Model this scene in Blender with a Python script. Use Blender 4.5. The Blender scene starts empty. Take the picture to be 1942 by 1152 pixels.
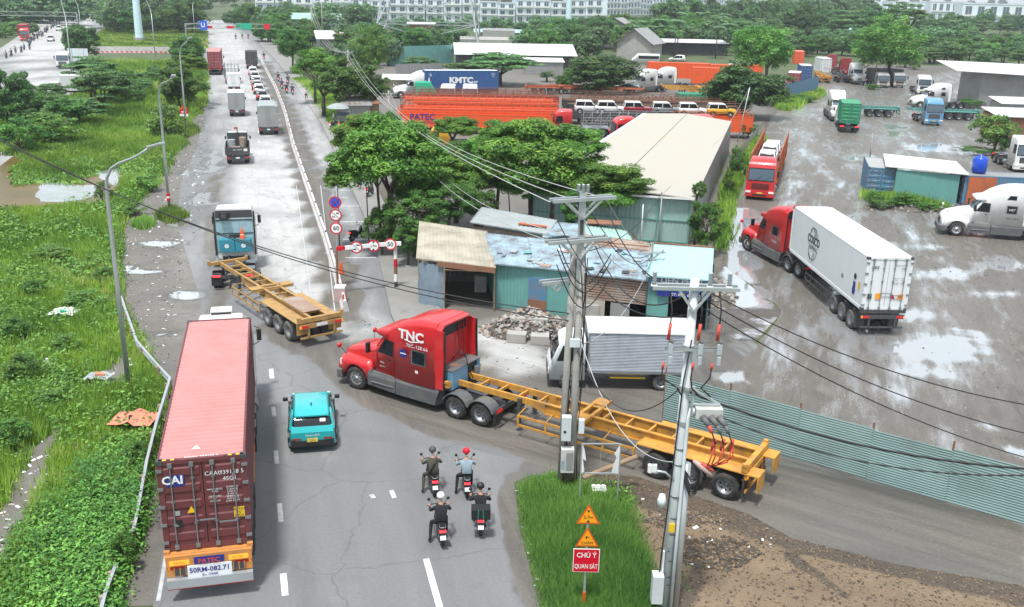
import bpy, bmesh, math, random
import numpy as np
from mathutils import Vector, Matrix
R=math.radians; PI=math.pi
S=bpy.context.scene
# ------------------------------------------------------------ camera
FL,PT,RL,CH=1817.,0.318,0.022,17.23          # focal (px of a 1942 px wide frame), pitch, roll, height
cd=bpy.data.cameras.new('camera'); cam=bpy.data.objects.new('camera',cd); S.collection.objects.link(cam)
cd.sensor_width=36; cd.lens=FL/1942*36; cd.clip_end=6000; cd.clip_start=.5
_r=Vector((1,0,0)); _u=Vector((0,math.sin(PT),math.cos(PT))); _f=Vector((0,math.cos(PT),-math.sin(PT)))
_c,_s=math.cos(RL),math.sin(RL)
_X=_r*_c+_u*_s; _Y=-_s*_r+_c*_u
cam.matrix_world=Matrix(((_X.x,_Y.x,-_f.x,0),(_X.y,_Y.y,-_f.y,0),(_X.z,_Y.z,-_f.z,CH),(0,0,0,1)))
S.camera=cam
# ------------------------------------------------------------ light
SUN_EL,SUN_AZ=R(70),R(200)                   # high veiled sun from behind the camera, slightly left
w=bpy.data.worlds.new('World'); S.world=w; w.use_nodes=True
nt=w.node_tree; nt.nodes.clear()
out=nt.nodes.new('ShaderNodeOutputWorld'); bg=nt.nodes.new('ShaderNodeBackground')
sky=nt.nodes.new('ShaderNodeTexSky'); sky.sky_type='NISHITA'; sky.sun_disc=False
sky.sun_elevation=SUN_EL; sky.sun_rotation=SUN_AZ; sky.dust_density=4; sky.air_density=1.0; sky.ozone_density=1
# thin bright cloud cover over the sky
tc=nt.nodes.new('ShaderNodeTexCoord'); nz=nt.nodes.new('ShaderNodeTexNoise'); nz.inputs['Scale'].default_value=2.2; nz.inputs['Detail'].default_value=5
rp=nt.nodes.new('ShaderNodeValToRGB'); rp.color_ramp.elements[0].position=.36; rp.color_ramp.elements[1].position=.62
rp.color_ramp.elements[0].color=(.45,.45,.45,1); rp.color_ramp.elements[1].color=(.92,.92,.92,1)
mx=nt.nodes.new('ShaderNodeMix'); mx.data_type='RGBA'
nt.links.new(tc.outputs['Generated'],nz.inputs['Vector']); nt.links.new(nz.outputs['Fac'],rp.inputs['Fac'])
nt.links.new(rp.outputs['Color'],mx.inputs['Factor']); nt.links.new(sky.outputs['Color'],mx.inputs['A'])
mx.inputs['B'].default_value=(11.0,12.0,12.9,1)
nt.links.new(mx.outputs['Result'],bg.inputs['Color']); nt.links.new(bg.outputs['Background'],out.inputs['Surface'])
bg.inputs['Strength'].default_value=.078
sd=bpy.data.lights.new('sun','SUN'); sd.energy=3.3; sd.angle=R(7); sd.color=(1,.98,.94)
sun=bpy.data.objects.new('sun',sd); S.collection.objects.link(sun)
_d=Vector((math.sin(SUN_AZ)*math.cos(SUN_EL),math.cos(SUN_AZ)*math.cos(SUN_EL),math.sin(SUN_EL)))
sun.rotation_euler=_d.to_track_quat('Z','Y').to_euler()
S.view_settings.view_transform='Standard'; S.view_settings.look='None'; S.view_settings.gamma=1; S.view_settings.exposure=0.45
S.cycles.max_bounces=6; S.cycles.diffuse_bounces=2; S.cycles.glossy_bounces=2; S.cycles.transparent_max_bounces=12; S.cycles.transmission_bounces=3; S.cycles.volume_bounces=0; S.cycles.caustics_reflective=False; S.cycles.caustics_refractive=False; S.cycles.use_denoising=True
# ------------------------------------------------------------ pixel -> ground helpers (used only to read real positions off the survey photo)
def ray(px,py):
    a=px-971;b=py-576;u=_c*a+_s*b;v=-_s*a+_c*b
    return (u,FL*math.cos(PT)-v*math.sin(PT),-FL*math.sin(PT)-v*math.cos(PT))
def G(px,py,z=0.):
    d=ray(px,py);t=(z-CH)/d[2]; return Vector((d[0]*t,d[1]*t,z))
def AT(px,py,Y):                              # point on the ray at depth Y
    d=ray(px,py);t=Y/d[1]; return Vector((d[0]*t,Y,CH+d[2]*t))
def ZAT(x,y,py):                              # height above (x,y) that lands on pixel row py
    lo,hi=-5.,80.
    for _ in range(40):
        m=(lo+hi)/2; z=m-CH; cy=y*math.cos(PT)-z*math.sin(PT); up=y*math.sin(PT)+z*math.cos(PT)
        v=-FL*up/cy; u=FL*x/cy; yy=576+_s*u+_c*v
        if yy>py: lo=m
        else: hi=m
    return (lo+hi)/2
random.seed(7); rng=np.random.default_rng(11)
U=random.uniform
# ------------------------------------------------------------ materials
MATS={}
def node(nt,t,**k):
    n=nt.nodes.new(t)
    for a,b in k.items():
        if a.startswith('i_'): n.inputs[a[2:].replace('_',' ')].default_value=b
        else: setattr(n,a,b)
    return n
def P(name,col,rough=.6,metal=0.,dirt=.25,dcol=(.16,.14,.12),sc=1.5,bump=0.,bsc=30,coat=0.,emit=0,alpha=1,trans=0,rand=0):
    m=bpy.data.materials.new(name); m.use_nodes=True; nt=m.node_tree; b=nt.nodes['Principled BSDF']; L=nt.links.new
    b.inputs['Roughness'].default_value=rough; b.inputs['Metallic'].default_value=metal
    if coat: b.inputs['Coat Weight'].default_value=coat; b.inputs['Coat Roughness'].default_value=.08
    c=(*col,1)
    t=node(nt,'ShaderNodeTexCoord'); n1=node(nt,'ShaderNodeTexNoise',i_Scale=sc,i_Detail=6.,i_Roughness=.62)
    oi=node(nt,'ShaderNodeObjectInfo'); ad=node(nt,'ShaderNodeVectorMath',operation='ADD'); L(t.outputs['Object'],ad.inputs[0]); L(oi.outputs['Random'],ad.inputs[1])
    L(ad.outputs[0],n1.inputs['Vector'])
    rp=node(nt,'ShaderNodeMapRange',i_From_Min=.42,i_From_Max=.72,i_To_Min=0.,i_To_Max=dirt); L(n1.outputs['Fac'],rp.inputs['Value'])
    mx=node(nt,'ShaderNodeMix',data_type='RGBA'); mx.inputs['A'].default_value=c; mx.inputs['B'].default_value=(*dcol,1)
    L(rp.outputs[0],mx.inputs['Factor'])
    outc=mx.outputs['Result']
    if rand:
        hs=node(nt,'ShaderNodeHueSaturation'); mr=node(nt,'ShaderNodeMapRange',i_To_Min=1-rand,i_To_Max=1+rand); L(oi.outputs['Random'],mr.inputs['Value']); L(mr.outputs[0],hs.inputs['Value']); L(outc,hs.inputs['Color']); outc=hs.outputs[0]
    L(outc,b.inputs['Base Color'])
    if bump:
        n2=node(nt,'ShaderNodeTexNoise',i_Scale=bsc,i_Detail=4.); L(t.outputs['Object'],n2.inputs['Vector'])
        bp=node(nt,'ShaderNodeBump',i_Strength=bump,i_Distance=.05); L(n2.outputs['Fac'],bp.inputs['Height']); L(bp.outputs[0],b.inputs['Normal'])
    if emit: b.inputs['Emission Color'].default_value=c; b.inputs['Emission Strength'].default_value=emit
    if alpha<1: b.inputs['Alpha'].default_value=alpha
    MATS[name]=m; return m
D=dict
for n,c,k in [
 ('red',(.6,.02,.024),D(rough=.34,coat=.5,dirt=.2,dcol=(.3,.06,.05))),('dark_red',(.28,.02,.02),D(rough=.4,dirt=.35)),('white',(.8,.81,.8),D(rough=.32,coat=.3,dirt=.14)),
 ('cold_white',(.68,.75,.78),D(rough=.4,dirt=.15)),('dirty_white',(.55,.56,.54),D(rough=.55,dirt=.5)),('teal_paint',(.0,.42,.44),D(rough=.22,coat=.9,dirt=.03)),
 ('blue_paint',(.13,.32,.5),D(rough=.3,coat=.5,dirt=.15)),('orange',(.78,.105,.02),D(rough=.5,dirt=.22,dcol=(.3,.08,.04))),('orange_rust',(.5,.13,.05),D(rough=.7,dirt=.6,dcol=(.2,.08,.05))),
 ('yellow',(.6,.29,.045),D(rough=.6,dirt=.75,dcol=(.2,.12,.06),sc=2.2)),('frame_orange',(.6,.25,.06),D(rough=.6,dirt=.6,dcol=(.25,.15,.09),sc=2)),('yellow_worn',(.43,.255,.085),D(rough=.7,dirt=.65,dcol=(.2,.14,.09),sc=2.5)),
 ('maroon',(.14,.034,.038),D(rough=.55,dirt=.3,dcol=(.16,.07,.07))),('maroon_top',(.50,.215,.205),D(rough=.5,dirt=.55,dcol=(.33,.15,.13),sc=.8)),
 ('cont_red',(.30,.04,.045),D(rough=.5,dirt=.35)),('cont_blue',(.02,.09,.27),D(rough=.45,dirt=.2)),('cont_green',(.0,.25,.11),D(rough=.5,dirt=.2)),('sea_blue',(.07,.22,.36),D(rough=.6,dirt=.5,dcol=(.3,.13,.07))),
 ('reefer_white',(.76,.79,.8),D(rough=.4,dirt=.12,dcol=(.45,.45,.43))),('grey_metal',(.3,.32,.34),D(rough=.4,metal=.6,dirt=.3)),('galv',(.5,.54,.56),D(rough=.42,metal=.55,dirt=.25,dcol=(.3,.3,.29))),
 ('dark_grey',(.05,.055,.06),D(rough=.5,dirt=.4,dcol=(.13,.12,.11))),('fairing',(.10,.108,.115),D(rough=.55,dirt=.8,dcol=(.18,.17,.15))),('black',(.012,.012,.014),D(rough=.45,dirt=.15)),
 ('rubber',(.022,.022,.023),D(rough=.85,dirt=.6,dcol=(.12,.11,.1),sc=4,bump=.3,bsc=60)),('rubber_dusty',(.09,.088,.085),D(rough=.9,dirt=.6,dcol=(.2,.19,.17),sc=4)),
 ('glass',(.012,.016,.02),D(rough=.06,dirt=.03)),('glass_sky',(.09,.13,.17),D(rough=.08,dirt=.1)),('chrome',(.55,.56,.57),D(rough=.25,metal=.9,dirt=.3)),
 ('tail_red',(.5,.01,.02),D(rough=.3,dirt=0,emit=.25)),('tail_lit',(1,.03,.04),D(rough=.3,dirt=0,emit=2.5)),('amber',(.9,.35,.03),D(rough=.3,dirt=0,emit=.6)),('lamp_white',(.85,.87,.85),D(rough=.15,dirt=0)),
 ('plate_white',(.78,.8,.82),D(rough=.5,dirt=.1)),('plate_yellow',(.75,.58,.12),D(rough=.5,dirt=.1)),('text_white',(.82,.83,.84),D(rough=.5,dirt=.1)),('text_black',(.015,.017,.03),D(rough=.6,dirt=0)),('text_blue',(.02,.03,.22),D(rough=.6,dirt=0)),
 ('sign_red',(.62,.0,.02),D(rough=.45,dirt=.05)),('sign_white',(.85,.85,.84),D(rough=.45,dirt=.05)),('sign_blue',(.02,.11,.6),D(rough=.45,dirt=.05)),('sign_orange',(.93,.36,.01),D(rough=.45,dirt=.05)),('sign_rim',(.65,.09,.01),D(rough=.45,dirt=.05)),('sign_yellow',(.8,.5,.02),D(rough=.45,dirt=.1)),
 ('concrete',(.4,.39,.365),D(rough=.85,dirt=.5,dcol=(.2,.19,.17),bump=.3)),('concrete_pole',(.34,.335,.31),D(rough=.85,dirt=.5,dcol=(.2,.19,.17),sc=2)),('painted_concrete',(.56,.6,.62),D(rough=.6,dirt=.35,dcol=(.35,.36,.35))),('barrier',(.6,.58,.57),D(rough=.85,dirt=.6,dcol=(.3,.27,.25),sc=2)),
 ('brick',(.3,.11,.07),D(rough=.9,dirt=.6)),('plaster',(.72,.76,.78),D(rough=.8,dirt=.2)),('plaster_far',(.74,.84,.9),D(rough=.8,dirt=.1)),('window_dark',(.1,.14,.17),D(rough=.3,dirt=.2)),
 ('roof_beige',(.40,.38,.335),D(rough=.65,dirt=.8,dcol=(.42,.38,.31),sc=.35)),('roof_white',(.6,.61,.6),D(rough=.6,dirt=.3,dcol=(.5,.47,.44),sc=.6)),('roof_tan',(.43,.40,.32),D(rough=.8,dirt=1.,dcol=(.25,.22,.17),sc=.8)),('roof_blue',(.30,.41,.48),D(rough=.8,dirt=1.,dcol=(.13,.115,.11),sc=1.3)),
 ('roof_pale',(.36,.57,.57),D(rough=.6,dirt=.2)),('tin_teal',(.14,.36,.33),D(rough=.6,dirt=.45,dcol=(.12,.2,.18),sc=.8)),('tin_pale',(.31,.47,.43),D(rough=.6,dirt=.5,dcol=(.19,.29,.26),sc=.5)),('fence_teal',(.215,.325,.315),D(rough=.55,dirt=.75,dcol=(.15,.20,.185),sc=.45,rand=.08)),
 ('rust',(.26,.12,.07),D(rough=.85,dirt=.7,dcol=(.12,.08,.06))),('tin_rusty',(.3,.2,.15),D(rough=.8,dirt=.8,dcol=(.4,.37,.34),sc=.9)),('tin_grey',(.33,.34,.34),D(rough=.55,metal=.3,dirt=.6,dcol=(.25,.21,.17),sc=.5)),('aluminium',(.4,.43,.47),D(rough=.4,metal=.7,dirt=.3)),
 ('wood',(.3,.2,.12),D(rough=.8,dirt=.5)),('bark',(.13,.1,.075),D(rough=.95,dirt=.6,dcol=(.06,.05,.04),bump=.6,bsc=15)),('tarp_blue',(.2,.27,.32),D(rough=.8,dirt=.5,dcol=(.12,.14,.18))),('tarp_dark',(.045,.05,.055),D(rough=.8,dirt=.3)),('tarp_grey',(.33,.37,.38),D(rough=.8,dirt=.3,sc=.8)),('tarp_orange',(.75,.25,.16),D(rough=.7,dirt=.4)),
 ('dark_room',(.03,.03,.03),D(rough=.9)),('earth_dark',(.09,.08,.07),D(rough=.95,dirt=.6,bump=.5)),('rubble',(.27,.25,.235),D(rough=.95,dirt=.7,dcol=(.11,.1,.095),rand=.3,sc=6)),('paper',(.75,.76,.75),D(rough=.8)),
 ('tank_blue',(.01,.07,.55),D(rough=.3,dirt=.05)),('green_net',(.0,.38,.22),D(rough=.8)),('skin',(.4,.2,.13),D(rough=.6,dirt=0)),('cloth_black',(.014,.014,.017),D(rough=.9,dirt=0)),('cloth_olive',(.065,.06,.045),D(rough=.9,dirt=.2)),('cloth_blue',(.25,.33,.38),D(rough=.9,dirt=.2)),('cloth_navy',(.03,.04,.075),D(rough=.9)),('cloth_pink',(.5,.35,.33),D(rough=.9)),
 ('wire',(.02,.02,.022),D(rough=.6,dirt=0)),('wire_light',(.45,.46,.45),D(rough=.6,dirt=0)),('porcelain',(.42,.47,.5),D(rough=.25,dirt=.1)),('cable_red',(.6,.07,.05),D(rough=.6,dirt=.1)),('car_red',(.3,.01,.03),D(rough=.25,coat=.8,dirt=.05)),('car_grey',(.22,.23,.24),D(rough=.3,coat=.6,dirt=.05)),('car_yellow',(.85,.45,.02),D(rough=.3,coat=.6,dirt=.05)),('car_silver',(.5,.52,.54),D(rough=.3,metal=.5,coat=.6,dirt=.05)),('tower_white',(.62,.82,.88),D(rough=.6,dirt=.1)),
]: P(n,c,**k)
M=MATS
# ------------------------------------------------------------ mesh builder
class MB:
    def __init__(s): s.v=[];s.f=[];s.mi=[];s.sm=[];s.slots=[];s.cur=0
    def m(s,name):
        if name not in s.slots: s.slots.append(name)
        s.cur=s.slots.index(name); return s
    def add(s,vs,fs,smooth=False):
        o=len(s.v); s.v+=[tuple(q) for q in vs]
        for f in fs: s.f.append([i+o for i in f]); s.mi.append(s.cur); s.sm.append(smooth)
        return s
    def face(s,pts): return s.add(pts,[list(range(len(pts)))])
    def box(s,c,d,rz=0,ry=0,rx=0):
        x,y,z=d[0]/2,d[1]/2,d[2]/2
        vs=[Vector((a*x,b*y,e*z)) for a,b,e in ((-1,-1,-1),(1,-1,-1),(1,1,-1),(-1,1,-1),(-1,-1,1),(1,-1,1),(1,1,1),(-1,1,1))]
        if rz or ry or rx:
            mt=Matrix.Rotation(rz,3,'Z')@Matrix.Rotation(ry,3,'Y')@Matrix.Rotation(rx,3,'X'); vs=[mt@q for q in vs]
        c=Vector(c); return s.add([q+c for q in vs],[(0,3,2,1),(4,5,6,7),(0,1,5,4),(1,2,6,5),(2,3,7,6),(3,0,4,7)])
    def b2(s,x0,x1,y0,y1,z0,z1): return s.box(((x0+x1)/2,(y0+y1)/2,(z0+z1)/2),(x1-x0,y1-y0,z1-z0))
    def bar(s,p,q,w,h=None):
        p=Vector(p);q=Vector(q);d=q-p;L=d.length
        if L<1e-6: return s
        h=h or w; d/=L; up=Vector((0,0,1)) if abs(d.z)<.95 else Vector((1,0,0)); sx=d.cross(up).normalized()*w/2; sy=sx.cross(d).normalized()*h/2
        vs=[p-sx-sy,p+sx-sy,p+sx+sy,p-sx+sy,q-sx-sy,q+sx-sy,q+sx+sy,q-sx+sy]
        return s.add(vs,[(0,1,2,3),(7,6,5,4),(0,4,5,1),(1,5,6,2),(2,6,7,3),(3,7,4,0)])
    def cyl(s,p,q,r,r2=None,n=12,cap=True):
        p=Vector(p);q=Vector(q);r2=r if r2 is None else r2;d=(q-p).normalized();up=Vector((0,0,1)) if abs(d.z)<.95 else Vector((1,0,0))
        a=d.cross(up).normalized();b=a.cross(d)
        R1=[p+(a*math.cos(2*PI*i/n)+b*math.sin(2*PI*i/n))*r for i in range(n)];R2=[q+(a*math.cos(2*PI*i/n)+b*math.sin(2*PI*i/n))*r2 for i in range(n)]
        s.add(R1+R2,[(i,i+n,(i+1)%n+n,(i+1)%n) for i in range(n)],True)
        if cap: s.face(R1); s.face(R2[::-1])
        return s
    def tube(s,pts,r,n=6):
        pts=[Vector(p) for p in pts];rs=r if isinstance(r,(list,tuple)) else [r]*len(pts);vs=[];a=None
        for i,p in enumerate(pts):
            d=(pts[min(i+1,len(pts)-1)]-pts[max(i-1,0)]).normalized()
            if a is None: up=Vector((0,0,1)) if abs(d.z)<.9 else Vector((1,0,0)); a=d.cross(up).normalized()
            else: a=(a-d*a.dot(d)).normalized()
            b=a.cross(d); vs+=[p+(a*math.cos(2*PI*k/n)+b*math.sin(2*PI*k/n))*rs[i] for k in range(n)]
        return s.add(vs,[(i*n+k,(i+1)*n+k,(i+1)*n+(k+1)%n,i*n+(k+1)%n) for i in range(len(pts)-1) for k in range(n)]+[tuple(range(n)),tuple(range(len(vs)-1,len(vs)-n-1,-1))],True)
    def lathe(s,prof,c,axis='y',n=20,smooth=True):
        c=Vector(c);vs=[]
        for r,h in prof:
            for k in range(n):
                a=2*PI*k/n; x,y=r*math.cos(a),r*math.sin(a)
                vs.append(c+Vector({'y':(x,h,y),'z':(x,y,h),'x':(h,x,y)}[axis]))
        return s.add(vs,[(i*n+k,i*n+(k+1)%n,(i+1)*n+(k+1)%n,(i+1)*n+k) for i in range(len(prof)-1) for k in range(n)],smooth)
    def loft(s,rings,smooth=False,cap=True):
        n=len(rings[0]);vs=[p for r in rings for p in r]
        s.add(vs,[(i*n+k,i*n+(k+1)%n,(i+1)*n+(k+1)%n,(i+1)*n+k) for i in range(len(rings)-1) for k in range(n)],smooth)
        if cap: s.face(rings[0][::-1]); s.face(rings[-1])
        return s
    def prism(s,prof,a0,a1,axis='y'):
        f={'y':lambda p,a:(p[0],a,p[1]),'x':lambda p,a:(a,p[0],p[1]),'z':lambda p,a:(p[0],p[1],a)}[axis]
        A=[f(p,a0) for p in prof];B=[f(p,a1) for p in prof]
        return s.loft([A,B])
    def build(s,name,parent=None,loc=None,rz=0,bevel=0,auto=False):
        me=mesh(name,s.v,s.f,[M[k] for k in s.slots],s.mi,s.sm)
        if auto or bevel:
            bm=bmesh.new(); bm.from_mesh(me); bmesh.ops.recalc_face_normals(bm,faces=bm.faces); bm.to_mesh(me); bm.free()
        o=bpy.data.objects.new(name,me); S.collection.objects.link(o)
        if parent is not None: o.parent=parent
        if loc is not None: o.location=loc
        o.rotation_euler.z=rz
        if bevel:
            b=o.modifiers.new('bevel','BEVEL'); b.width=bevel; b.segments=2; b.limit_method='ANGLE'; b.angle_limit=R(40)
        return o
def mesh(name,v,f,mats,mi=None,sm=None):
    me=bpy.data.meshes.new(name); me.from_pydata(v,[],f)
    for k in mats: me.materials.append(k)
    if mi is not None and len(mi): me.polygons.foreach_set('material_index',mi)
    if sm is not None and len(sm): me.polygons.foreach_set('use_smooth',sm)
    me.update(); return me
def tag(o,label=None,cat=None,group=None,kind=None):
    if label: o['label']=label
    if cat: o['category']=cat
    if group: o['group']=group
    if kind: o['kind']=kind
    return o
def thing(name,label,cat,loc=(0,0,0),rz=0,group=None):
    o=bpy.data.objects.new(name,None); S.collection.objects.link(o); o.empty_display_size=.3; o.location=loc; o.rotation_euler.z=rz
    return tag(o,label,cat,group)
KIDS={}
def kids(o):
    return [c for c in S.collection.objects if c.parent is o]
def tree_of(o):
    allk={}
    for c in S.collection.objects:
        if c.parent: allk.setdefault(c.parent.name,[]).append(c)
    return allk
def dup(root,loc,rz,label=None,scale=None):
    ak=tree_of(root)
    def cp(o,par):
        c=o.copy(); S.collection.objects.link(c); c.parent=par
        for k in ak.get(o.name,[]): cp(k,c)
        return c
    r=cp(root,None); r.location=loc; r.rotation_euler=(0,0,rz)
    if label: r['label']=label
    if scale: r.scale=(scale,)*3
    return r
def text(parent,st,o,right,up,h,mat,align='CENTER',bold=.0,name='lettering',sx=1.,depth=.004):
    c=bpy.data.curves.new('t','FONT'); c.body=st; c.align_x=align; c.align_y='CENTER'; c.size=1; c.offset=bold; c.resolution_u=2; c.extrude=0
    t=bpy.data.objects.new('t',c); S.collection.objects.link(t); dg=bpy.context.evaluated_depsgraph_get()
    me=bpy.data.meshes.new_from_object(t.evaluated_get(dg)); bpy.data.objects.remove(t); bpy.data.curves.remove(c)
    rt=Vector(right).normalized();u=Vector(up).normalized();nn=rt.cross(u);o=Vector(o)
    vs=[o+rt*(v.co.x*h*1.38*sx)+u*(v.co.y*h*1.38)+nn*depth for v in me.vertices]
    fs=[list(p.vertices) for p in me.polygons]; bpy.data.meshes.remove(me)
    ob=bpy.data.objects.new(name,mesh(name,vs,fs,[M[mat]])); S.collection.objects.link(ob); ob.parent=parent; return ob

_o='first second third fourth fifth sixth seventh eighth ninth tenth eleventh twelfth thirteenth fourteenth fifteenth sixteenth seventeenth eighteenth nineteenth twentieth'.split()
def ORD(k):
    if k<20: return _o[k]
    t=(k+1)//10;u=(k+1)%10
    return ['','','twentieth','thirtieth','fortieth','fiftieth'][t] if u==0 else ['','','twenty','thirty','forty','fifty'][t]+'-'+_o[u-1]
# ============================================================ GROUND
def gmat(name,base,mud,dust,bumpk=.25,noise_dir=None,rough=.75,puddle=(.30,.29,.27),fine=1.,wetk=.6,crack=0,ruts=0):
    """ground shader driven by three wear maps (R dust film, G mud, B standing water and its painted sheen) stored on the sheet"""
    m=bpy.data.materials.new(name);m.use_nodes=True;nt=m.node_tree;b=nt.nodes['Principled BSDF'];L=nt.links.new
    at=node(nt,'ShaderNodeAttribute',attribute_name='wear');sp=node(nt,'ShaderNodeSeparateColor');L(at.outputs['Color'],sp.inputs[0])
    ge=node(nt,'ShaderNodeNewGeometry');mp=node(nt,'ShaderNodeMapping')
    if noise_dir: mp.vector_type='TEXTURE'; mp.inputs['Rotation'].default_value=(0,0,noise_dir[0]); mp.inputs['Scale'].default_value=(1/noise_dir[1],1,1)
    L(ge.outputs['Position'],mp.inputs['Vector'])
    def nz(sc,det=6,ro=.6,src=mp.outputs[0]):
        n=node(nt,'ShaderNodeTexNoise',i_Scale=sc,i_Detail=float(det),i_Roughness=ro);L(src,n.inputs['Vector']);return n.outputs['Fac']
    A=nz(.35,7,.65);B=nz(1.7,6,.7);Cn=nz(9,4,.7,ge.outputs['Position']);Dn=nz(.12,5,.6,ge.outputs['Position']);St=nz(.5,7,.7);Wn=nz(.55,4,.55);W2=nz(2.6,4,.6)
    def mask(ch,n,lo,hi,gain=1.5):
        a=node(nt,'ShaderNodeMath',operation='MULTIPLY_ADD');L(ch,a.inputs[0]);a.inputs[1].default_value=gain
        L(n,a.inputs[2]);r=node(nt,'ShaderNodeMapRange',interpolation_type='SMOOTHSTEP',i_From_Min=lo,i_From_Max=hi);L(a.outputs[0],r.inputs['Value']);return r.outputs[0]
    def mix(fac,a,c):
        x=node(nt,'ShaderNodeMix',data_type='RGBA');L(fac,x.inputs['Factor'])
        if isinstance(a,tuple): x.inputs['A'].default_value=(*a,1)
        else: L(a,x.inputs['A'])
        if isinstance(c,tuple): x.inputs['B'].default_value=(*c,1)
        else: L(c,x.inputs['B'])
        return x.outputs['Result']
    def rng_(n,a,c,d=0.,e=1.):
        r=node(nt,'ShaderNodeMapRange',i_From_Min=a,i_From_Max=c,i_To_Min=d,i_To_Max=e);L(n,r.inputs['Value']);return r.outputs[0]
    k=lambda c,f:tuple(q*f for q in c)
    b0=mix(rng_(A,.3,.7),k(base,.82),k(base,1.18)); b0=mix(rng_(Cn,.35,.75,0,.5),b0,k(base,.62))
    m0=mix(rng_(B,.32,.68),k(mud,.62),k(mud,1.3)); m0=mix(rng_(Cn,.5,.75,0,.55),m0,k(mud,1.9)); m0=mix(rng_(Dn,.4,.65,0,.6),m0,(mud[0]*.8,mud[1]*.88,mud[2]*.98))
    gm=mask(sp.outputs[1],A,.95,1.12); dm=mask(sp.outputs[0],St,.7,1.6); wav=node(nt,'ShaderNodeMath',operation='MULTIPLY_ADD');L(W2,wav.inputs[0]);wav.inputs[1].default_value=.35;L(Wn,wav.inputs[2]);wm=mask(sp.outputs[2],wav.outputs[0],1.13,1.4,1.); wm2=mask(sp.outputs[2],wav.outputs[0],.72,1.22,1.)
    c=mix(gm,b0,m0); c=mix(dm,c,mix(rng_(B,.3,.7),k(dust,.85),k(dust,1.08))); 
    if ruts:
        wv=node(nt,'ShaderNodeTexNoise',i_Scale=3.2,i_Detail=5.,i_Roughness=.65,i_Distortion=1.2);L(mp.outputs[0],wv.inputs['Vector']);c=mix(rng_(wv.outputs['Fac'],.5,.68,0.,ruts),c,k(mud,.42));c=mix(rng_(wv.outputs['Fac'],.44,.3,0.,ruts*.5),c,k(dust,.85))
    if crack:
        vo=node(nt,'ShaderNodeTexVoronoi',feature='DISTANCE_TO_EDGE',i_Scale=.22);dv=node(nt,'ShaderNodeVectorMath',operation='MULTIPLY_ADD');dv.inputs[1].default_value=(1,1,1);nn_=node(nt,'ShaderNodeTexNoise',i_Scale=.9,i_Detail=5.);L(ge.outputs['Position'],nn_.inputs['Vector']);L(nn_.outputs['Color'],dv.inputs[0]);L(ge.outputs['Position'],dv.inputs[2]);L(dv.outputs[0],vo.inputs['Vector'])
        c=mix(rng_(vo.outputs['Distance'],.001,.009,crack,0.),c,k(base,.45));c=mix(rng_(Dn,.5,.62,0,.35),c,k(base,.72));c=mix(rng_(nz(.9,3,.5,ge.outputs['Position']),.62,.72,0,.22),c,k(base,.5))
    damp_sheen=node(nt,'ShaderNodeMath',operation='MULTIPLY');L(wm2,damp_sheen.inputs[0]);damp_sheen.inputs[1].default_value=.55 if wetk>1 else .35  # in the yard mud this lightens the colour, painting in wet sheen
    c=mix(damp_sheen.outputs[0],c,k(mud,wetk)); c=mix(wm,c,puddle); L(c,b.inputs['Base Color'])  # pale puddle tone paints reflected sky into the base colour
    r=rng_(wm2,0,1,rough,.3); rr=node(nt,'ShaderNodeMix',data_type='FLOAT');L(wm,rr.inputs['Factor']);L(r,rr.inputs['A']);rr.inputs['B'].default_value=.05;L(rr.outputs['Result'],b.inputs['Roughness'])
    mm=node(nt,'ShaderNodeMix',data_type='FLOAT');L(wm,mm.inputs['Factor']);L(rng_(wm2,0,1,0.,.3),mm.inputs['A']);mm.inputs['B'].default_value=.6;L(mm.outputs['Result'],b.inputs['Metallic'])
    h=node(nt,'ShaderNodeMath',operation='ADD');L(B,h.inputs[0]);L(Cn,h.inputs[1])
    inv=rng_(wm,0,1,bumpk,0.); bp=node(nt,'ShaderNodeBump',i_Distance=.12*fine);L(h.outputs[0],bp.inputs['Height']);L(inv,bp.inputs['Strength']);L(bp.outputs[0],b.inputs['Normal'])
    M[name]=m;return m
gmat('g_asphalt',(.185,.19,.195),(.13,.117,.10),(.44,.44,.43),.1,(R(105),.1),crack=.45)
gmat('g_side',(.185,.19,.195),(.13,.117,.10),(.44,.44,.43),.15,(R(148),.1))
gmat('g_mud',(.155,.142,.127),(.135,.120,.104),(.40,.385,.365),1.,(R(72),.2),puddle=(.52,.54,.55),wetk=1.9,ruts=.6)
gmat('g_shoulder',(.165,.152,.136),(.14,.126,.11),(.36,.345,.32),.5,puddle=(.62,.65,.67))
gmat('g_walk',(.24,.235,.22),(.21,.2,.185),(.44,.43,.41),.15)
gmat('g_earth',(.075,.105,.035),(.12,.1,.075),(.3,.28,.25),.6)
gmat('g_clay',(.25,.18,.115),(.11,.082,.058),(.36,.3,.23),.9)
def inside(P2,poly):
    x,y=P2[:,0],P2[:,1];r=np.zeros(len(P2),bool);n=len(poly)
    for i in range(n):
        x1,y1=poly[i][:2];x2,y2=poly[(i+1)%n][:2]
        c=((y1>y)!=(y2>y))&(x<(x2-x1)*(y-y1)/((y2-y1) if y2!=y1 else 1e-9)+x1); r^=c
    return r
def dist(P2,poly,closed=True):
    d=np.full(len(P2),1e9);n=len(poly)
    for i in range(n if closed else n-1):
        a=np.array(poly[i][:2]);e=np.array(poly[(i+1)%n][:2])-a;t=np.clip(((P2-a)@e)/(e@e+1e-9),0,1);q=P2-a-t[:,None]*e
        d=np.minimum(d,np.hypot(q[:,0],q[:,1]))
    return d
def px(l,z=0): return [tuple(G(*q,z)) for q in l]
BR=[];
def brush(ch,val,pts,feather=1.,width=None):
    """wear brush in metres on the ground: polygon (width None) or stroke"""
    BR.append((ch,val,[(p[0],p[1]) for p in pts],feather,width))
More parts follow.
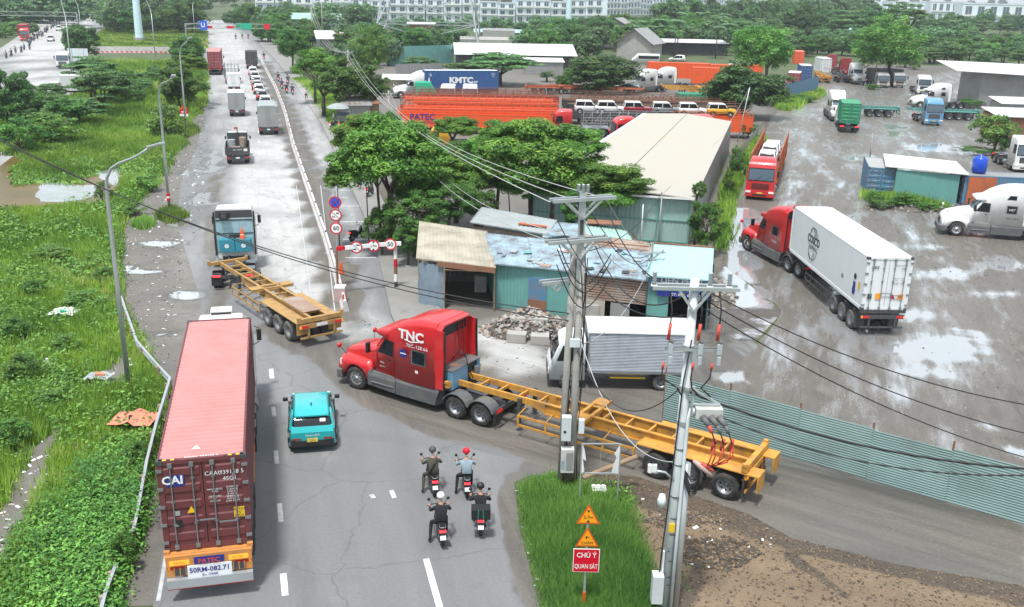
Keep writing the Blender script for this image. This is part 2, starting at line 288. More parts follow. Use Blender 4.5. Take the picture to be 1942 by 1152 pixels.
def wear(P2):
    W=np.zeros((len(P2),3))
    for ch,val,pts,fe,wd in BR:
        if wd is None:
            d=dist(P2,pts);d=np.where(inside(P2,pts),-d,d)
        else: d=dist(P2,pts,False)-wd
        k=np.clip(.5-d/fe,0,1);k=k*k*(3-2*k)
        if val>=0: W[:,ch]=np.maximum(W[:,ch],k*val)
        else: W[:,ch]*=1-k*(-val)
    return np.clip(W,0,1)
def jit(pts,step=1.2,amp=.25,seed=0):
    r=random.Random(seed);o=[]
    for i,p in enumerate(pts):
        q=pts[(i+1)%len(pts)];L=math.hypot(q[0]-p[0],q[1]-p[1]);n=max(1,min(60,int(L/step)))
        for k in range(n):
            t=k/n;o.append((p[0]+(q[0]-p[0])*t+r.uniform(-amp,amp),p[1]+(q[1]-p[1])*t+r.uniform(-amp,amp)))
    return o
def sheet(name,pts,z,mat,step=1.,amp=0,label=None,kind='structure',seed=0,thick=0,hump=None):
    if amp: pts=jit(pts,1.2,amp,seed)
    bm=bmesh.new();f=bm.faces.new([bm.verts.new((p[0],p[1],0)) for p in pts]);bmesh.ops.triangulate(bm,faces=[f])
    xs=[p[0] for p in pts];ys=[p[1] for p in pts]
    for ax,(lo,hi) in ((0,(min(xs),max(xs))),(1,(min(ys),max(ys)))):
        q=math.floor(lo/step)*step+step
        while q<hi:
            co=[0,0,0];no=[0,0,0];co[ax]=q;no[ax]=1
            bmesh.ops.bisect_plane(bm,geom=bm.verts[:]+bm.edges[:]+bm.faces[:],plane_co=co,plane_no=no)
            st=step*(1+max(0,(q-60)/40)) if ax==1 else step*(1+abs(q)/60); q+=st
    me=bpy.data.meshes.new(name);
    if thick:
        r=bmesh.ops.extrude_face_region(bm,geom=bm.faces[:]); 
        for v in r['geom']:
            if isinstance(v,bmesh.types.BMVert): v.co.z+=0
        for v in bm.verts: pass
        ex=[v for v in r['geom'] if isinstance(v,bmesh.types.BMVert)]
        for v in ex: v.co.z+=thick
        bmesh.ops.recalc_face_normals(bm,faces=bm.faces)
    bm.to_mesh(me);bm.free();n=len(me.vertices);co=np.zeros(n*3);me.vertices.foreach_get('co',co);P2=co.reshape(-1,3)[:,:2]
    if hump: cc=co.reshape(-1,3);cc[:,2]+=hump(P2);me.vertices.foreach_set('co',cc.ravel())
    W=wear(P2);ca=me.color_attributes.new('wear','FLOAT_COLOR','POINT');ca.data.foreach_set('color',np.concatenate([W,np.ones((n,1))],1).ravel())
    me.materials.append(M[mat]);
    if not thick:
        bm=bmesh.new();bm.from_mesh(me);
        for f in bm.faces:
            if f.normal.z<0: f.normal_flip()
        bm.to_mesh(me);bm.free()
    me.update();o=bpy.data.objects.new(name,me);S.collection.objects.link(o);o.location.z=z
    o['kind']=kind
    if label:o['label']=label
    return o
def RT(s,t): return (-2.4+0+ -.2588*s+.9659*t, 9+.9659*s+.2588*t)   # road frame: s along the road, t to the right of the lane line
# ---- wear brushes (read off the photograph, laid on the ground in metres)
DUST,MUD,WET=0,1,2
brush(DUST,.5,px([(345,640),(330,480),(390,330),(400,200),(390,100),(372,30),(430,25),(520,140),(560,230),(620,360),(650,470),(700,600),(560,600),(470,560)]),9)  # white tone in the colour: dust film plus painted wet sheen
brush(DUST,.85,px([(410,480),(440,330),(450,262),(560,262),(600,380),(640,520),(600,560),(520,520),(490,400),(430,400)]),5)
brush(DUST,.75,px([(540,560),(600,480),(630,560),(690,640),(640,660)]),3)
brush(DUST,.62,px([(395,185),(385,60),(440,40),(540,140),(560,190),(470,190)]),12)
brush(DUST,.5,px([(560,120),(600,200),(650,330),(715,560),(730,600),(665,560),(610,380),(560,240)]),3)
brush(DUST,-.9,px([(300,1152),(480,870),(520,700),(600,700),(760,870),(960,950),(1000,1152)]),6)
brush(DUST,.3,px([(500,760),(520,700),(640,720),(720,830),(640,900),(520,870)]),4)
# brown mud: kerbside strips, junction and the tracks of turning lorries
for pl,wd in (([(668,610),(655,520),(628,420),(600,340),(572,270),(552,215),(523,160),(505,118)],.55),([(640,590),(618,500),(594,420),(570,340),(548,270),(530,215),(505,150),(490,115)],.55)):
    brush(MUD,.9,px(pl),.6,wd)
brush(DUST,-1,px([(640,590),(618,500),(594,420),(570,340),(548,270),(530,215),(505,150),(490,115)]),.6,.6)
brush(MUD,.55,px([(385,720),(395,560),(380,400),(398,300),(425,300),(436,420),(452,560),(430,720)]),2)
brush(DUST,-.7,px([(385,720),(395,560),(380,400),(398,300),(420,300),(430,420),(440,560),(430,720)]),3)
brush(DUST,-1,px([(668,610),(655,520),(628,420),(600,340),(572,270),(552,215),(523,160),(505,118)]),.7,.8)
brush(MUD,.72,px([(560,600),(640,600),(760,700),(930,640),(1060,650),(1330,700),(1450,860),(1942,990),(1942,1152),(1300,1000),(1060,900),(980,860),(830,830),(690,770),(600,690),(480,620)]),2.5)
brush(MUD,.6,px([(640,660),(800,740),(1000,840),(1060,880)]),2,1.2)
brush(MUD,.95,px([(1060,885),(985,895),(952,935),(958,990),(985,1080),(1000,1152),(1060,1152),(1060,900)]),1.2)
for l in ([(1090,905),(1210,915),(1300,945),(1500,1025),(1700,1080),(1942,1120)],[(1230,990),(1330,1060),(1300,1152)],[(1500,1060),(1600,1140)]): brush(MUD,.62,px(l),1.6,.3)
brush(MUD,.22,px([(1060,880),(1942,1080),(1942,1200),(1100,1200)]),3)
brush(MUD,.5,px([(300,1152),(345,860),(460,600),(420,500),(395,520),(330,760),(250,1152)]),2)
brush(DUST,-.9,px([(430,600),(560,640),(900,700),(1060,880),(700,880),(520,660)]),2)
for l in ([(700,590),(760,650),(900,690)],[(880,640),(1000,690),(1060,705)],[(1060,590),(900,620)]): brush(DUST,.5,px(l),2,.7)
brush(DUST,.62,px([(880,640),(940,610),(1030,660),(1060,700),(960,720)]),2)
for l,v in (([(300,1152),(345,860),(500,640)],.3),([(420,1152),(470,860),(560,700)],.22),([(700,1152),(640,900),(600,700)],.2),([(900,1152),(800,900),(700,740)],.2)): brush(MUD,v,px(l),1.5,.3)
# wet patches, puddles and the pale sheen painted on the yard
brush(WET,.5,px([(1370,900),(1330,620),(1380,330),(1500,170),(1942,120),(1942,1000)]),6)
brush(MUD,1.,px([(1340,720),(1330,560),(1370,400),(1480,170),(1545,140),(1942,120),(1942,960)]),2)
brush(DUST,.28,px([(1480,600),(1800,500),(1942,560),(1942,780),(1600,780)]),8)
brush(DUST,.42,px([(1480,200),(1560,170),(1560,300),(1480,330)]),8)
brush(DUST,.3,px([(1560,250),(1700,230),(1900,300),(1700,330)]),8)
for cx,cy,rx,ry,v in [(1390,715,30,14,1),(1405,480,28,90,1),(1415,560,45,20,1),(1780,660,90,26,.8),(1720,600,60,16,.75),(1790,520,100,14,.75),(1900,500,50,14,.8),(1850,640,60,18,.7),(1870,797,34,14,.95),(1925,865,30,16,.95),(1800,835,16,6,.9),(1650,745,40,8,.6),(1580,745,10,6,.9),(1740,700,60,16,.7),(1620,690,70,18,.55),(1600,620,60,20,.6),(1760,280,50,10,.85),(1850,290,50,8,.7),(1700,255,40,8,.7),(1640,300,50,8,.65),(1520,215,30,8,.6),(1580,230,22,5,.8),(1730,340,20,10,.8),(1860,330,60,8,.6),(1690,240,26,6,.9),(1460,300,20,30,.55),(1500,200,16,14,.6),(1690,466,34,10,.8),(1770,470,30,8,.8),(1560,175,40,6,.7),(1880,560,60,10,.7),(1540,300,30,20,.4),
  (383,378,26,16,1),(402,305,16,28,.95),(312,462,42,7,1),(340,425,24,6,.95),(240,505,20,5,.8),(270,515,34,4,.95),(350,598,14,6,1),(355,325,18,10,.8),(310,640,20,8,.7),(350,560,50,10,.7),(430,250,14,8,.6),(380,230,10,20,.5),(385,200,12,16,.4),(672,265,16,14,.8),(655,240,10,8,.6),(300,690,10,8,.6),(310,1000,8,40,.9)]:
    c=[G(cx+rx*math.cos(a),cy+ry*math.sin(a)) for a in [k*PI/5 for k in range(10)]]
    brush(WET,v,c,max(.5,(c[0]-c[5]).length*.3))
for l in ([(1420,400),(1450,300),(1490,220),(1560,160)],[(1445,400),(1475,310),(1520,230),(1600,175)],[(1500,640),(1640,700),(1800,700),(1942,660)],[(1480,670),(1640,740),(1820,745),(1942,710)],[(1560,240),(1700,270),(1942,270)],[(1760,560),(1650,690),(1480,760)],[(1800,560),(1700,690),(1560,790)],[(1390,620),(1480,560),(1560,620),(1700,640)],[(1600,300),(1560,400),(1620,360)],[(1730,440),(1850,490),(1942,500)]):
    brush(WET,.78,px(l),1.6,.25);brush(DUST,.45,[(q[0]+.9,q[1]+.3) for q in px(l)],1.2,.2)
# ---- sheets
g=sheet('ground',[(-1400,-60),(1400,-60),(1400,1800),(-1400,1800)],-.012,'g_earth',60)
PR=px
road=PR([(290,1152),(318,990),(345,860),(372,720)])+[RT(45,-3.7),RT(64,-6.2),RT(80,-7.0),RT(100,-6.6),RT(140,-7.),RT(190,-9.)]+PR([(392,100),(381,60),(372,38)])
road=[(-9.6,19)]+road
rright=[RT(480,-3),RT(330,3.)]+PR([(492,85),(520,112),(552,150),(583,195),(612,240),(648,320),(690,410),(716,480),(733,560),(742,600)])+[(-2.6,48.5),(2,46.5),(8,45.6),(12.5,47),(14.,43.5),(8.5,40.2),(7,38)]+[(18,30),(26,24.2),(32,20)]
rnear=[(22,19)]+PR([(1942,1140),(1700,1090),(1500,1040),(1420,985),(1200,925),(1090,915),(1010,900),(975,915),(985,1000),(1010,1100),(1024,1152)])+[(.2,19)]
o=sheet('road',road+rright+rnear,-.004,'g_asphalt',1.0,label='wet grey asphalt road with pale dried mud film')
yard=PR([(1345,730)])+[(12.5,46),(15.5,52)]+PR([(1370,500),(1395,380),(1400,330),(1440,270),(1460,230),(1500,180),(1560,140)])+[(75,260),(120,262),(160,230),(120,120),(80,60),(60,26),(34,14)]+[(26.5,23.2),(18,29.2),(6.6,37.)]
sheet('yard_ground',yard,0,'g_mud',1.2,label='muddy lorry yard with puddles and wheel ruts',amp=.15)
sh=PR([(230,1152),(262,1000),(300,860),(318,740),(262,640),(228,540),(232,430),(250,395),(300,350),(330,300),(352,262),(362,225),(378,205),(388,180)])+[RT(190,-8.6),RT(140,-6.6),RT(100,-6.),RT(80,-6.2),RT(64,-5.4),RT(45,-3.2)]+PR([(385,720),(352,860),(325,990),(297,1152)])
sheet('dirt_shoulder',sh,-.008,'g_shoulder',1.,amp=.35,seed=3,label='muddy rubble strewn road shoulder with puddles')
walk=PR([(742,600),(733,560),(716,480),(690,410),(648,320),(612,240),(583,195),(552,150),(520,112),(492,85)])+[RT(330,3.5),RT(330,9)]+PR([(525,85),(560,118),(590,165),(620,230),(660,240),(700,330),(745,420),(790,470),(800,560),(850,600),(905,612),(760,640)])
sheet('sidewalk',walk,0,'g_walk',1.2,label='worn concrete sidewalk',thick=.12)
sheet('lot_ground',PR([(905,612),(850,590),(800,560),(800,470),(760,420),(700,260),(620,170),(640,120),(1300,120),(1500,160),(1440,260),(1400,330),(1395,380),(1370,500)])+[(15.5,52),(12.5,46.5),(8,45.8),(2,46.8),(-2.6,48.7)],-.007,'g_shoulder',2.,label='bare ground of the lorry park behind the shed')
def clayhump(P2):
    out=np.zeros(len(P2))
    for x,y,r,h in CLAY: out+=h*np.exp(-((P2[:,0]-x)**2+(P2[:,1]-y)**2)/r**2)
    k=np.sin(P2[:,0]*3.1+P2[:,1]*2.3)*np.sin(P2[:,0]*1.7-P2[:,1]*4.1)*.035+np.sin(P2[:,0]*9.1+P2[:,1]*7.3)*np.sin(P2[:,0]*6.7-P2[:,1]*8.1)*.02
    d=np.clip(dist(P2,CLAYP)/1.2,0,1); return (out+np.abs(k)*1.6)*d
CLAYP=PR([(1060,905),(1100,895),(1210,905),(1300,935),(1420,975),(1500,1020),(1700,1070),(1942,1112)])+[(23,19),(3,19)]+PR([(1230,1152),(1200,1050),(1130,960),(1075,925)])
CLAY=[(6.6,28.2,1.1,.32),(8,26.8,1.,.22),(5.2,27.4,.8,.25),(9.5,24.5,1.6,.2),(6.8,24.8,.9,.15),(4.3,28.6,.6,.18)]
sheet('earth_bank',CLAYP,0,'g_clay',.22,hump=clayhump,label='churned brown earth bank beside the side road')
def grasshump(P2):
    d=np.clip(dist(P2,GISL)/1.,0,1); return (.25+.06*np.sin(P2[:,0]*2)*np.cos(P2[:,1]*1.7))*d
GISL=PR([(1075,925),(1060,905),(1010,912),(990,935),(1000,1010),(1022,1090),(1040,1152)])+[(.9,19),(4.6,19)]+PR([(1255,1152),(1225,1060),(1200,980),(1180,940),(1100,925)])
sheet('grass_island_ground',GISL,.004,'g_earth',.4,hump=grasshump)
sheet('side_road',PR([(760,640),(900,645),(1060,655),(1300,690),(1345,735)])+[(6.6,36.8),(18,29.05),(26.4,23.2),(24,19)]+PR([(1942,1130),(1700,1085),(1500,1035),(1420,980),(1200,920),(1090,905),(1030,890),(900,850),(780,800),(700,740)]),.0,'g_side',1.,amp=.25,seed=12,label='brown grey side road curving out of the junction')
# left carriageway, u-turn road
M['g_far']=M['g_asphalt']
brush(DUST,.75,px([(0,330),(120,250),(160,170),(130,110),(200,30),(60,40),(0,90)]),10)
brush(DUST,.6,px([(180,95),(330,95),(330,115),(180,115)]),3)
sheet('left_road',PR([(-60,360),(60,270),(150,240),(160,180),(165,110),(190,60),(215,20),(185,12),(100,20),(60,52),(0,92),(-80,130)]),.0,'g_asphalt',4,label='pale second carriageway on the left')
sheet('turning_lane',PR([(165,101),(330,101),(392,112),(392,98),(330,92),(165,91)]),.004,'g_asphalt',4,label='cross link between the two carriageways')
# swamp water
def wmat(name,col,rough=.08,scale=.35,wk=.02,metal=.0):
    m=P(name,col,rough,metal=metal,dirt=.8,dcol=(col[0]*.5,col[1]*.6,col[2]*.4),sc=scale);return m
wmat('water_brown',(.15,.10,.035),.3);M['water_brown'].node_tree.nodes['Principled BSDF'].inputs['Specular IOR Level'].default_value=.2;wmat('water_bright',(.42,.45,.45),.03,metal=.55)
sheet('swamp_water',PR([(-30,300),(20,290),(120,262),(205,262),(260,300),(235,345),(205,395),(120,392),(0,402),(-60,420)]),-.002,'water_brown',2,amp=.5,label='brown swamp water')
sheet('bright_water',PR([(70,345),(100,343),(150,352),(180,350),(178,372),(150,382),(76,384)]),.003,'water_bright',2,amp=.35,label='open water reflecting the sky',seed=2)
sheet('bright_water',PR([(178,328),(205,318),(233,316),(232,340),(222,356),(202,345)]),.003,'water_bright',2,amp=.25,label='small open pool beside the lamp',seed=4)
sheet('bright_water',PR([(133,270),(150,264),(176,264),(170,275),(140,277)]),.003,'water_bright',2,amp=.25,label='sliver of open water among the reeds',seed=5)
# painted marks
def stripe(name,a,b,wd,mat='paint_worn',z=.003,label=None):
    a=Vector((*a[:2],0));b=Vector((*b[:2],0));n=(b-a).normalized().cross(Vector((0,0,1)))*wd/2
    mb=MB().m(mat).face([a-n,b-n,b+n,a+n]);o=mb.build(name,loc=(0,0,z));o['kind']='structure'
    if label:o['label']=label
    return o
P('paint_worn',(.72,.73,.73),.6,dirt=.75,dcol=(.3,.31,.32),sc=2.2);P('paint_faint',(.5,.51,.51),.6,dirt=.9,dcol=(.3,.31,.32),sc=3)
for a,b,m_ in [((541,1130),(537,1088),'paint_worn'),((533,990),(530,955),'paint_faint'),((525,880),(523,855),'paint_faint'),((520,790),(518,772),'paint_faint'),((516,718),(514,700),'paint_worn'),((834,1152),(808,1060),'paint_worn'),((748,945),(742,930),'paint_faint'),((709,945),(704,938),'paint_faint')]:
    stripe('lane_mark',G(*a),G(*b),.17 if m_!='paint_worn' else .2,m_)
for a,b in [((300,1140),(322,1015)),((615,480),(640,482)),]:
    stripe('edge_line',G(*a),G(*b),.12,'paint_faint')
for a,b in [((645,361),(672,361)),((640,391),(690,391)),((645,421),(700,421)),((650,455),(706,455)),((655,489),(712,489)),((648,375),(660,376))]:
    stripe('speed_stripe',G(*a),G(*b),.13,'paint_worn')
for k in range(14):
    a=RT(92+k*9,4.4-.0*k);b=RT(93.2+k*9,4.4);stripe('lane_mark',RT(95+k*8,.05),RT(96.6+k*8,.05),.16,'paint_worn')
for k in range(2):
    stripe('road_joint',G(*[(562,352),(608,352)][k]),G(*[(590,560),(636,600)][k]),.06,'paint_faint')
# white hatched stripes of the turning link parapet
tw=thing('turning_parapet','low red and white striped parapet across the link road','parapet',G(250,99))
a=G(165,100)-G(250,99);b=G(322,101)-G(250,99)
q=MB().m('barrier');q.bar(a+Vector((0,0,.75)),b+Vector((0,0,.75)),.25,1.5);q.build('wall',tw)
q=MB();d=(b-a)
for i in range(17):
    s0=a+d*(i/17);s1=a+d*((i+.5)/17);q.m('sign_red');q.face([s0+Vector((0,-.16,.05)),s1+Vector((0,-.16,.05)),s1+Vector((-d.length/34,-.16,1.48)),s0+Vector((-d.length/34,-.16,1.48))])
q.build('stripes',tw)
# ============================================================ VEHICLE PARTS
WC={}
def wheel(parent,x,y,r=.52,wd=.28,side=1,rim='grey_metal',tyre='rubber',steer=0,hub=0):
    """tyre with its rim as a sub-part; side=+1 means the outer face looks to +y. hub>0: outer face dished (dual wheels)"""
    k=(r,wd,side,rim,tyre,hub)
    if k not in WC:
        h=wd/2;mb=MB().m(tyre);mb.lathe([(r*.6,-h*.9),(r*.86,-h),(r*.97,-h*.82),(r,-h*.5),(r,h*.5),(r*.97,h*.82),(r*.86,h),(r*.6,h*.9)],(0,0,0),n=26)
        for i in range(13):
            a=2*PI*i/13
            for yy in (-h*.5,h*.5): mb.box((math.cos(a)*r,yy,math.sin(a)*r),(.03,wd*.34,.05),ry=-a)
        w=mesh('wheel',mb.v,mb.f,[M[q] for q in mb.slots],mb.mi,mb.sm)
        rb=MB().m(rim);s=side;d=-.16 if hub else .0
        rb.lathe([(r*.62,s*h*.88),(r*.56,s*h*.9),(r*.52,s*(h*.3)),(r*.3,s*(h*.6+d)),(r*.16,s*(h*.62+d)),(r*.15,s*(h*.95+d)),(.001,s*(h+d))],(0,0,0),n=22)
        rb.lathe([(r*.61,-s*h*.85),(.001,-s*h*.5)],(0,0,0),n=16)
        rb.m('black')
        for i in range(8):
            a=2*PI*i/8; rb.cyl((math.cos(a)*r*.41,s*(h*.42+d*.5),math.sin(a)*r*.41),(math.cos(a)*r*.41,s*(h*.53+d*.5+.02),math.sin(a)*r*.41),r*.055,n=6)
        rm=mesh('rim',rb.v,rb.f,[M[q] for q in rb.slots],rb.mi,rb.sm);WC[k]=(w,rm)
    w,rm=WC[k];o=bpy.data.objects.new('wheel',w);S.collection.objects.link(o);o.parent=parent;o.location=(x,y,r);o.rotation_euler.z=steer
    c=bpy.data.objects.new('rim',rm);S.collection.objects.link(c);c.parent=o;return o
def duals(parent,x,r=.51,w=1.22,rim='grey_metal',tyre='rubber'):
    for s in (1,-1): wheel(parent,x,s*(w-.29),r,.56,s,rim,tyre,hub=1)
def ring(x,zb,zt,wb,wt,r=.12,n=3,yc=0):
    pts=[(x,yc-wb,zb)]
    for i in range(n+1):
        a=PI-i*PI/2/n; pts.append((x,yc-wt+r+r*math.cos(a),zt-r+r*math.sin(a)))
    for i in range(n+1):
        a=PI/2-i*PI/2/n; pts.append((x,yc+wt-r+r*math.cos(a),zt-r+r*math.sin(a)))
    pts.append((x,yc+wb,zb));return pts
def hwf(secs):
    def f(x,z):
        s=sorted(secs,key=lambda q:q[0])
        for a,b in zip(s,s[1:]):
            if a[0]<=x<=b[0]:
                t=(x-a[0])/(b[0]-a[0]+1e-9);q=[a[i]+(b[i]-a[i])*t for i in range(5)];break
        else: q=s[0] if x<s[0][0] else s[-1]
        k=(z-q[1])/max(.01,q[2]-q[1]);return q[3]+(q[4]-q[3])*min(1,max(0,k))
    return f
def sidepanel(mb,pts,hw,sd,off=.012):
    P_=[(x,sd*(hw(x,z)+off),z) for x,z in pts];mb.face(P_ if sd<0 else P_[::-1])
def bonnet_tractor(label,paint,loc,rz,group=None,skirt='fairing',steer=0,windows=2,gen=None,ladder=False,bogie=(-5.45,-6.72),side_glass=True,short=0,vis=1):
    t=thing('semi_tractor',label,'truck',loc,rz,group)
    # cab and sleeper shell
    secs=[(-.95,1.12,2.08,1.0,.9,.1),(-1.15,1.1,2.35,1.05,.95,.1),(-1.5,1.08,2.82,1.08,.95,.12),(-1.62,1.08,3.06,1.1,.94,.14),(-2.0,1.08,3.36,1.12,.98,.2),(-2.25,1.08,3.52,1.18,1.03,.24),(-2.8,1.08,3.78,1.22,1.08,.28),(-3.4,1.08,3.93,1.23,1.12,.28),(-4.0,1.08,3.98,1.23,1.14,.26),(-4.45,1.08,3.98,1.23,1.15,.24)]
    mb=MB().m(paint);mb.loft([ring(*s) for s in secs],True)
    for s in (1,-1): mb.loft([[(-4.4,s*1.22,1.15),(-4.4,s*1.19,2.6),(-4.4,s*1.15,3.75),(-4.4,s*1.1,3.75),(-4.4,s*1.15,2.6),(-4.4,s*1.18,1.15)],[(-4.88,s*1.24,1.15),(-4.88,s*1.21,2.6),(-4.88,s*1.16,3.72),(-4.88,s*1.12,3.72),(-4.88,s*1.17,2.6),(-4.88,s*1.2,1.15)]])
    mb.loft([[(-4.4,-1.13,3.76),(-4.4,-.9,3.97),(-4.4,.9,3.97),(-4.4,1.13,3.76),(-4.4,.85,3.9),(-4.4,-.85,3.9)],[(-4.72,-1.13,3.72),(-4.72,-.9,3.93),(-4.72,.9,3.93),(-4.72,1.13,3.72),(-4.72,.85,3.86),(-4.72,-.85,3.86)]])
    mb.m('black')
    for s in (1,-1): mb.bar((-4.9,s*1.22,1.15),(-4.9,s*1.15,3.7),.05,.09)
    mb.b2(-4.5,-4.455,-.95,.95,3.3,3.8)  # black panel paints the shade of the recess under the roof fairing
    mb.build('cab',t,auto=True)
    hw=hwf(secs)
    # sun visor
    v=MB().m(paint);v.loft([ring(-1.02,2.86,2.96,.9,.86,.04),ring(-1.3,2.8,3.05,1.0,.93,.08),ring(-1.75,2.8,3.12,1.06,.95,.1)],True);v.build('visor',t,auto=True)
    # hood
    hs=[(1.12,.75,1.28,.62,.52,.12),(1.02,.72,1.55,.72,.6,.16),(.75,.72,1.74,.8,.66,.2),(.2,.75,1.9,.86,.72,.22),(-.4,.8,2.02,.92,.8,.2),(-.97,.85,2.1,1.0,.88,.16)]
    h=MB().m(paint);h.loft([ring(*q) for q in hs],True)
    for s in (1,-1):
        fs=[]
        for x in (1.08,.95,.72,.55,.4,.2,0,-.2,-.4,-.55,-.68,-.85):
            zb=.55+(max(0,.64**2-x*x))**.5 if abs(x)<.64 else .6
            zt=max(zb+.1,1.32 if -.7<x<.8 else 1.12); wo=1.19 if -.75<x<.8 else 1.05
            fs.append([(x,s*.6,zb),(x,s*.6,zt+.22),(x,s*(wo-.22),zt+.14),(x,s*(wo-.05),zt),(x,s*wo,zt-.16 if zt-.16>zb+.03 else zb+.03),(x,s*wo,zb)])
        h.loft(fs,True)
    h.build('hood',t,auto=True)
    g=MB().m('chrome');g.loft([ring(1.13,.72,1.3,.55,.45,.1),ring(1.17,.74,1.26,.52,.42,.1)]);g.m('black')
    for i in range(5): g.b2(1.17,1.185,-.44,.44,.8+i*.09,.85+i*.09)
    g.build('grille',t)
    b=MB().m(skirt);b.loft([[(.78,-1.2,.35),(.78,-1.2,.78),(.78,1.2,.78),(.78,1.2,.35)],[(1.1,-1.2,.33),(1.1,-1.2,.76),(1.1,1.2,.76),(1.1,1.2,.33)],[(1.3,-.9,.36),(1.3,-.9,.7),(1.3,.9,.7),(1.3,.9,.36)]]);b.build('bumper',t,bevel=.04)
    for s in (1,-1):
        l=MB().m('lamp_white');l.loft([[(1.0,s*.72,.95),(1.0,s*.72,1.2),(.88,s*1.1,1.22),(.88,s*1.1,.98)],[(1.13,s*.7,.95),(1.12,s*.7,1.18),(.98,s*1.08,1.2),(.98,s*1.08,.98)]]);l.build('headlight',t)
    gl=MB().m('glass_sky');gl.face([(-.98,-.86,2.12),(-1.47,-.86,2.78),(-1.47,0,2.81),(-.94,0,2.12)]);gl.face([(-.94,0,2.12),(-1.47,0,2.81),(-1.47,.86,2.78),(-.98,.86,2.12)])
    gl.v=[(x+.03,y,z+.03) for x,y,z in gl.v];gl.m('black').bar((-.9,0,2.16),(-1.42,0,2.85),.03);gl.build('windscreen',t)
    for s in (1,-1):
        w=MB().m('black');sidepanel(w,[(-1.12,2.0),(-2.08,1.98),(-2.08,2.66),(-1.55,2.68)],hw,s,.008);w.m('glass');sidepanel(w,[(-1.42,2.04),(-2.02,2.03),(-2.02,2.6),(-1.62,2.62),(-1.45,2.4)],hw,s,.016);w.build('side_window',t)
        if side_glass:
            w=MB().m('chrome');sidepanel(w,[(-3.16,1.98),(-3.94,1.98),(-3.94,2.62),(-3.16,2.62)],hw,s,.02);w.m('glass');sidepanel(w,[(-3.22,2.03),(-3.88,2.03),(-3.88,2.57),(-3.22,2.57)],hw,s,.03);w.build('sleeper_window',t)
        if windows>2:
            w=MB().m('glass');sidepanel(w,[(-3.1,3.05),(-3.75,3.05),(-3.75,3.35),(-3.3,3.35)],hw,s,.02);w.build('sleeper_window',t)
        d=MB().m('dark_red' if 'red' in paint else 'dirty_white')
        for a,b_ in (((-1.1,1.18),(-1.1,2.)),((-2.14,1.12),(-2.14,2.7)),((-1.1,1.18),(-2.14,1.12))): 
            p=[(a[0],s*(hw(*a)+.004),a[1]),(b_[0],s*(hw(*b_)+.004),b_[1])];d.bar(p[0],p[1],.018,.018)
        d.m('black').bar((-1.95,s*(hw(-1.95,1.8)+.03),1.8),(-1.78,s*(hw(-1.8,1.8)+.03),1.8),.04);d.build('door',t)
        k=MB().m(skirt);k.loft([[(-.72,s*.8,.42),(-.72,s*.8,1.1),(-.72,s*1.12,1.1),(-.72,s*1.2,.9),(-.72,s*1.2,.42)],[(-2.3,s*.8,.36),(-2.3,s*.8,1.12),(-2.3,s*1.16,1.12),(-2.3,s*1.24,.9),(-2.3,s*1.24,.36)]])
        k.loft([[(-2.34,s*.8,.36),(-2.34,s*.8,1.12),(-2.34,s*1.17,1.12),(-2.34,s*1.25,.95),(-2.34,s*1.25,.36)],[(-4.62,s*.8,.36),(-4.62,s*.8,1.14),(-4.62,s*1.19,1.14),(-4.62,s*1.25,.95),(-4.42,s*1.25,.36)]])
        k.m('grey_metal').b2(-2.2,-.95,min(s*1.19,s*1.27),max(s*1.19,s*1.27),.62,.66);k.build('side_skirt',t,bevel=.03)
        m_=MB().m('black');m_.box((-.98,s*1.42,2.3),(.14,.22,.46),rz=s*.2);m_.bar((-1.15,s*1.0,2.55),(-.98,s*1.4,2.5),.03);m_.bar((-1.15,s*1.0,2.05),(-.98,s*1.4,2.1),.03);m_.build('mirror',t,bevel=.02)
        m_=MB().m(paint).lathe([(.001,-.05),(.11,-.04),(.13,.03),(.1,.06),(.001,.07)],(.85,s*1.22,1.95),'x',12).m('black').bar((.85,s*1.2,1.9),(.7,s*.95,1.5),.025);m_.build('hood_mirror',t)
        wheel(t,0,s*1.03,.53,.3,s,'chrome',steer=steer)
    c=MB().m('dark_grey')
    for s in (1,-1): c.bar((-.6,s*.42,.85),(bogie[1]-.75,s*.42,.9),.09,.26)
    c.b2(-4.45,-.7,-.8,.8,.55,1.1)
    for x in bogie: c.cyl((x,-.9,.52),(x,.9,.52),.09); c.box((x,0,.7),(.5,.9,.25))
    c.b2(bogie[1]-.78,bogie[1]-.7,-1.18,1.18,.72,.92)
    c.m('rubber').cyl((-5.0,-.35,.55),(-5.0,.35,.55),.14); c.m('grey_metal').box((-4.75,0,1.0),(.6,1.5,.06))
    c.build('chassis',t)
    c=MB().m('grey_metal');xm=sum(bogie)/2;c.prism([(xm+.5,1.12),(xm-.45,1.04),(xm-.45,1.12),(xm+.5,1.2)],-.5,.5);c.build('fifth_wheel',t)
    for x in bogie:
        for s in (1,-1):
            f=MB().m('fairing');A=[];B=[]
            for i in range(9):
                a=R(18+i*144/8);A.append((x+.66*math.cos(a),.53+.62*math.sin(a)));B.append((x+.63*math.cos(a),.53+.59*math.sin(a)))
            f.prism(A+B[::-1],s*.62 if s>0 else -1.25,1.25 if s>0 else -.62);f.build('mudguard',t,auto=True)
        duals(t,x)
    for s in (1,-1):
        f=MB().m('rubber').b2(bogie[1]-.7,bogie[1]-.67,min(s*.68,s*1.22),max(s*.68,s*1.22),.25,.8);f.build('mud_flap',t)
        f=MB().m('tail_red').b2(bogie[1]-.83,bogie[1]-.79,min(s*.75,s*1.15),max(s*.75,s*1.15),.76,.88);f.build('tail_light',t)
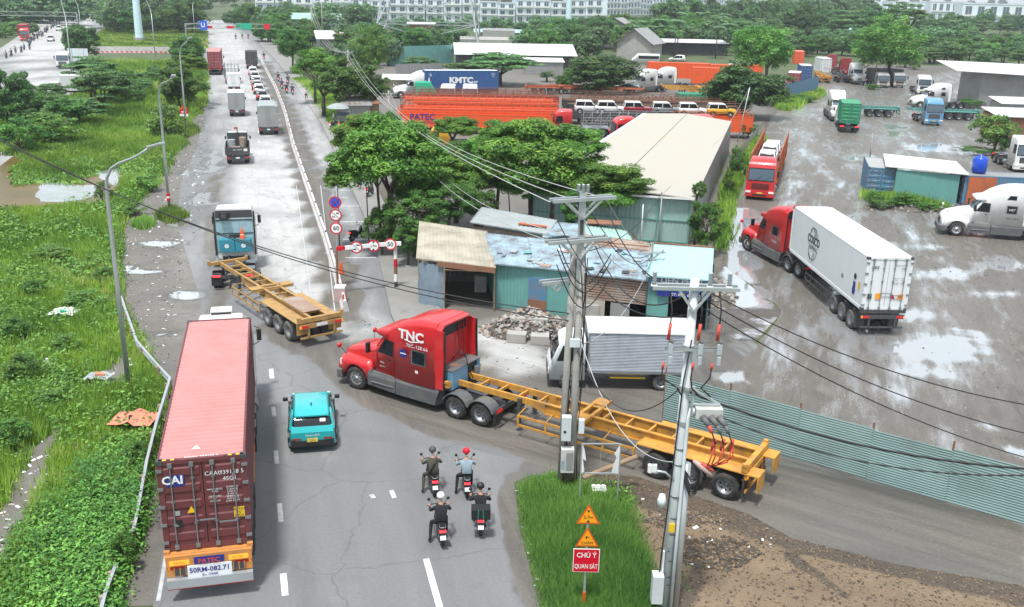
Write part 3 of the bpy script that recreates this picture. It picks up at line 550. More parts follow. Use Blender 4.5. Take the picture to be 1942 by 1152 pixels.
    if gen:
        f=MB().m('dirty_white' if gen=='white' else 'blue_paint');f.b2(-5.15,-4.55+.1,-.2,.95,1.15,1.95);f.b2(-5.15,-4.5,-1.1,-.9,1.15,1.95)
        f.m('fairing').b2(-5.17,-4.43,-1.12,.97,1.955,2.0).m('black').b2(-5.1,-4.6,-.9,-.2,1.15,1.9).m('grey_metal');f.cyl((-5.2,-.75,1.3),(-5.2,-.75,1.7),.12);f.m('rust').box((-4.8,.3,2.01),(.35,.3,.02));f.build('generator',t,bevel=.015)
    if ladder:
        f=MB().m('dark_red')
        for y in (-.35,-.7): f.bar((-4.52,y,3.72),(-4.62,y+.0,1.2),.035)
        for i in range(8): f.bar((-4.53-.01*i,-.35,3.5-i*.3),(-4.53-.01*i,-.7,3.5-i*.3),.025)
        f.build('ladder',t)
        f=MB().m('black');f.tube([(-4.5,.2,2.1),(-4.85,.1,2.5),(-5.15,0,2.45),(-5.25,-.05,1.9),(-5.5,-.1,1.4)],.02);f.tube([(-4.5,.0,2.1),(-4.8,-.1,2.6),(-5.1,-.15,2.2),(-5.2,-.2,1.3)],.02);f.m('dark_red').tube([(-4.5,.75,3.2),(-4.56,.75,2.7),(-4.56,.72,2.0)],.02);f.build('air_hoses',t)
    return t
def cabover(label,paint,loc,rz,group=None,H=3.55,back='black',bogie=(-3.3,-4.6),grille='black',deflector=False,single=False,sleep=True,plate='plate_yellow',visor='glass',W=1.22,L=2.2,r=.51,bumper=None,name='semi_tractor',rear=True,roofcap=True,chassis_end=None):
    t=thing(name,label,'truck',loc,rz,group)   # x=0 front axle; cab from +1.35 to +1.35-L
    x0=1.38;x1=x0-L;secs=[(x0+.02,.55,H*.44,W,W,.06),(x0-.03,.55,H*.56,W,W,.1),(x0-.16,.55,H*.82,W,W-.06,.14),(x0-.28,.55,H*.9,W,W-.1,.2),(x0-.6,.55,H*.97,W,W-.12,.25),(x0-1.1,.55,H,W,W-.12,.25),(x1,.55,H,W,W-.12,.2)]
    mb=MB().m(paint).loft([ring(*s) for s in secs],True)
    if back=='painted_hollow': mb.m('dark_grey').b2(x1-.02,x1-.005,-W+.12,W-.12,H-.6,H-.12)  # dark panel paints the shade of an opening; the wall stays closed
    mb.build('cab',t,auto=True);hw=hwf(secs)
    g=MB().m('black').face([(x0+.0+.04,-W+.1,H*.48),(x0+.04,W-.1,H*.48),(x0-.1,W-.14,H*.795),(x0-.1,-W+.14,H*.795)]);g.m('glass_sky').face([(x0+.055,-W+.16,H*.5),(x0+.055,W-.16,H*.5),(x0-.08,W-.2,H*.77),(x0-.08,-W+.2,H*.77)]);g.m('black').bar((x0+.07,-.5,H*.5),(x0+.02,.1,H*.6),.02).bar((x0+.07,.3,H*.5),(x0+.02,.8,H*.6),.02);g.build('windscreen',t)
    g=MB().m(grille).b2(x0+.02,x0+.05,-W*.62,W*.62,H*.27,H*.43);g.m('chrome' if grille=='black' else 'black')
    for i in range(4): g.b2(x0+.05,x0+.065,-W*.58,W*.58,H*.285+i*H*.035,H*.295+i*H*.035)
    g.build('grille',t)
    b=MB().m(bumper or paint).b2(x0-.3,x0+.1,-W-.01,W+.01,.32,.86);b.m('black').b2(x0+.1,x0+.11,-W*.5,W*.5,.4,.55);b.build('bumper',t,bevel=.05)
    g=MB().m(plate).b2(x0+.115,x0+.125,-.24,.24,.6,.72);g.build('number_plate',t)
    for s in (1,-1):
        l=MB().m('lamp_white').b2(x0+.08,x0+.13,min(s*W*.62,s*W*.95),max(s*W*.62,s*W*.95),.66,.84).m('amber').b2(x0+.06,x0+.11,min(s*W*.95,s*W*1.0),max(s*W*.95,s*W*1.0),.66,.8);l.build('headlight',t)
        w=MB().m('glass');sidepanel(w,[(x0-.15,H*.52),(x0-1.05,H*.52),(x0-1.05,H*.78),(x0-.3,H*.78)],hw,s,.015);w.build('side_window',t)
        m_=MB().m('black').box((x0+.12,s*(W+.2),H*.68),(.12,.2,.5)).bar((x0-.05,s*W,H*.8),(x0+.12,s*(W+.2),H*.76),.03).bar((x0-.05,s*W,H*.58),(x0+.12,s*(W+.2),H*.6),.03);m_.build('mirror',t)
        wheel(t,0,s*(W-.17),r,.28,s,'grey_metal')
    if visor=='visor': MB().m('black').loft([ring(x0+.2,H*.8,H*.84,W-.1,W-.12,.03),ring(x0-.15,H*.8,H*.88,W-.05,W-.1,.05)]).build('visor',t)
    if deflector:
        d=MB().m(paint).loft([ring(x0-.7,H-.02,H+.05,W-.35,W-.4,.04),ring(x0-1.3,H-.02,H+.28,W-.25,W-.35,.1),ring(x1+.15,H-.02,H+.3,W-.22,W-.32,.1)],True);d.m('white').b2(x0-1.35,x0-.75,-.42,.42,H+.2,H+.42).m('black').b2(x0-1.4,x0-1.34,-.4,.4,H+.22,H+.36);d.build('air_deflector',t,auto=True)
    if rear:
        e=(bogie[-1]-.8) if chassis_end is None else chassis_end
        c=MB().m('dark_grey')
        for s in (1,-1): c.bar((x0-.3,s*.42,.8),(e,s*.42,.88),.09,.26)
        for x in bogie: c.cyl((x,-.9,r),(x,.9,r),.09)
        c.b2(e,e+.06,-1.1,1.1,.7,.9);c.b2(x1-.1,.9,-.8,.8,.55,.9);c.m('grey_metal').cyl((x1-.3,1.05,.65),(x1-1.0,1.05,.65),.25);c.cyl((x1-.3,-1.05,.65),(x1-1.0,-1.05,.65),.25);c.build('chassis',t)
        for x in bogie:
            duals(t,x,r,W)
        if not single:
            MB().m('grey_metal').box((sum(bogie)/2,0,1.12),(.95,1.,.1),ry=.05).build('fifth_wheel',t)
            for x in bogie:
                for s in (1,-1):
                    f=MB().m('grey_metal').b2(x-.35,x+.35,min(s*.66,s*1.24),max(s*.66,s*1.24),1.1,1.13);f.build('mudguard',t)
        for s in (1,-1):
            f=MB().m('black').b2(e-.0,e+.03,min(s*.66,s*1.24),max(s*.66,s*1.24),.3,.85);f.build('mud_flap',t)
            f=MB().m('tail_lit').b2(e-.04,e-.0,min(s*.72,s*1.15),max(s*.72,s*1.15),.82,.92);f.build('tail_light',t)
    return t
def container(label,side,loc,rz,L=12.19,Hc=2.9,top=None,roof=None,reefer=False,group=None,doors=True,rust=False,pitch=.28,name='shipping_container',texts=()):
    """rear (doors) at x=0, front at x=L, base at z=0"""
    t=thing(name,label,'container',loc,rz,group);top=top or side;W=1.219
    f=MB().m(top)
    for s in (1,-1):
        y=s*(W-.05);f.b2(0,L,y-.05,y+.05,0,.16);f.b2(0,L,y-.03,y+.03,Hc-.1,Hc)
        for x in (.08,L-.08): f.b2(x-.08,x+.08,s*W-(.16 if s>0 else 0),s*W+(0 if s>0 else .16),.0,Hc)
    for x in (.06,L-.06): f.b2(x-.06,x+.06,-W,W,Hc-.12,Hc);f.b2(x-.06,x+.06,-W,W,0,.16)
    f.m('dark_grey')
    for x in (.08,L-.08):
        for s in (1,-1):
            for z in (.06,Hc-.06): f.box((x,s*(W-.08),z),(.19,.17,.13))
    f.build('frame',t)
    def corr(n,pt,flat):
        A=[];i=0;x=.14
        while x<L-.14:
            A+=[(x,0),(x+pitch*.25,0),(x+pitch*.5,1),(x+pitch*.75,1)];x+=pitch
        A.append((L-.14,0));return A
    for s in (1,-1):
        w=MB().m(side)
        if reefer: w.b2(.1,L-.1,min(s*(W-.06),s*(W-.02)),max(s*(W-.06),s*(W-.02)),.15,Hc-.08)
        else:
            pr=corr(0,0,0);v=[(x,s*(W-.015-.036*k),z) for x,k in pr for z in (.12,Hc-.08)];w.add(v,[(2*i,2*i+2,2*i+3,2*i+1) for i in range(len(pr)-1)])
        w.build('side_wall',t)
    r=MB().m(roof or side)
    if reefer: r.b2(.1,L-.1,-W+.06,W-.06,Hc-.06,Hc-.012)
    else:
        pr=[];x=.14
        while x<L-.14: pr+=[(x,0),(x+pitch*.12,-1),(x+pitch*.3,-1),(x+pitch*.42,0)];x+=pitch
        pr.append((L-.14,0));v=[(x,y,Hc-.012+.045*k) for x,k in pr for y in (-W+.06,W-.06)];r.add(v,[(2*i,2*i+2,2*i+3,2*i+1) for i in range(len(pr)-1)])
    r.build('roof',t)
    w=MB().m(side)
    w.b2(L-.1,L-.05,-W+.1,W-.1,.1,Hc-.1);w.build('front_wall',t)
    for s in (1,-1):
        y0,y1=(.012,W-.09) if s>0 else (-W+.09,-.012);d=MB().m(side);d.b2(.03,.08,y0,y1,.17,Hc-.13)
        if not reefer:
            zz=(Hc-.3)/5
            for i in range(5): d.prism([(.03,.22+i*zz+.06),(.0,.22+i*zz+.12),(.0,.22+i*zz+zz*.62),(.03,.22+i*zz+zz*.7)],y0+.08,y1-.08)
        d.build('door',t)
        hd=[o for o in [0]]
        for y in (s*.28,s*.86):
            d=MB().m('grey_metal');d.cyl((-.03,y,.1),(-.03,y,Hc-.08),.022,n=6)
            for z in (.14,Hc-.14): d.box((-.03,y,z),(.06,.12,.13))
            for z in (Hc*.3,Hc*.55,Hc*.8): d.box((-.01,y,z),(.04,.1,.05))
            d.bar((-.05,y,Hc*.33+(.0 if abs(y)<.5 else -.12)),(-.05,y+(-.1 if y>0 else .5),Hc*.33+(.0 if abs(y)<.5 else -.12)),.035);d.build('lock_rod',t)
        if reefer or 1:
            d=MB().m('grey_metal')
            for i in range(5): d.box((.0,s*(W-.06),.3+i*(Hc-.6)/4),(.08,.16,.08))
            d.build('hinge',t)
    for st,where,o,h,mt,kw in texts:
        if where=='rear': text(t,st,(-.015,-o[0],o[1]),(0,-1,0),(0,0,1),h,mt,**kw)
        elif where=='left': text(t,st,(o[0],W-.005,o[1]),(-1,0,0),(0,0,1),h,mt,**kw)
        elif where=='right': text(t,st,(o[0],-W+.005,o[1]),(1,0,0),(0,0,1),h,mt,**kw)
        elif where=='roof': text(t,st,(o[0],o[1],Hc+.0),(0,-1,0),(1,0,0),h,mt,**kw)
    return t
def chassis_trailer(label,paint,loc,rz,L=12.4,dark='dark_grey',axles=(1.6,2.95,4.3),deck=True,group=None,mid=True,boxes='yellow',loaded=False,legs=True,guard=True,tyre='rubber',rim='grey_metal',midx=6.1):
    """skeleton container chassis: rear end at x=0, nose at x=L; frame top at z=1.5"""
    t=thing('container_chassis',label,'trailer',loc,rz,group)
    f=MB().m(paint);hb=.45
    for s in (1,-1):
        y=s*hb
        f.b2(0,8.6,y-.07,y+.07,1.42,1.46);f.b2(0,8.6,y-.012,y+.012,1.02,1.42);f.b2(0,8.6,y-.07,y+.07,.98,1.02)
        f.prism([(8.6,1.0),(9.3,1.2),(L,1.22),(L,1.46),(8.6,1.46)],y-.05,y+.05)
    n=13
    for i in range(1,n): x=.3+i*(L-.5)/n; f.b2(x-.04,x+.04,-hb,hb,1.3,1.41)
    f.b2(L-.18,L,-1.2,1.2,1.3,1.5);f.b2(0,.2,-1.22,1.22,1.28,1.5)
    f.build('frame',t)
    for s in (1,-1):
        for x in (L-.09,.1): MB().m(paint).box((x,s*1.16,1.54),(.17,.16,.1)).build('corner_lock',t)
    if mid:
        for x in (midx,):
            f=MB().m(paint);f.b2(x-.3,x-.16,-1.2,1.2,1.36,1.5);f.b2(x+.16,x+.3,-1.2,1.2,1.36,1.5);
            for s in (1,-1): f.b2(x-.3,x+.3,min(s*.55,s*1.2),max(s*.55,s*1.2),1.48,1.52)
            f.build('bolster',t)
    if deck:
        f=MB().m(paint)
        for s in (1,-1):
            y0,y1=(.52,1.22) if s>0 else (-1.22,-.52);f.b2(axles[0]-1.2,axles[-1]+.75,y0,y1,1.2,1.24);f.b2(axles[0]-1.2,axles[0]-1.15,y0,y1,.6,1.2)
        f.build('mudguard_deck',t)
    f=MB().m(dark if loaded else paint)
    f.b2(-.03,.1,-1.18,1.18,.98,1.2);f.b2(-.02,.04,-1.15,1.15,.45,.55)
    for s in (1,-1): f.b2(-.02,.06,s*.7-.05,s*.7+.05,.45,1.1)
    f.build('rear_bumper',t)
    for s in (1,-1):
        f=MB().m('dark_grey').b2(axles[0]-.68,axles[0]-.65,min(s*.66,s*1.2),max(s*.66,s*1.2),.25,1.15);f.build('mud_flap',t)
        f=MB().m('tail_red').b2(-.06,-.03,min(s*.72,s*1.1),max(s*.72,s*1.1),1.03,1.14).m('amber').b2(-.06,-.03,min(s*1.1,s*1.16),max(s*1.1,s*1.16),1.03,1.14);f.build('tail_light',t)
        if legs:
            f=MB().m(dark).b2(L-3.4,L-3.25,s*.62-.07,s*.62+.07,.35,1.45);f.box((L-3.32,s*.62,.32),(.26,.24,.05));f.build('landing_leg',t)
        if guard:
            f=MB().m(paint);y=s*1.16
            f.bar((axles[-1]+.9,y,.95),(L-3.6,y,.95),.04,.09);f.bar((axles[-1]+.9,y,.55),(L-3.6,y,.55),.04,.09)
            for k in range(5): x=axles[-1]+.9+k*(L-4.5-axles[-1])/4; f.bar((x,y,.52),(x,y,.98),.05,.08);f.bar((x,s*.5,1.1),(x,y-s*.03,.98),.04)
            f.build('side_guard',t)
    for x in axles: MB().m('dark_grey').cyl((x,-.9,.52),(x,.9,.52),.075).box((x,.45,.8),(.9,.08,.12)).box((x,-.45,.8),(.9,.08,.12)).build('axle',t)
    MB().m('grey_metal').cyl((7.2,-.3,.9),(7.9,-.3,.9),.15).build('air_tank',t)
    for x in axles: duals(t,x,.51,1.22,rim,tyre)
    return t
def box_truck(label,loc,rz,cab='white',body='tin_grey',L=6.2,H=3.1,W=1.05,Lb=4.3,style='box',roof=None,group=None,ribs=True,cabH=2.25,name='box_truck',doors='body',r=.4,guard=False,z0=.95):
    """origin: ground under the rear end, x forward"""
    t=thing(name,label,'truck',loc,rz,group);x1=L-.02;x0=L-1.65;roof=roof or body
    secs=[(x0,.45,cabH,W-.02,W-.12,.14),(x1-.75,.45,cabH,W-.02,W-.12,.14),(x1-.5,.45,cabH-.12,W-.02,W-.1,.14),(x1-.12,.45,1.35,W-.03,W-.05,.1),(x1,.45,1.15,W-.06,W-.1,.1)]
    MB().m(cab).loft([ring(*s) for s in secs],True).build('cab',t,auto=True);hw=hwf(secs)
    MB().m('glass').face([(x1-.09,-W+.12,1.38),(x1-.09,W-.12,1.38),(x1-.47,W-.2,cabH-.2),(x1-.47,-W+.2,cabH-.2)]).build('windscreen',t)
    for s in (1,-1):
        w=MB().m('glass');sidepanel(w,[(x1-.35,1.35),(x1-1.3,1.35),(x1-1.3,cabH-.28),(x1-.62,cabH-.28)],hw,s,.015);w.build('side_window',t)
        MB().m('lamp_white').b2(x1-.03,x1+.02,min(s*W*.55,s*W*.88),max(s*W*.55,s*W*.88),.72,.92).build('headlight',t)
        MB().m('black').box((x1-.1,s*(W+.14),1.75),(.08,.16,.32)).bar((x1-.2,s*(W-.05),1.95),(x1-.1,s*(W+.12),1.88),.03).build('mirror',t)
        wheel(t,x1-.85,s*(W-.14),r,.24,s);wheel(t,1.25,s*(W-.25),r,.46,s,hub=1,tyre='rubber_dusty' if guard else 'rubber')
        MB().m('tail_red').b2(-.03,.0,min(s*W*.7,s*W*.95),max(s*W*.7,s*W*.95),.66,.78).build('tail_light',t)
    MB().m('dark_grey').b2(x1-.02,x1+.06,-W+.05,W-.05,.42,.7).build('bumper',t)
    c=MB().m('dark_grey')
    for s in (1,-1): c.b2(0,x1-.2,s*.38-.05,s*.38+.05,.6,.9)
    c.b2(.0,.08,-W+.1,W-.1,.5,.85);c.cyl((1.25,-.7,r),(1.25,.7,r),.08)
    if guard:
        c.m('sign_yellow')
        for s in (1,-1): c.b2(2.0,3.6,s*(W-.1)-.02,s*(W-.1)+.02,.55,.62);c.b2(2.1,3.7,s*(W-.1)-.02,s*(W-.1)+.02,.75,.82)
    c.build('chassis',t);MB().m('plate_white' if style!='flat' else 'plate_yellow').b2(-.04,-.03,-.18,.18,.62,.76).build('number_plate',t)
    bw=W+.05
    b=MB().m(body)
    if style in('box','tarp'):
        for s in (1,-1):
            if ribs:
                n=int(H*9);
                pr=[]
                for i in range(n): z=z0+.1+(H-z0-.15)*i/n;d=(H-z0-.15)/n;pr+=[(z,0),(z+d*.5,1)]
                b.add([(x,s*(bw-.02*k),z) for z,k in pr for x in (.03,Lb)],[(2*i,2*i+1,2*i+3,2*i+2) for i in range(len(pr)-1)])
                b.b2(0,.06,s*bw-.03,s*bw+.03,z0,H);b.b2(Lb-.06,Lb,s*bw-.03,s*bw+.03,z0,H)
                b.b2(0,Lb,s*bw-.03,s*bw+.03,z0,z0+.12)
            else: b.b2(0,Lb,s*bw-.03,s*bw+.03,z0,H)
        b.b2(Lb-.04,Lb,-bw,bw,z0,H);b.b2(0,Lb,-bw,bw,z0,z0+.08);b.build('cargo_body',t)
        rf=MB().m(roof)
        if style=='tarp': rf.loft([[(-.05,-bw-.03,H-.12),(-.05,-bw*.6,H+.03),(-.05,bw*.6,H+.03),(-.05,bw+.03,H-.12)],[(Lb+.03,-bw-.03,H-.12),(Lb+.03,-bw*.6,H+.05),(Lb+.03,bw*.6,H+.05),(Lb+.03,bw+.03,H-.12)]])
        else: rf.b2(-.02,Lb+.02,-bw-.04,bw+.04,H-.03,H+.03)
        rf.build('roof',t)
        dm=doors if doors!='body' else body
        for s in (1,-1):
            d=MB().m(dm).b2(-.03,.02,min(s*.012,s*(bw-.03)),max(s*.012,s*(bw-.03)),z0+.08,H-.08);d.m('grey_metal').bar((-.045,s*.22,z0+.1),(-.045,s*.22,H-.1),.025).box((-.05,s*.22,z0+.6),(.03,.14,.08)).box((-.05,s*(bw-.1),z0+.4),(.03,.1,.08)).box((-.05,s*(bw-.1),H-.5),(.03,.1,.08));d.build('rear_door',t)
    elif style=='open':
        b.b2(0,Lb,-bw,bw,z0,z0+.1)
        for s in (1,-1): b.b2(0,Lb,s*bw-.03,s*bw+.03,z0+.1,H)
        b.b2(-.04,.02,-bw,bw,z0,H);b.b2(Lb-.05,Lb,-bw,bw,z0,H);b.build('cargo_body',t)
    elif style=='cage':
        b.b2(0,Lb,-bw,bw,z0,z0+.1)
        for s in (1,-1):
            for i in range(9): b.bar((i*Lb/8,s*bw,z0),(i*Lb/8,s*bw,H),.05)
            for k in range(5): z=z0+.3+k*(H-z0-.3)/4;b.bar((0,s*bw,z),(Lb,s*bw,z),.05)
        for i in range(5): b.bar((0,-bw+i*bw/2,z0),(0,-bw+i*bw/2,H),.05);b.bar((Lb,-bw+i*bw/2,z0),(Lb,-bw+i*bw/2,H),.05)
        for k in range(4): z=z0+.3+k*(H-z0-.3)/3;b.bar((0,-bw,z),(0,bw,z),.05)
        b.build('cargo_cage',t)
    return t
def car(label,paint,loc,rz,group=None,L=4.1,W=.88,H=1.55,kind='suv',roofmat=None,name='parked_car',lit=False,plate='plate_white',tail=True):
    """origin: ground under the rear bumper, x forward"""
    t=thing(name,label,'car',loc,rz,group);s_=L/4.3
    def R_(x,zb,zt,w,wt,r=.1): return ring(x*s_,zb,zt,w,wt,r)
    hb=H*.62
    zb=.28
    b=MB().m(paint)
    if kind=='suv': bs=[(0.0,.5,hb-.22,W*.7,W*.66,.12),(.05,.4,hb-.08,W*.84,W*.78,.18),(.18,zb,hb-.01,W*.95,W*.87,.2),(.4,zb,hb+.03,W*.99,W*.9,.22),(.8,zb,hb+.02,W*1.01,W*.92,.2),(2.0,zb,hb,W,W*.92,.2),(2.6,zb,hb,W,W*.93,.2),(3.1,zb,hb-.03,W,W*.9,.2),(3.7,zb,hb-.1,W*.98,W*.84,.24),(4.0,zb,hb-.18,W*.92,W*.78,.22),(4.2,.32,hb-.28,W*.82,W*.68,.18),(4.3,.4,hb-.4,W*.66,W*.56,.1)]
    else: bs=[(0.02,.4,hb-.05,W*.93,W*.9,.06),(.12,zb,hb,W,W*.94,.08),(2.9,zb,hb,W,W*.94,.08),(3.1,zb,hb-.02,W,W*.92,.08),(4.2,.3,hb-.08,W*.97,W*.88,.1),(4.3,.36,hb-.2,W*.9,W*.84,.08)]
    b.loft([R_(*q) for q in bs],True).build('body',t,auto=True)
    if kind=='suv': gs=[(.1,hb-.1,hb+.1,W*.84,W*.8,.08),(.3,hb-.1,H-.12,W*.9,W*.76,.08),(.9,hb-.1,H-.04,W*.91,W*.72,.1),(2.1,hb-.1,H-.02,W*.92,W*.72,.1),(2.45,hb-.1,H-.1,W*.92,W*.74,.1),(3.25,hb-.12,hb,W*.9,W*.84,.03)]
    else: gs=[(.08,hb-.1,hb+.02,W*.9,W*.88,.04),(.3,hb-.1,H-.06,W*.91,W*.8,.08),(2.5,hb-.1,H-.05,W*.92,W*.8,.08),(3.05,hb-.1,hb+.02,W*.92,W*.86,.03)]
    g=MB().m('glass').loft([R_(*q) for q in gs],True).build('windows',t,auto=True);hg=hwf([(q[0]*s_,*q[1:5]) for q in gs])
    r=MB().m(roofmat or paint)
    if kind=='suv': rs=[(.27,H-.2,H-.1,W*.76,W*.7,.04),(.55,H-.14,H-.005,W*.79,W*.7,.07),(1.3,H-.11,H+.02,W*.79,W*.7,.08),(2.1,H-.11,H+.01,W*.79,W*.7,.08),(2.42,H-.2,H-.07,W*.79,W*.7,.05)]
    else: rs=[(.22,H-.14,H-.05,W*.84,W*.8,.04),(.4,H-.12,H,W*.86,W*.8,.06),(2.4,H-.12,H+.01,W*.86,W*.8,.06),(2.62,H-.2,H-.08,W*.84,W*.78,.04)]
    r.loft([R_(*q) for q in rs],True)
    for s in (1,-1):    # pillars
        for x0,x1 in (((.32,.12),(2.42,3.22)) if kind=='suv' else ((.3,.1),(2.55,3.05))):
            for (xt,xb) in ((x0,x1),): r.bar((xt*s_,s*(W*.76),H-.14),(xb*s_,s*(W*.87),hb-.02),.07)
        r.bar((1.55*s_,s*(W*.765),H-.12),(1.5*s_,s*(W*.92),hb),.06)
        if kind=='suv': r.loft([[(.95*s_,s*W*.8,H-.12),(.4*s_,s*W*.8,H-.12),(.1*s_,s*W*.9,hb-.02),(.8*s_,s*W*.93,hb-.02)],[(.95*s_,s*W*.74,H-.1),(.4*s_,s*W*.74,H-.1),(.1*s_,s*W*.84,hb),(.8*s_,s*W*.89,hb)]])
    r.build('roof',t,auto=True)
    for s in (1,-1):
        for x in (.78,3.42): wheel(t,x*s_,s*(W-.1),.33,.22,s,'chrome')
        if tail: MB().m('tail_lit' if lit else 'tail_red').box((.07*s_,s*W*.78,hb-.24),(.14,W*.3,.12)).build('tail_light',t)
        else: MB().m('dark_red').b2(-.03,.1,min(s*W*.45,s*W*.8),max(s*W*.45,s*W*.8),.6,.67).build('tail_light',t)
        MB().m('lamp_white').box((4.2*s_,s*W*.66,hb-.33),(.14,W*.34,.12)).build('headlight',t)
        MB().m('black').box((2.95*s_,s*(W+.1),hb+.06),(.16,.2,.13)).build('mirror',t,bevel=.02)
        a=MB().m('black')
        for x in (.78,3.42): a.loft([[(x*s_+.4*math.cos(PI*k/6),s*(W+.008),.33+.4*math.sin(PI*k/6)) for k in range(7)]+[(x*s_+.33*math.cos(PI*k/6),s*(W+.008),.33+.33*math.sin(PI*k/6)) for k in range(6,-1,-1)],[(x*s_+.4*math.cos(PI*k/6),s*(W-.05),.33+.4*math.sin(PI*k/6)) for k in range(7)]+[(x*s_+.33*math.cos(PI*k/6),s*(W-.05),.33+.33*math.sin(PI*k/6)) for k in range(6,-1,-1)]])
        a.b2(1.2*s_,3.*s_,min(s*W*.99,s*(W+.012)),max(s*W*.99,s*(W+.012)),.26,.4);a.build('arch_trim',t)
    MB().m('black').b2(-.02,.12,-W*.86,W*.86,.3,.56).build('bumper',t,bevel=.03);MB().m('black').b2(4.2*s_,4.36*s_,-W*.7,W*.7,.3,.52).build('bumper',t,bevel=.03)
    MB().m(plate).b2(-.035,-.022,-.2,.2,.5,.66).b2(4.365*s_,4.375*s_,-.2,.2,.4,.52).build('number_plate',t)
    return t
# ------------------------------------------------------------ motorbike and rider
def bake(o):
    dg=bpy.context.evaluated_depsgraph_get();me=bpy.data.meshes.new_from_object(o.evaluated_get(dg));old=o.data;o.modifiers.clear();o.data=me;bpy.data.meshes.remove(old);return o
def body(name,joints,bones,mats,region,parent,root=0,sub=1,hands=()):
    """one continuous skinned figure; region(face centre)->material name"""
    me=bpy.data.meshes.new(name);me.from_pydata([j[:3] for j in joints],bones,[]);o=bpy.data.objects.new(name,me);S.collection.objects.link(o)
    md=o.modifiers.new('skin','SKIN');md.use_smooth_shade=True
    sv=me.skin_vertices[0].data
    for i,j in enumerate(joints): sv[i].radius=(j[3],j[4] if len(j)>4 else j[3])
    sv[root].use_root=True
    if sub: s=o.modifiers.new('sub','SUBSURF');s.levels=sub;s.render_levels=sub
    bake(o);me=o.data;me.materials.clear()
    for k in mats: me.materials.append(M[k])
    for p in me.polygons: p.material_index=mats.index(region(p.center));p.use_smooth=True
    # hands: palm and five fingers curled round the grip
    if hands:
        bm=bmesh.new();bm.from_mesh(me);si=mats.index('skin')
        for h in hands:
            h=Vector(h);sd=1 if h.y>0 else -1;mb=MB()
            mb.lathe([(.001,-.05),(.035,-.03),(.04,.02),(.028,.05),(.001,.055)],h+Vector((.0,0,.0)),'x',8)
            for i,ln in enumerate((.07,.08,.075,.06)):
                y=h.y+sd*(-.032+i*.021);mb.tube([(h.x+.03,y,h.z+.015),(h.x+.03+ln*.45,y,h.z+.01),(h.x+.03+ln*.6,y,h.z-.02),(h.x+.03+ln*.35,y,h.z-.045)],[.0105,.0095,.009,.008],6)
            mb.tube([(h.x-.01,h.y-sd*.035,h.z),(h.x+.03,h.y-sd*.05,h.z-.02),(h.x+.055,h.y-sd*.04,h.z-.035)],[.012,.011,.009],6)
            vs=[bm.verts.new(q) for q in mb.v]
            for f in mb.f:
                try: q=bm.faces.new([vs[i] for i in f]);q.material_index=si;q.smooth=True
                except ValueError: pass
        bm.to_mesh(me);bm.free()
    o.parent=parent;return o
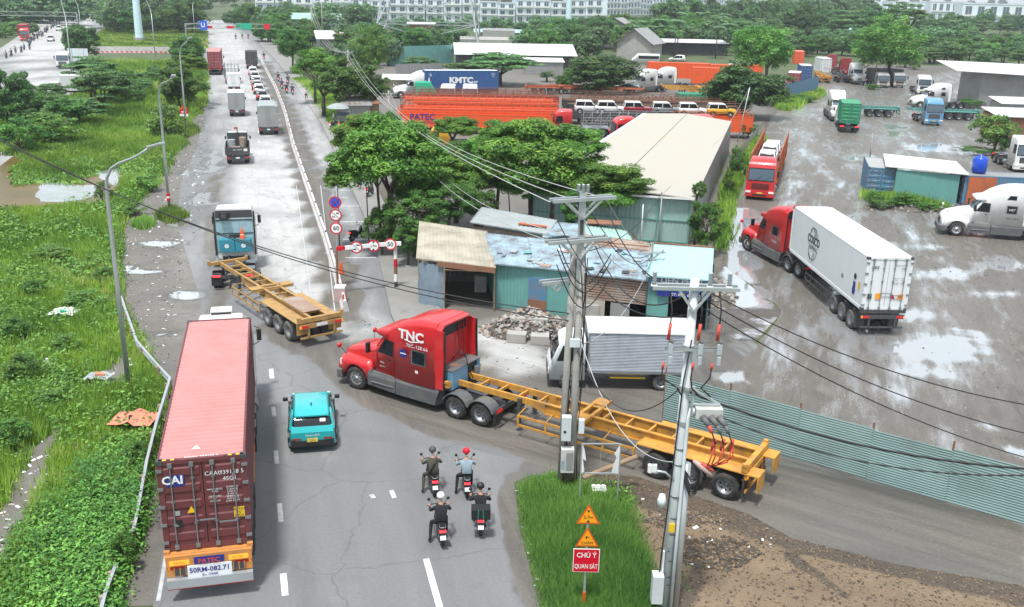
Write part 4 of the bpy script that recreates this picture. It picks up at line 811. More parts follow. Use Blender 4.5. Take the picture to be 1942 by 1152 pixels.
def motorbike(label,loc,rz,paint='black',group=None,top='cloth_black',pants='cloth_black',rider=True,lit=True,foot=None,seatz=.78,box=False,name='motorbike',simple=False,plabel=None,helmet='black',bag=False,rgroup=None):
    """origin: ground under rear wheel, x forward"""
    t=thing(name,label,'motorbike',loc,rz,group)
    for x in (0,1.22):
        wh=MB().m('rubber').lathe([(.2,-.04),(.27,-.05),(.29,-.02),(.29,.02),(.27,.05),(.2,.04)],(0,0,0),n=18).build('wheel',t,loc=(x,0,.29));r=MB().m('grey_metal').lathe([(.21,-.03),(.05,-.035),(.05,.035),(.21,.03)],(0,0,0),n=14);
        r.build('rim',wh)
    b=MB().m(paint);b.loft([ring(-.25,.62,.76,.06,.05,.03),ring(-.05,.55,.78,.12,.1,.05),ring(.25,.42,.76,.15,.12,.05),ring(.55,.35,.6,.12,.08,.05),ring(.75,.4,.62,.1,.08,.04),ring(.95,.5,.9,.16,.1,.05),ring(1.02,.55,.95,.1,.08,.05)],True).build('body_panels',t,auto=True)
    MB().m('black').loft([ring(-.3,.74,.8,.08,.07,.03),ring(0,.75,.83,.13,.11,.04),ring(.4,.72,.78,.12,.09,.04),ring(.55,.62,.72,.08,.06,.03)],True).build('saddle',t,auto=True)
    e=MB().m('dark_grey').box((.3,0,.33),(.4,.26,.22)).m('grey_metal').cyl((.35,-.16,.25),(-.2,-.2,.36),.045,.06).bar((1.0,.08,.9),(1.22,.08,.3),.045).bar((1.0,-.08,.9),(1.22,-.08,.3),.045).bar((0,.1,.29),(-.05,.1,.65),.04).bar((0,-.1,.29),(-.05,-.1,.65),.04);e.build('engine',t)
    MB().m('black').tube([(.92,-.34,.98),(.98,-.1,1.0),(1.0,0,.98),(.98,.1,1.0),(.92,.34,.98)],.018).m('rubber').cyl((.93,.24,.99),(.9,.36,.97),.022).cyl((.93,-.24,.99),(.9,-.36,.97),.022).build('handlebar',t)
    for s in (1,-1): MB().m('black').bar((.96,s*.2,1.0),(.96,s*.3,1.16),.014).lathe([(.001,-.01),(.055,-.008),(.055,.01),(.001,.012)],(.96,s*.32,1.18),'x',10).build('mirror',t)
    MB().m('black').loft([ring(-.34,.32,.4,.06,.05,.02),ring(-.22,.5,.62,.07,.06,.02),ring(-.1,.56,.66,.08,.06,.02)]).build('rear_mudguard',t)
    MB().m('tail_lit' if lit else 'tail_red').box((-.29,0,.7),(.06,.2,.07)).build('tail_light',t)
    MB().m('plate_white').box((-.36,0,.5),(.015,.19,.14),ry=.35).build('number_plate',t)
    MB().m('grey_metal').tube([(-.05,.1,.83),(-.32,.09,.86),(-.35,0,.86),(-.32,-.09,.86),(-.05,-.1,.83)],.014).build('grab_rail',t)
    if box: MB().m('cloth_black').box((-.22,0,1.0),(.42,.62,.36)).m('green_net').bar((-.44,-.08,.86),(-.44,-.06,1.19),.02).bar((-.44,.1,.86),(-.44,.08,1.19),.02).build('luggage_bag',t,bevel=.07)
    if rider:
        p=thing('person',plabel or 'rider',  'person',loc,rz,rgroup or None)
        z=seatz;lt=foot
        J=[(.12,0,z+.09,.15,.13),(.13,0,z+.28,.14,.12),(.2,0,z+.46,.165,.12),(.26,0,z+.6,.075),(.3,0,z+.7,.06)]
        B_=[(0,1),(1,2),(2,3),(3,4)]
        for s in (1,-1):
            i=len(J);J+=[(.22,s*.19,z+.5,.075),(.42,s*.33,z+.3,.052),(.72,s*.31,z+.24,.04),(.84,s*.31,z+.235,.034)];B_+=[(2,i),(i,i+1),(i+1,i+2),(i+2,i+3)]
            i=len(J)
            if lt==s: J+=[(.14,s*.12,z+.04,.1),(.42,s*.3,z-.12,.075),(.2,s*.36,.16,.048),(.22,s*.37,.09,.042),(.36,s*.39,.05,.04)]
            else: J+=[(.14,s*.12,z+.04,.1),(.55,s*.2,z-.02,.075),(.42,s*.2,z-.42,.05),(.42,s*.2,z-.5,.042),(.58,s*.21,z-.53,.038)]
            B_+=[(0,i),(i,i+1),(i+1,i+2),(i+2,i+3),(i+3,i+4)]
        fz=.13
        def reg(c):
            if c.x>.74 and c.z>z+.1: return 'skin'
            if c.z>z+.6 and abs(c.y)<.12: return 'skin'
            if c.z>z+.14: return top
            if c.z<(.13 if lt and c.y*lt>.2 else z-.47): return 'black'
            return pants
        b=body('body',J,B_,['skin',top,pants,'black'] if top!=pants else ['skin',top,'black'],reg,p,hands=[] if simple else [(.88,s*.31,z+.235) for s in (1,-1)])
        hx=.32;h=MB().m('skin');h.lathe([(.001,-.12),(.05,-.11),(.075,-.04),(.08,.03),(.05,.09),(.001,.1)],(hx,0,z+.84),'z',12)
        h.lathe([(.001,-.02),(.016,0),(.001,.04)],(hx+.085,0,z+.82),'z',6)
        h.m('black').box((hx+.072,.03,z+.85),(.012,.022,.012)).box((hx+.072,-.03,z+.85),(.012,.022,.012)).m('dark_red').box((hx+.07,0,z+.775),(.012,.045,.01));h.build('head',p)
        MB().m(helmet).lathe([(.118,-.02),(.13,.0),(.128,.06),(.105,.11),(.06,.145),(.001,.155)],(hx-.01,0,z+.85),'z',14).m('black').box((hx+.12,0,z+.84),(.05,.16,.03)).build('helmet',p)
        if bag: MB().m('black').tube([(.05,.12,z+.12),(.03,0,z+.4),(.14,-.16,z+.58)],.022).box((.02,.16,z+.1),(.1,.1,.2)).build('sling_bag',p)
        return t,p
    return t
P('locker_teal',(.03,.25,.34),.5,dirt=.4,dcol=(.1,.14,.16));P('back_blue',(.33,.50,.56),.5,dirt=.6,dcol=(.16,.22,.25),sc=2)
# ============================================================ VEHICLES IN PLACE
# --- red bonneted tractor pulling an empty yellow chassis
hd=math.atan2(5.2,-8.35)
fx=Vector((math.cos(hd),math.sin(hd),0));rt=Vector((math.sin(hd),-math.cos(hd),0))
p0=G(676,738)+rt*1.15
ta=bonnet_tractor('glossy red bonneted tractor with generator and ladder behind its sleeper, turning at the junction','red',p0,hd,gen='blue',ladder=True,steer=.1)
Lf=lambda x,z,off=.02:(x,1.175+.0+off,z)
def on_side(t,st,x,z,h,mat,**k): return text(t,st,(x,1.225,z),(-1,0,0),(0,.0,1),h,mat,**k)
on_side(ta,'TNC',-3.2,3.22,.42,'text_white',bold=.035,sx=1.1);on_side(ta,'70C-128.66',-3.5,2.78,.16,'text_white',sx=1.1)
q=MB().m('text_blue');q.lathe([(.001,0),(.2,0)],(-2.75,1.215,2.35),'y',16);q.m('text_white');q.b2(-2.9,-2.6,1.216,1.219,2.32,2.37);q.build('emblem',ta);MB().m('text_white').b2(-3.55,-3.4,1.232,1.24,1.6,1.72).build('sticker',ta);MB().m('text_white').tube([(-2.85,1.225,3.02),(-3.2,1.225,2.95),(-3.6,1.225,3.03)],.022).build('logo_swoosh',ta)
on_side(ta,'TNC',-1.6,1.68,.09,'text_white');on_side(ta,'LOGISTICS',-1.6,1.5,.05,'text_white');
p1=p0+fx*(-6.08)
tr=chassis_trailer('long yellow skeleton container chassis with no container, behind the red tractor at the concrete pole','yellow',p1-fx*(13.05-1.15),hd,L=13.05,axles=(.75,2.1,3.45),midx=6.75)
# --- second yellow chassis with white/teal cab-over tractor
a=G(546,646);b=G(511,617);h2=R(127.5)
d2=Vector((math.cos(h2),math.sin(h2),0));n2=Vector((math.sin(h2),-math.cos(h2),0))
rear=a-d2*1.45+n2*1.2
t2=chassis_trailer('weathered tan skeleton container chassis swinging across the road behind the white cab','yellow_worn',rear,h2,axles=(1.45,2.75,4.05),tyre='rubber_dusty',guard=True)
MB().m('tin_rusty').b2(1.0,3.6,-.5,.5,1.47,1.5).build('deck_plate',t2);MB().m('plate_white').b2(-.06,-.05,-.3,.3,1.03,1.18).build('number_plate',t2)
h2t=R(103);dt=Vector((math.cos(h2t),math.sin(h2t),0));
c2=cabover('white cab-over tractor with teal lockers and an orange cone behind its cab','white',G(408,545)+Vector((dt.y,-dt.x,0))*1.12+dt*4.5,h2t,H=3.95,back='painted_hollow',L=2.3,bogie=(-3.1,-4.4))
q=MB().m('locker_teal').b2(-1.5,-.95,-.95,.0,1.3,2.1).b2(-1.5,-.95,.03,.95,1.3,2.1).m('cold_white')
for y in (-.5,.5): q.cyl((-1.51,y,1.7),(-1.52,y,1.7),.14,n=12)
q.build('locker',c2,bevel=.02)
q=MB().m('back_blue').b2(-.97,-.93,-1.15,1.15,1.2,3.3).m('black').b2(-1.05,-.9,-1.24,-1.14,1.,3.75).b2(-1.05,-.9,1.14,1.24,1.,3.75).m('black').b2(-1.0,-.96,-1.1,1.1,2.35,2.4).b2(-1.0,-.96,-1.1,1.1,3.2,3.26).box((-1.0,0,2.2),(.1,.7,.2)).b2(-1.3,-.95,.3,.85,3.35,3.75).m('dark_grey').cyl((-1.31,.6,3.55),(-1.3,.6,3.55),.16);q.build('back_panel',c2)
MB().m('sign_rim').lathe([(.2,0),(.18,.03),(.12,.3),(.05,.62),(.001,.66)],(-1.25,-.45,2.12),'z',12).m('text_white').lathe([(.157,.12),(.13,.26)],(-1.25,-.45,2.12),'z',12).build('traffic_cone',c2)
# --- maroon 40 ft container on a lorry heading away in the near left lane
hm=1.819;dm=Vector((math.cos(hm),math.sin(hm),0));pm=Vector((-8.700,24.313,0))
tx=[('CAI','rear',(-.82,2.28),.26,'text_white',{'bold':.03}),('CAAU','rear',(.3,2.4),.13,'text_white',{}),('939158 5','rear',(.8,2.4),.13,'text_white',{}),('45G1','rear',(.74,2.2),.13,'text_white',{}),
 ('MAX. GROSS\nTARE\n\nPAYLOAD\n\nCU. CAP.','rear',(.3,1.7),.055,'text_white',{}),('32,500 KG\n71,650 LB\n3,700 KG\n8,160 LB\n28,800 KG\n76.4 CU.M\n2,700 CU.FT','rear',(.78,1.7),.055,'text_white',{}),('CAAU 939158 5','roof',(.14,.0),.1,'text_white',{})]
mc=container('maroon 40 foot container with a pink ribbed roof and CAI lettering on its doors','maroon',pm+Vector((0,0,1.52)),hm,top='maroon',roof='maroon_top',texts=tx)
q=MB().m('sign_yellow').b2(-.014,-.008,-1.08,-.78,.92,1.25).face([(-.012,.5,1.2),(-.012,.26,1.2),(-.012,.38,1.42)]).m('text_blue').b2(-.008,-.002,.5,1.0,2.08,2.44).m('galv').b2(-.014,-.008,.7,.83,1.15,1.3).m('black').b2(-.014,-.008,.66,.86,.75,1.0);q.build('placards',mc)
text(mc,'CAUTION\n9\'6"\nHIGH',(-.02,-.93,1.08),(0,-1,0),(0,0,1),.075,'text_black')
q=MB()
for s in (1,-1):
    for k in range(5): y=s*(.62+k*.11);q.m('sign_yellow' if k%2 else 'black').face([(.02,y,2.905),(.1,y,2.905),(.1,y+s*.1,2.905),(.02,y+s*.1,2.905)])
q.build('hazard_stripes',mc);q=MB().m('text_white').face([(.62,.05,2.9),(.62,.3,2.9),(.85,.17,2.9)]).build('roof_mark',mc)
mt=chassis_trailer('orange and silver trailer carrying the maroon container, plate 50RM-082.71 at the back','frame_orange',pm-dm*.15,hm,axles=(2.2,3.5,4.8),loaded=True,deck=False,guard=True)
q=MB().m('frame_orange').b2(-.1,.0,-1.2,1.2,1.15,1.48).b2(-.06,.0,-1.2,1.2,.8,1.15);q.m('dark_grey').b2(-.12,-.105,-1.0,-.5,.86,1.08).b2(-.12,-.105,.5,1.0,.86,1.08);q.m('galv').b2(-.24,-.08,-1.2,1.2,.5,.78).m('plate_white').b2(-.13,-.1,-.62,.62,.72,1.14).m('sign_red').b2(-.16,-.1,-1.2,1.2,.42,.5).m('amber').b2(-.12,-.1,-1.1,-.55,1.2,1.34).b2(-.12,-.1,.55,1.1,1.2,1.34).m('text_blue').b2(-.12,-.1,-.42,.42,1.18,1.4)
for s in (1,-1):
    for k in range(4): q.m('frame_orange').b2(-.125,-.1,s*(.5+k*.16)-.012,s*(.5+k*.16)+.012,.84,1.1)
q.build('rear_frame',mt)
text(mt,'50RM-082.71',(-.135,0,.98),(0,-1,0),(0,0,1),.16,'text_blue',bold=.02,sx=.95);text(mt,'8x 0988',(-.135,0,.8),(0,-1,0),(0,0,1),.1,'text_blue');text(mt,'PATEC',(-.165,0,1.29),(0,-1,0),(0,0,1),.15,'cable_red',bold=.02)
text(mt,'PATEC',(-.125,.82,1.27),(0,-1,0),(0,0,1),.08,'cable_red');text(mt,'PATEC',(-.125,-.82,1.27),(0,-1,0),(0,0,1),.08,'cable_red')
cabover('white cab-over tractor with roof box in front of the maroon container','white',pm+dm*13.6,hm,H=3.85,deflector=True,bogie=(-3.1,-4.4))
# --- COSCO reefer combination
hc=1.616;dc=Vector((math.cos(hc),math.sin(hc),0));nc=Vector((dc.y,-dc.x,0));pc=Vector((19.646,48.15,0))
tx=[('COSCO','left',(8.0,1.7),.5,'text_black',{'bold':.03,'sx':.85}),('SHIPPING','left',(8.0,1.22),.3,'text_black',{'sx':.9}),('30','left',(3.05,1.0),.22,'text_black',{'bold':.02}),('CKS','rear',(-.75,2.35),.14,'text_black',{'bold':.03,'sx':1.1}),('SZLU 960278','rear',(.62,2.45),.085,'text_black',{}),('45R1','rear',(.75,2.28),.08,'text_black',{}),('MAX.GW.\nTARE\n\nPAYLOAD\nCU.CAP.','rear',(.42,1.6),.06,'text_black',{}),('34,000\n4,640\n\n29,360\n67.5','rear',(.78,1.6),.06,'text_black',{}),('C\nX\nR\nU\n\n4\n8','left',(11.75,1.85),.15,'grey_metal',{})]
cc=container('white refrigerated 40 foot container with dark COSCO SHIPPING globe lettering on its side','reefer_white',pc+Vector((0,0,1.45)),hc,reefer=True,texts=tx)
q=MB().m('text_black');
def arc(cx,cz,rx,rz,a0,a1,w=.03):
    q.tube([(cx+rx*math.cos(R(a0+(a1-a0)*k/10)),1.2235,cz+rz*math.sin(R(a0+(a1-a0)*k/10))) for k in range(11)],w*.4,4)
for sg in (1,-1):
    arc(8.0,1.5,.78,.98,25*sg,155*sg);arc(8.25,1.5,.5,.98,45*sg,150*sg);arc(7.9,1.5,.28,.98,60*sg,150*sg)
q.m('sign_yellow').b2(.55,.8,1.222,1.226,.95,1.35).m('sign_orange').b2(-.014,-.005,.0+.25,.55,.62,.95).b2(-.014,-.005,-.95,-.65,.62,.9).m('dark_grey').b2(-.014,-.005,.75,.98,.62,.92).m('sign_red').face([(-.012,-.22,.65),(-.012,-.5,.65),(-.012,-.36,.92)]).m('text_blue').lathe([(.001,0),(.2,0)],(1.3,1.224,.75),'y',10);q.b2(1.15,1.45,1.222,1.226,.5,1.2);q.m('text_black').lathe([(.001,0),(.17,0)],(1.28,1.226,1.5),'y',10)
q.build('markings',cc)
chassis_trailer('dirty dark grey skeleton trailer under the white COSCO container','dark_grey',pc,hc,axles=(1.35,2.65,3.95),loaded=True,deck=False,tyre='rubber_dusty')
fw=G(1423,480);b1=G(1491,515);b2=G(1513.7,527.5);ht=math.atan2(fw.y-b2.y,fw.x-b2.x);dt=Vector((math.cos(ht),math.sin(ht),0));nt_=Vector((dt.y,-dt.x,0))
rp_=(b1+b2)/2+nt_*1.15
ct=bonnet_tractor('dark red bonneted tractor unit coupled to the white COSCO container','red',rp_+dt*6.08,ht,steer=.25)
text(ct,'H12-5564',(-3.6,1.235,1.6),(-1,0,0),(0,0,1),.12,'text_white')
# --- white bonneted tractor at the right edge
a=G(1812,448);b=G(1925,457);hw_=math.atan2(a.y-b.y,a.x-b.x);n=Vector((math.sin(hw_),-math.cos(hw_),0))
wt=bonnet_tractor('white bonneted tractor unit parked at the right edge in front of the blue containers','white',a+n*1.15,hw_,windows=4,gen='white')
text(wt,'51D-138.42',(-3.7,1.235,1.65),(-1,0,0),(0,0,1),.13,'text_black');text(wt,'HBT',(-3.55,1.26,2.3),(-1,0,0),(0,0,1),.18,'text_white')
# --- aluminium box truck behind the concrete pole
A=AT(1103,630,39.5);hb=math.atan2(.10,-1)-.04
nl=G(1216,728);lb=box_truck('light lorry with ribbed aluminium box body and white cab, waiting behind the twin concrete poles',Vector((8.1,41.1,0)),math.atan2(-.0,-1)+.0,cab='cold_white',body='aluminium',roof='white',L=6.4,Lb=4.65,H=2.78,W=1.02,guard=True,z0=.85,cabH=2.35,name='box_truck')
# --- teal taxi
tq=car('small teal SUV taxi with yellow number plate in the middle lane','teal_paint',G(594,860),R(105)-.05,L=4.3,W=.94,H=1.6,name='teal_car',plate='plate_yellow',tail=False)
MB().m('teal_paint').loft([[(-.01,-.78,.6),(-.01,.78,.6),(-.02,.8,.9),(-.02,-.8,.9)],[(.06,-.78,.62),(.06,.78,.62),(.10,.78,1.1),(.10,-.78,1.1)],[(.2,-.7,.7),(.2,.7,.7),(.2,.72,1.17),(.2,-.72,1.17)]]).build('tailgate',tq,auto=True)
MB().m('teal_paint').loft([ring(.2,1.46,1.51,.62,.58,.02),ring(.6,1.48,1.6,.66,.6,.04)]).build('spoiler',tq);MB().m('paper').face([(.165,-.52,1.25),(.165,-.3,1.25),(.235,-.3,1.36),(.235,-.52,1.36)]).build('sticker',tq);MB().m('black').cyl((1.0,0,1.6),(.95,0,1.7),.03,n=6).build('antenna',tq)
text(tq,'GreenSM',(-.0,0,.78),(0,-1,0),(0,0,1),.1,'text_white',depth=.03);text(tq,'V',(-.0,0,.9),(0,-1,0),(0,0,1),.08,'galv',depth=.04)
text(tq,'51H\n327.38',(-.04,0,.58),(0,-1,0),(0,0,1),.055,'text_black')
# ============================================================ MORE VEHICLES
RD=R(105)
ad=lambda p,a,d:Vector((p[0]+math.cos(a)*d,p[1]+math.sin(a)*d,0))
# queue on the main road (seen from behind)
p=G(408,143);container('faded red 40 foot container at the head of the far left lane','cont_red',p+Vector((0,0,1.5)),RD,roof='maroon_top',pitch=.5)
q=chassis_trailer('red trailer under the faded red container in the far left lane','cont_red',p,RD,loaded=True,deck=False,guard=False,legs=False)
cabover('white cab-over tractor ahead of the faded red container','white',ad(p,RD,13.6),RD,H=3.5)
box_truck('grey cage sided lorry with a crane post beside the faded red container',G(440,160),RD,body='grey_metal',style='cage',L=8.5,Lb=6.2,H=3.4,W=1.15,name='lorry')
box_truck('small white lorry with white rear doors behind the cage sided lorry',G(444,176),RD,body='white',roof='white',L=5.6,Lb=3.8,H=2.9,W=.95,ribs=False)
box_truck('box lorry with two grey rear doors and white roof, last of the left queue',G(450,222),RD,body='tin_grey',roof='white',L=6.6,Lb=4.7,H=3.15,W=1.0,ribs=False)
box_truck('grey tarpaulin roofed lorry nearest in the right hand queue',G(510,257),RD,body='tin_grey',roof='tarp_grey',style='tarp',L=7.2,Lb=5.4,H=3.45,W=1.12,ribs=False)
t=box_truck('dark open lorry with a small crane and yellow plate, alone on the wet road',G(452,313),RD,body='dark_grey',style='open',L=6.6,Lb=4.4,H=1.75,W=1.1,cabH=2.5,name='crane_lorry')
m=MB().m('sign_white').cyl((4.55,0,1.6),(4.6,0,3.0),.13,n=10).m('cable_red').cyl((4.6,0,2.0),(4.6,0,2.5),.16,n=10).bar((4.6,0,3.0),(3.0,.2,3.2),.16,.2).bar((4.6,0,1.6),(4.3,-.6,2.0),.12);m.build('crane',t)
m=MB().m('dark_grey').b2(4.05,4.2,-1.0,1.0,1.0,2.6).m('tin_rusty').cyl((3.6,-.5,1.1),(3.6,-.5,2.2),.35,n=12).b2(2.2,3.3,-.2,.7,1.05,1.35).m('tarp_grey').cyl((3.4,.6,1.1),(3.4,.6,2.0),.4,n=12);m.build('load',t)
text(t,'29H - 90535',(-.06,.0,1.5),(0,-1,0),(0,0,1),.12,'text_white');MB().m('paper').b2(-.06,-.045,-.95,-.6,1.35,1.6).build('sticker',t)
box_truck('dark backed lorry at the head of the car queue',G(478,131),RD,body='dark_grey',roof='tarp_dark',style='tarp',L=7,Lb=5.2,H=3.5,W=1.15,ribs=False,doors='dark_grey')
cw=car('white car just ahead of the grey tarpaulin lorry','white',G(504,205),RD,group='cars queuing on the main road',lit=True,H=1.65)
for (x,y),pt,lb,lit in (((497,192),'car_red','maroon car with bright tail lights, second behind the queue of white roofs',True),((491,180),'car_silver','silver topped car directly ahead of the maroon one',True),((488,172),'car_red','red bodied hatchback three ahead of the tarpaulin lorry',True),((486,163),'white','white car in the middle of the queue',True),((483,153),'car_silver','silver car near the front of the queue',False),((480,144),'white','white car directly behind the dark backed lorry',True)):
    car(lb,pt,G(x,y),RD+U(-.02,.02),'cars queuing on the main road',lit=lit,H=1.6,roofmat='white' if pt!='car_red' else 'car_silver')
# left carriageway
LD=R(116)
cabover('red cab-over tractor coming down the second carriageway','red',G(42,79)+Vector((0,2,0)),-R(70),H=3.6,bogie=(-3.3,-4.6));q=container('red container behind the red cab-over on the second carriageway','cont_red',ad(G(42,79),R(112),16.2)+Vector((0,0,1.4)),-R(68),pitch=.6)
t=thing('bus','white and grey coach on the bend of the second carriageway','bus',G(99,37),-R(68));MB().m('white').loft([ring(-11,.4,3.3,1.2,1.1,.15),ring(-.4,.4,3.3,1.2,1.1,.15),ring(0,.4,3.0,1.15,1.05,.15)],True).build('body',t,auto=True);MB().m('glass_sky').b2(-.02,.06,-1.1,1.1,1.5,2.9).build('windscreen',t)
for s in (1,-1):
    MB().m('glass').b2(-10.8,-.6,s*1.2-.02,s*1.2+.02,1.6,2.7).build('side_window',t)
    for x in (-2,-8.5): wheel(t,x,s*1.05,.5,.28,s)
for k,(x,y,l) in enumerate(((98,78,'white car in the middle of the second carriageway'),(113,58,'white car partly hidden by the tree at the second carriageway'),(92,36,'white car beside the coach'),(78,37,'dark red car at the far left of the coach'))): car(l,'white' if k<3 else 'car_red',G(x,y),-R(70) if k!=3 else -R(70),None,H=1.7)
q=container('long dark blue grey container lorry body crossing behind the tree on the second carriageway','cont_blue',G(152,42)+Vector((0,0,1.4)),R(168),pitch=.6);cabover('blue and white cab-over at the front of the dark container','blue_paint',ad(G(152,42),R(168),13.5),R(168),H=3.4)
cabover('white cab-over lorry facing the camera beside the blank panel','white',G(117,131)+Vector((0,1.5,0)),-R(80),H=3.3,single=True,bogie=(-4.5,),bumper='dark_grey');box_truck('white box lorry half hidden by feathery trees on the left',G(152,186)+Vector((1,3,0)),R(200),body='roof_white',roof='white',L=6.5,Lb=4.6,H=3.2,ribs=False)
# ---- car carriers and open trailers of the lorry park
def carrier(label,paint,loc,rz,L=15,H=2.9,rail='rust',lettering=None,deck=None,group=None,lattice=False,z0=1.):
    """long open car carrier: floor, ribbed side walls, head rails; rear at x=0"""
    t=thing('car_carrier',label,'trailer',loc,rz,group);W=1.25
    MB().m(paint).b2(0,L,-W,W,z0,z0+.12).build('floor',t)
    for s in (1,-1):
        m=MB().m(paint)
        if lattice:
            n=int(L/1.1)
            for i in range(n): x=i*L/n;m.bar((x,s*W,z0),(x,s*W,H),.07);m.bar((x,s*W,z0),(x+L/n,s*W,H),.05)
            for k in range(4): z=z0+(H-z0)*k/3;m.bar((0,s*W,z),(L,s*W,z),.07)
        else:
            m.b2(0,L,s*W-.02,s*W+.02,z0-.2,H-.35)
            n=int(L/.9)
            for i in range(n+1): x=i*L/n;m.b2(x-.04,x+.04,s*W-.05,s*W+.05,z0-.2,H-.1)
            m.b2(0,L,s*W-.05,s*W+.05,H-.42,H-.32).b2(0,L,s*W-.05,s*W+.05,z0-.2,z0-.08)
        m.build('side_wall',t)
        m=MB().m(rail)
        for x in [i*L/10 for i in range(11)]: m.bar((x,s*W,H-.1),(x,s*W,H+.25),.05)
        m.bar((0,s*W,H+.25),(L,s*W,H+.25),.06);m.bar((0,s*W,H-.0),(L,s*W,H-.0),.05);m.build('top_rail',t)
    if deck: MB().m(deck).b2(0,L,-W+.08,-W+.55,H-.45,H-.38).b2(0,L,W-.55,W-.08,H-.45,H-.38).build('upper_deck',t)
    MB().m(rail).b2(-.05,.02,-W,W,z0,z0+.5).b2(L-.05,L,-W,W,z0,H-.3).build('end_frame',t)
    for x in (1.8,3.1): duals(t,x,.42,1.2)
    MB().m('dark_grey').b2(L-3.2,L-3.,-.8,.8,.2,z0).build('landing_leg',t)
    if lettering: text(t,lettering[0],(lettering[1],-W-.06,lettering[2]),(1,0,0),(0,0,1),lettering[3],'text_blue',bold=.02)
    return t
c0=carrier('nearest orange ribbed car carrier with blue PATEC lettering on its side','orange',(-14.6,119.6,0),R(2),19.6,2.75,'orange',lettering=('PATEC',3.1,2.0,.75),group='parked orange car carriers')
text(c0,'LOGISTICS',(3.6,-1.31,1.35),(1,0,0),(0,0,1),.3,'text_blue')
for k,(x,y,l_,L) in enumerate(((-14.2,123.4,'orange car carrier directly behind the lettered one',19.5),(-13.5,127.2,'orange car carrier, third row back from the trees',19),(-15,131,'orange car carrier farthest back of the orange rows',20))): dup(c0,(x,y,0),R(2),l_) if 0 else carrier(l_,'orange',(x,y,0),R(2),L,[3.0,3.2,3.3][k],['rust','orange_rust','rust'][k],deck='orange',group='parked orange car carriers',lattice=True)
for k,(x,y,l_,L) in enumerate(((-16,135.2,'rust brown car carrier behind the orange rows',20),(-14,139.3,'second rust brown car carrier behind the orange rows',20),(-15,143.5,'rust brown car carrier farthest back on the left, before the blue container',19),(6.5,136.5,'dark car carrier with rust rails to the right of the gap',22),(8,141.5,'dark car carrier with rust rails nearer the round tree',22),(7,131.,'brown railed car carrier behind the row of cars',23))):
    carrier(l_,'dark_grey' if k>2 else 'dark_red',(x,y,0),R(2),L,2.9,'rust',deck='rust',group='parked brown car carriers',lattice=k%2==0)
gc=carrier('grey steel frame car carrier with silver posts behind the big tree','galv',(8.2,120.0,0),R(2),11,3.0,'galv',lattice=True)
oc=carrier('orange car carrier under the silver, white and yellow cars','orange',(18.8,120.6,0),R(4),10.5,3.0,'orange_rust')
zc_=2.45
for x,pt,l_ in ((9.2,'white','white jeep-like car first from the left on the upper deck'),(12.9,'white','second white car on the upper deck, before the red one'),(16.7,'car_red','dark red car on the carrier deck'),(20.6,'car_grey','grey car with a white roof on the carrier deck'),(24.2,'white','white and grey boxy car beside the yellow one'),(27.9,'car_yellow','yellow boxy car with white roof at the right end of the deck')):
    pass
cars=[(1115,'white','first white car from the left on the upper deck of the carriers'),(1157,'white','second white car on the carriers, next to the red one'),(1207,'car_red','dark red car standing on the car carriers'),(1261,'car_grey','grey car with white roof standing on the car carriers'),(1311,'white','white boxy car between the grey and the yellow one'),(1366,'car_yellow','yellow boxy car with white roof at the right end of the carriers')]
for x,pt,l_ in cars:
    v=AT(x,216,120.6);car(l_,pt,(v.x-1.7,120.6,2.62),0,'cars loaded on the carriers',L=3.5,W=.82,H=1.62,kind='box',roofmat='white')
cabover('red cab-over front nosing out at the left of the grey frame carrier','red',(6.0,119.5,0),R(182),H=3.2)
cabover('red cab with a sloping roof beside the beige shed roof','red',(12.6,112.,0),R(190),H=3.4)
cabover('yellow cab roofed lorry behind the trees below the lettered carrier','car_yellow',(-8.2,108,0),R(180),H=2.5,single=True);car('white car parked behind the trees under the yellow lorry','white',(-4.5,106,0),R(10),None,H=1.6);
for k,(x,y,rz) in enumerate(((-6,92,20),(-2,90,15),(2.2,88,10),(6,84,12))): car(['white van roof seen through the gap left of the big tree','white car beneath the big tree crown','second white car beneath the big tree crown','white car close behind the tree trunks'][k],'white',(x,y,0),R(rz),None,H=1.8,kind='box')
box_truck('white lorry with orange patterned side parked behind the twin tree trunks',(9.5,79.5,0),R(185),body='dirty_white',roof='white',L=6.5,Lb=4.4,H=2.6,ribs=False)
# carrier lorry with three white cars coming towards the camera
hr=math.atan2(82.7-104.2,21.4-28.2);f0=Vector((21.4,82.7,0))
cr=cabover('red cab-over with white roof lettering hauling the orange car carrier towards the camera','red',ad(f0,hr,-1.5),hr,H=3.55,bumper='red',grille='dark_red');text(cr,'HOAN HUY LOGISTICS',(1.22,0,3.2),(0,1,0),(0,0,1),.2,'text_white',bold=.03,sx=.8)
cl=carrier('orange lattice car carrier loaded with three white cars','orange_rust',ad(f0,hr,-21.6),hr,17.8,3.2,'orange_rust',lattice=True,z0=.9)
for k,d in enumerate((4.9,9.3,13.9)): car(['white car at the front of the orange lattice carrier','second white car on the orange lattice carrier','rearmost white car on the orange lattice carrier'][k],'white',ad(f0,hr,-d-3.4)+Vector((0,0,1.75 if k<2 else 1.4)),hr,'cars on the lattice carrier',L=3.6,W=.84,H=1.6,kind='box')
bonnet_tractor('dark red bonneted tractor waiting behind the leaning fence','red',Vector((22.2,107,0)),-R(75),None,skirt='red')
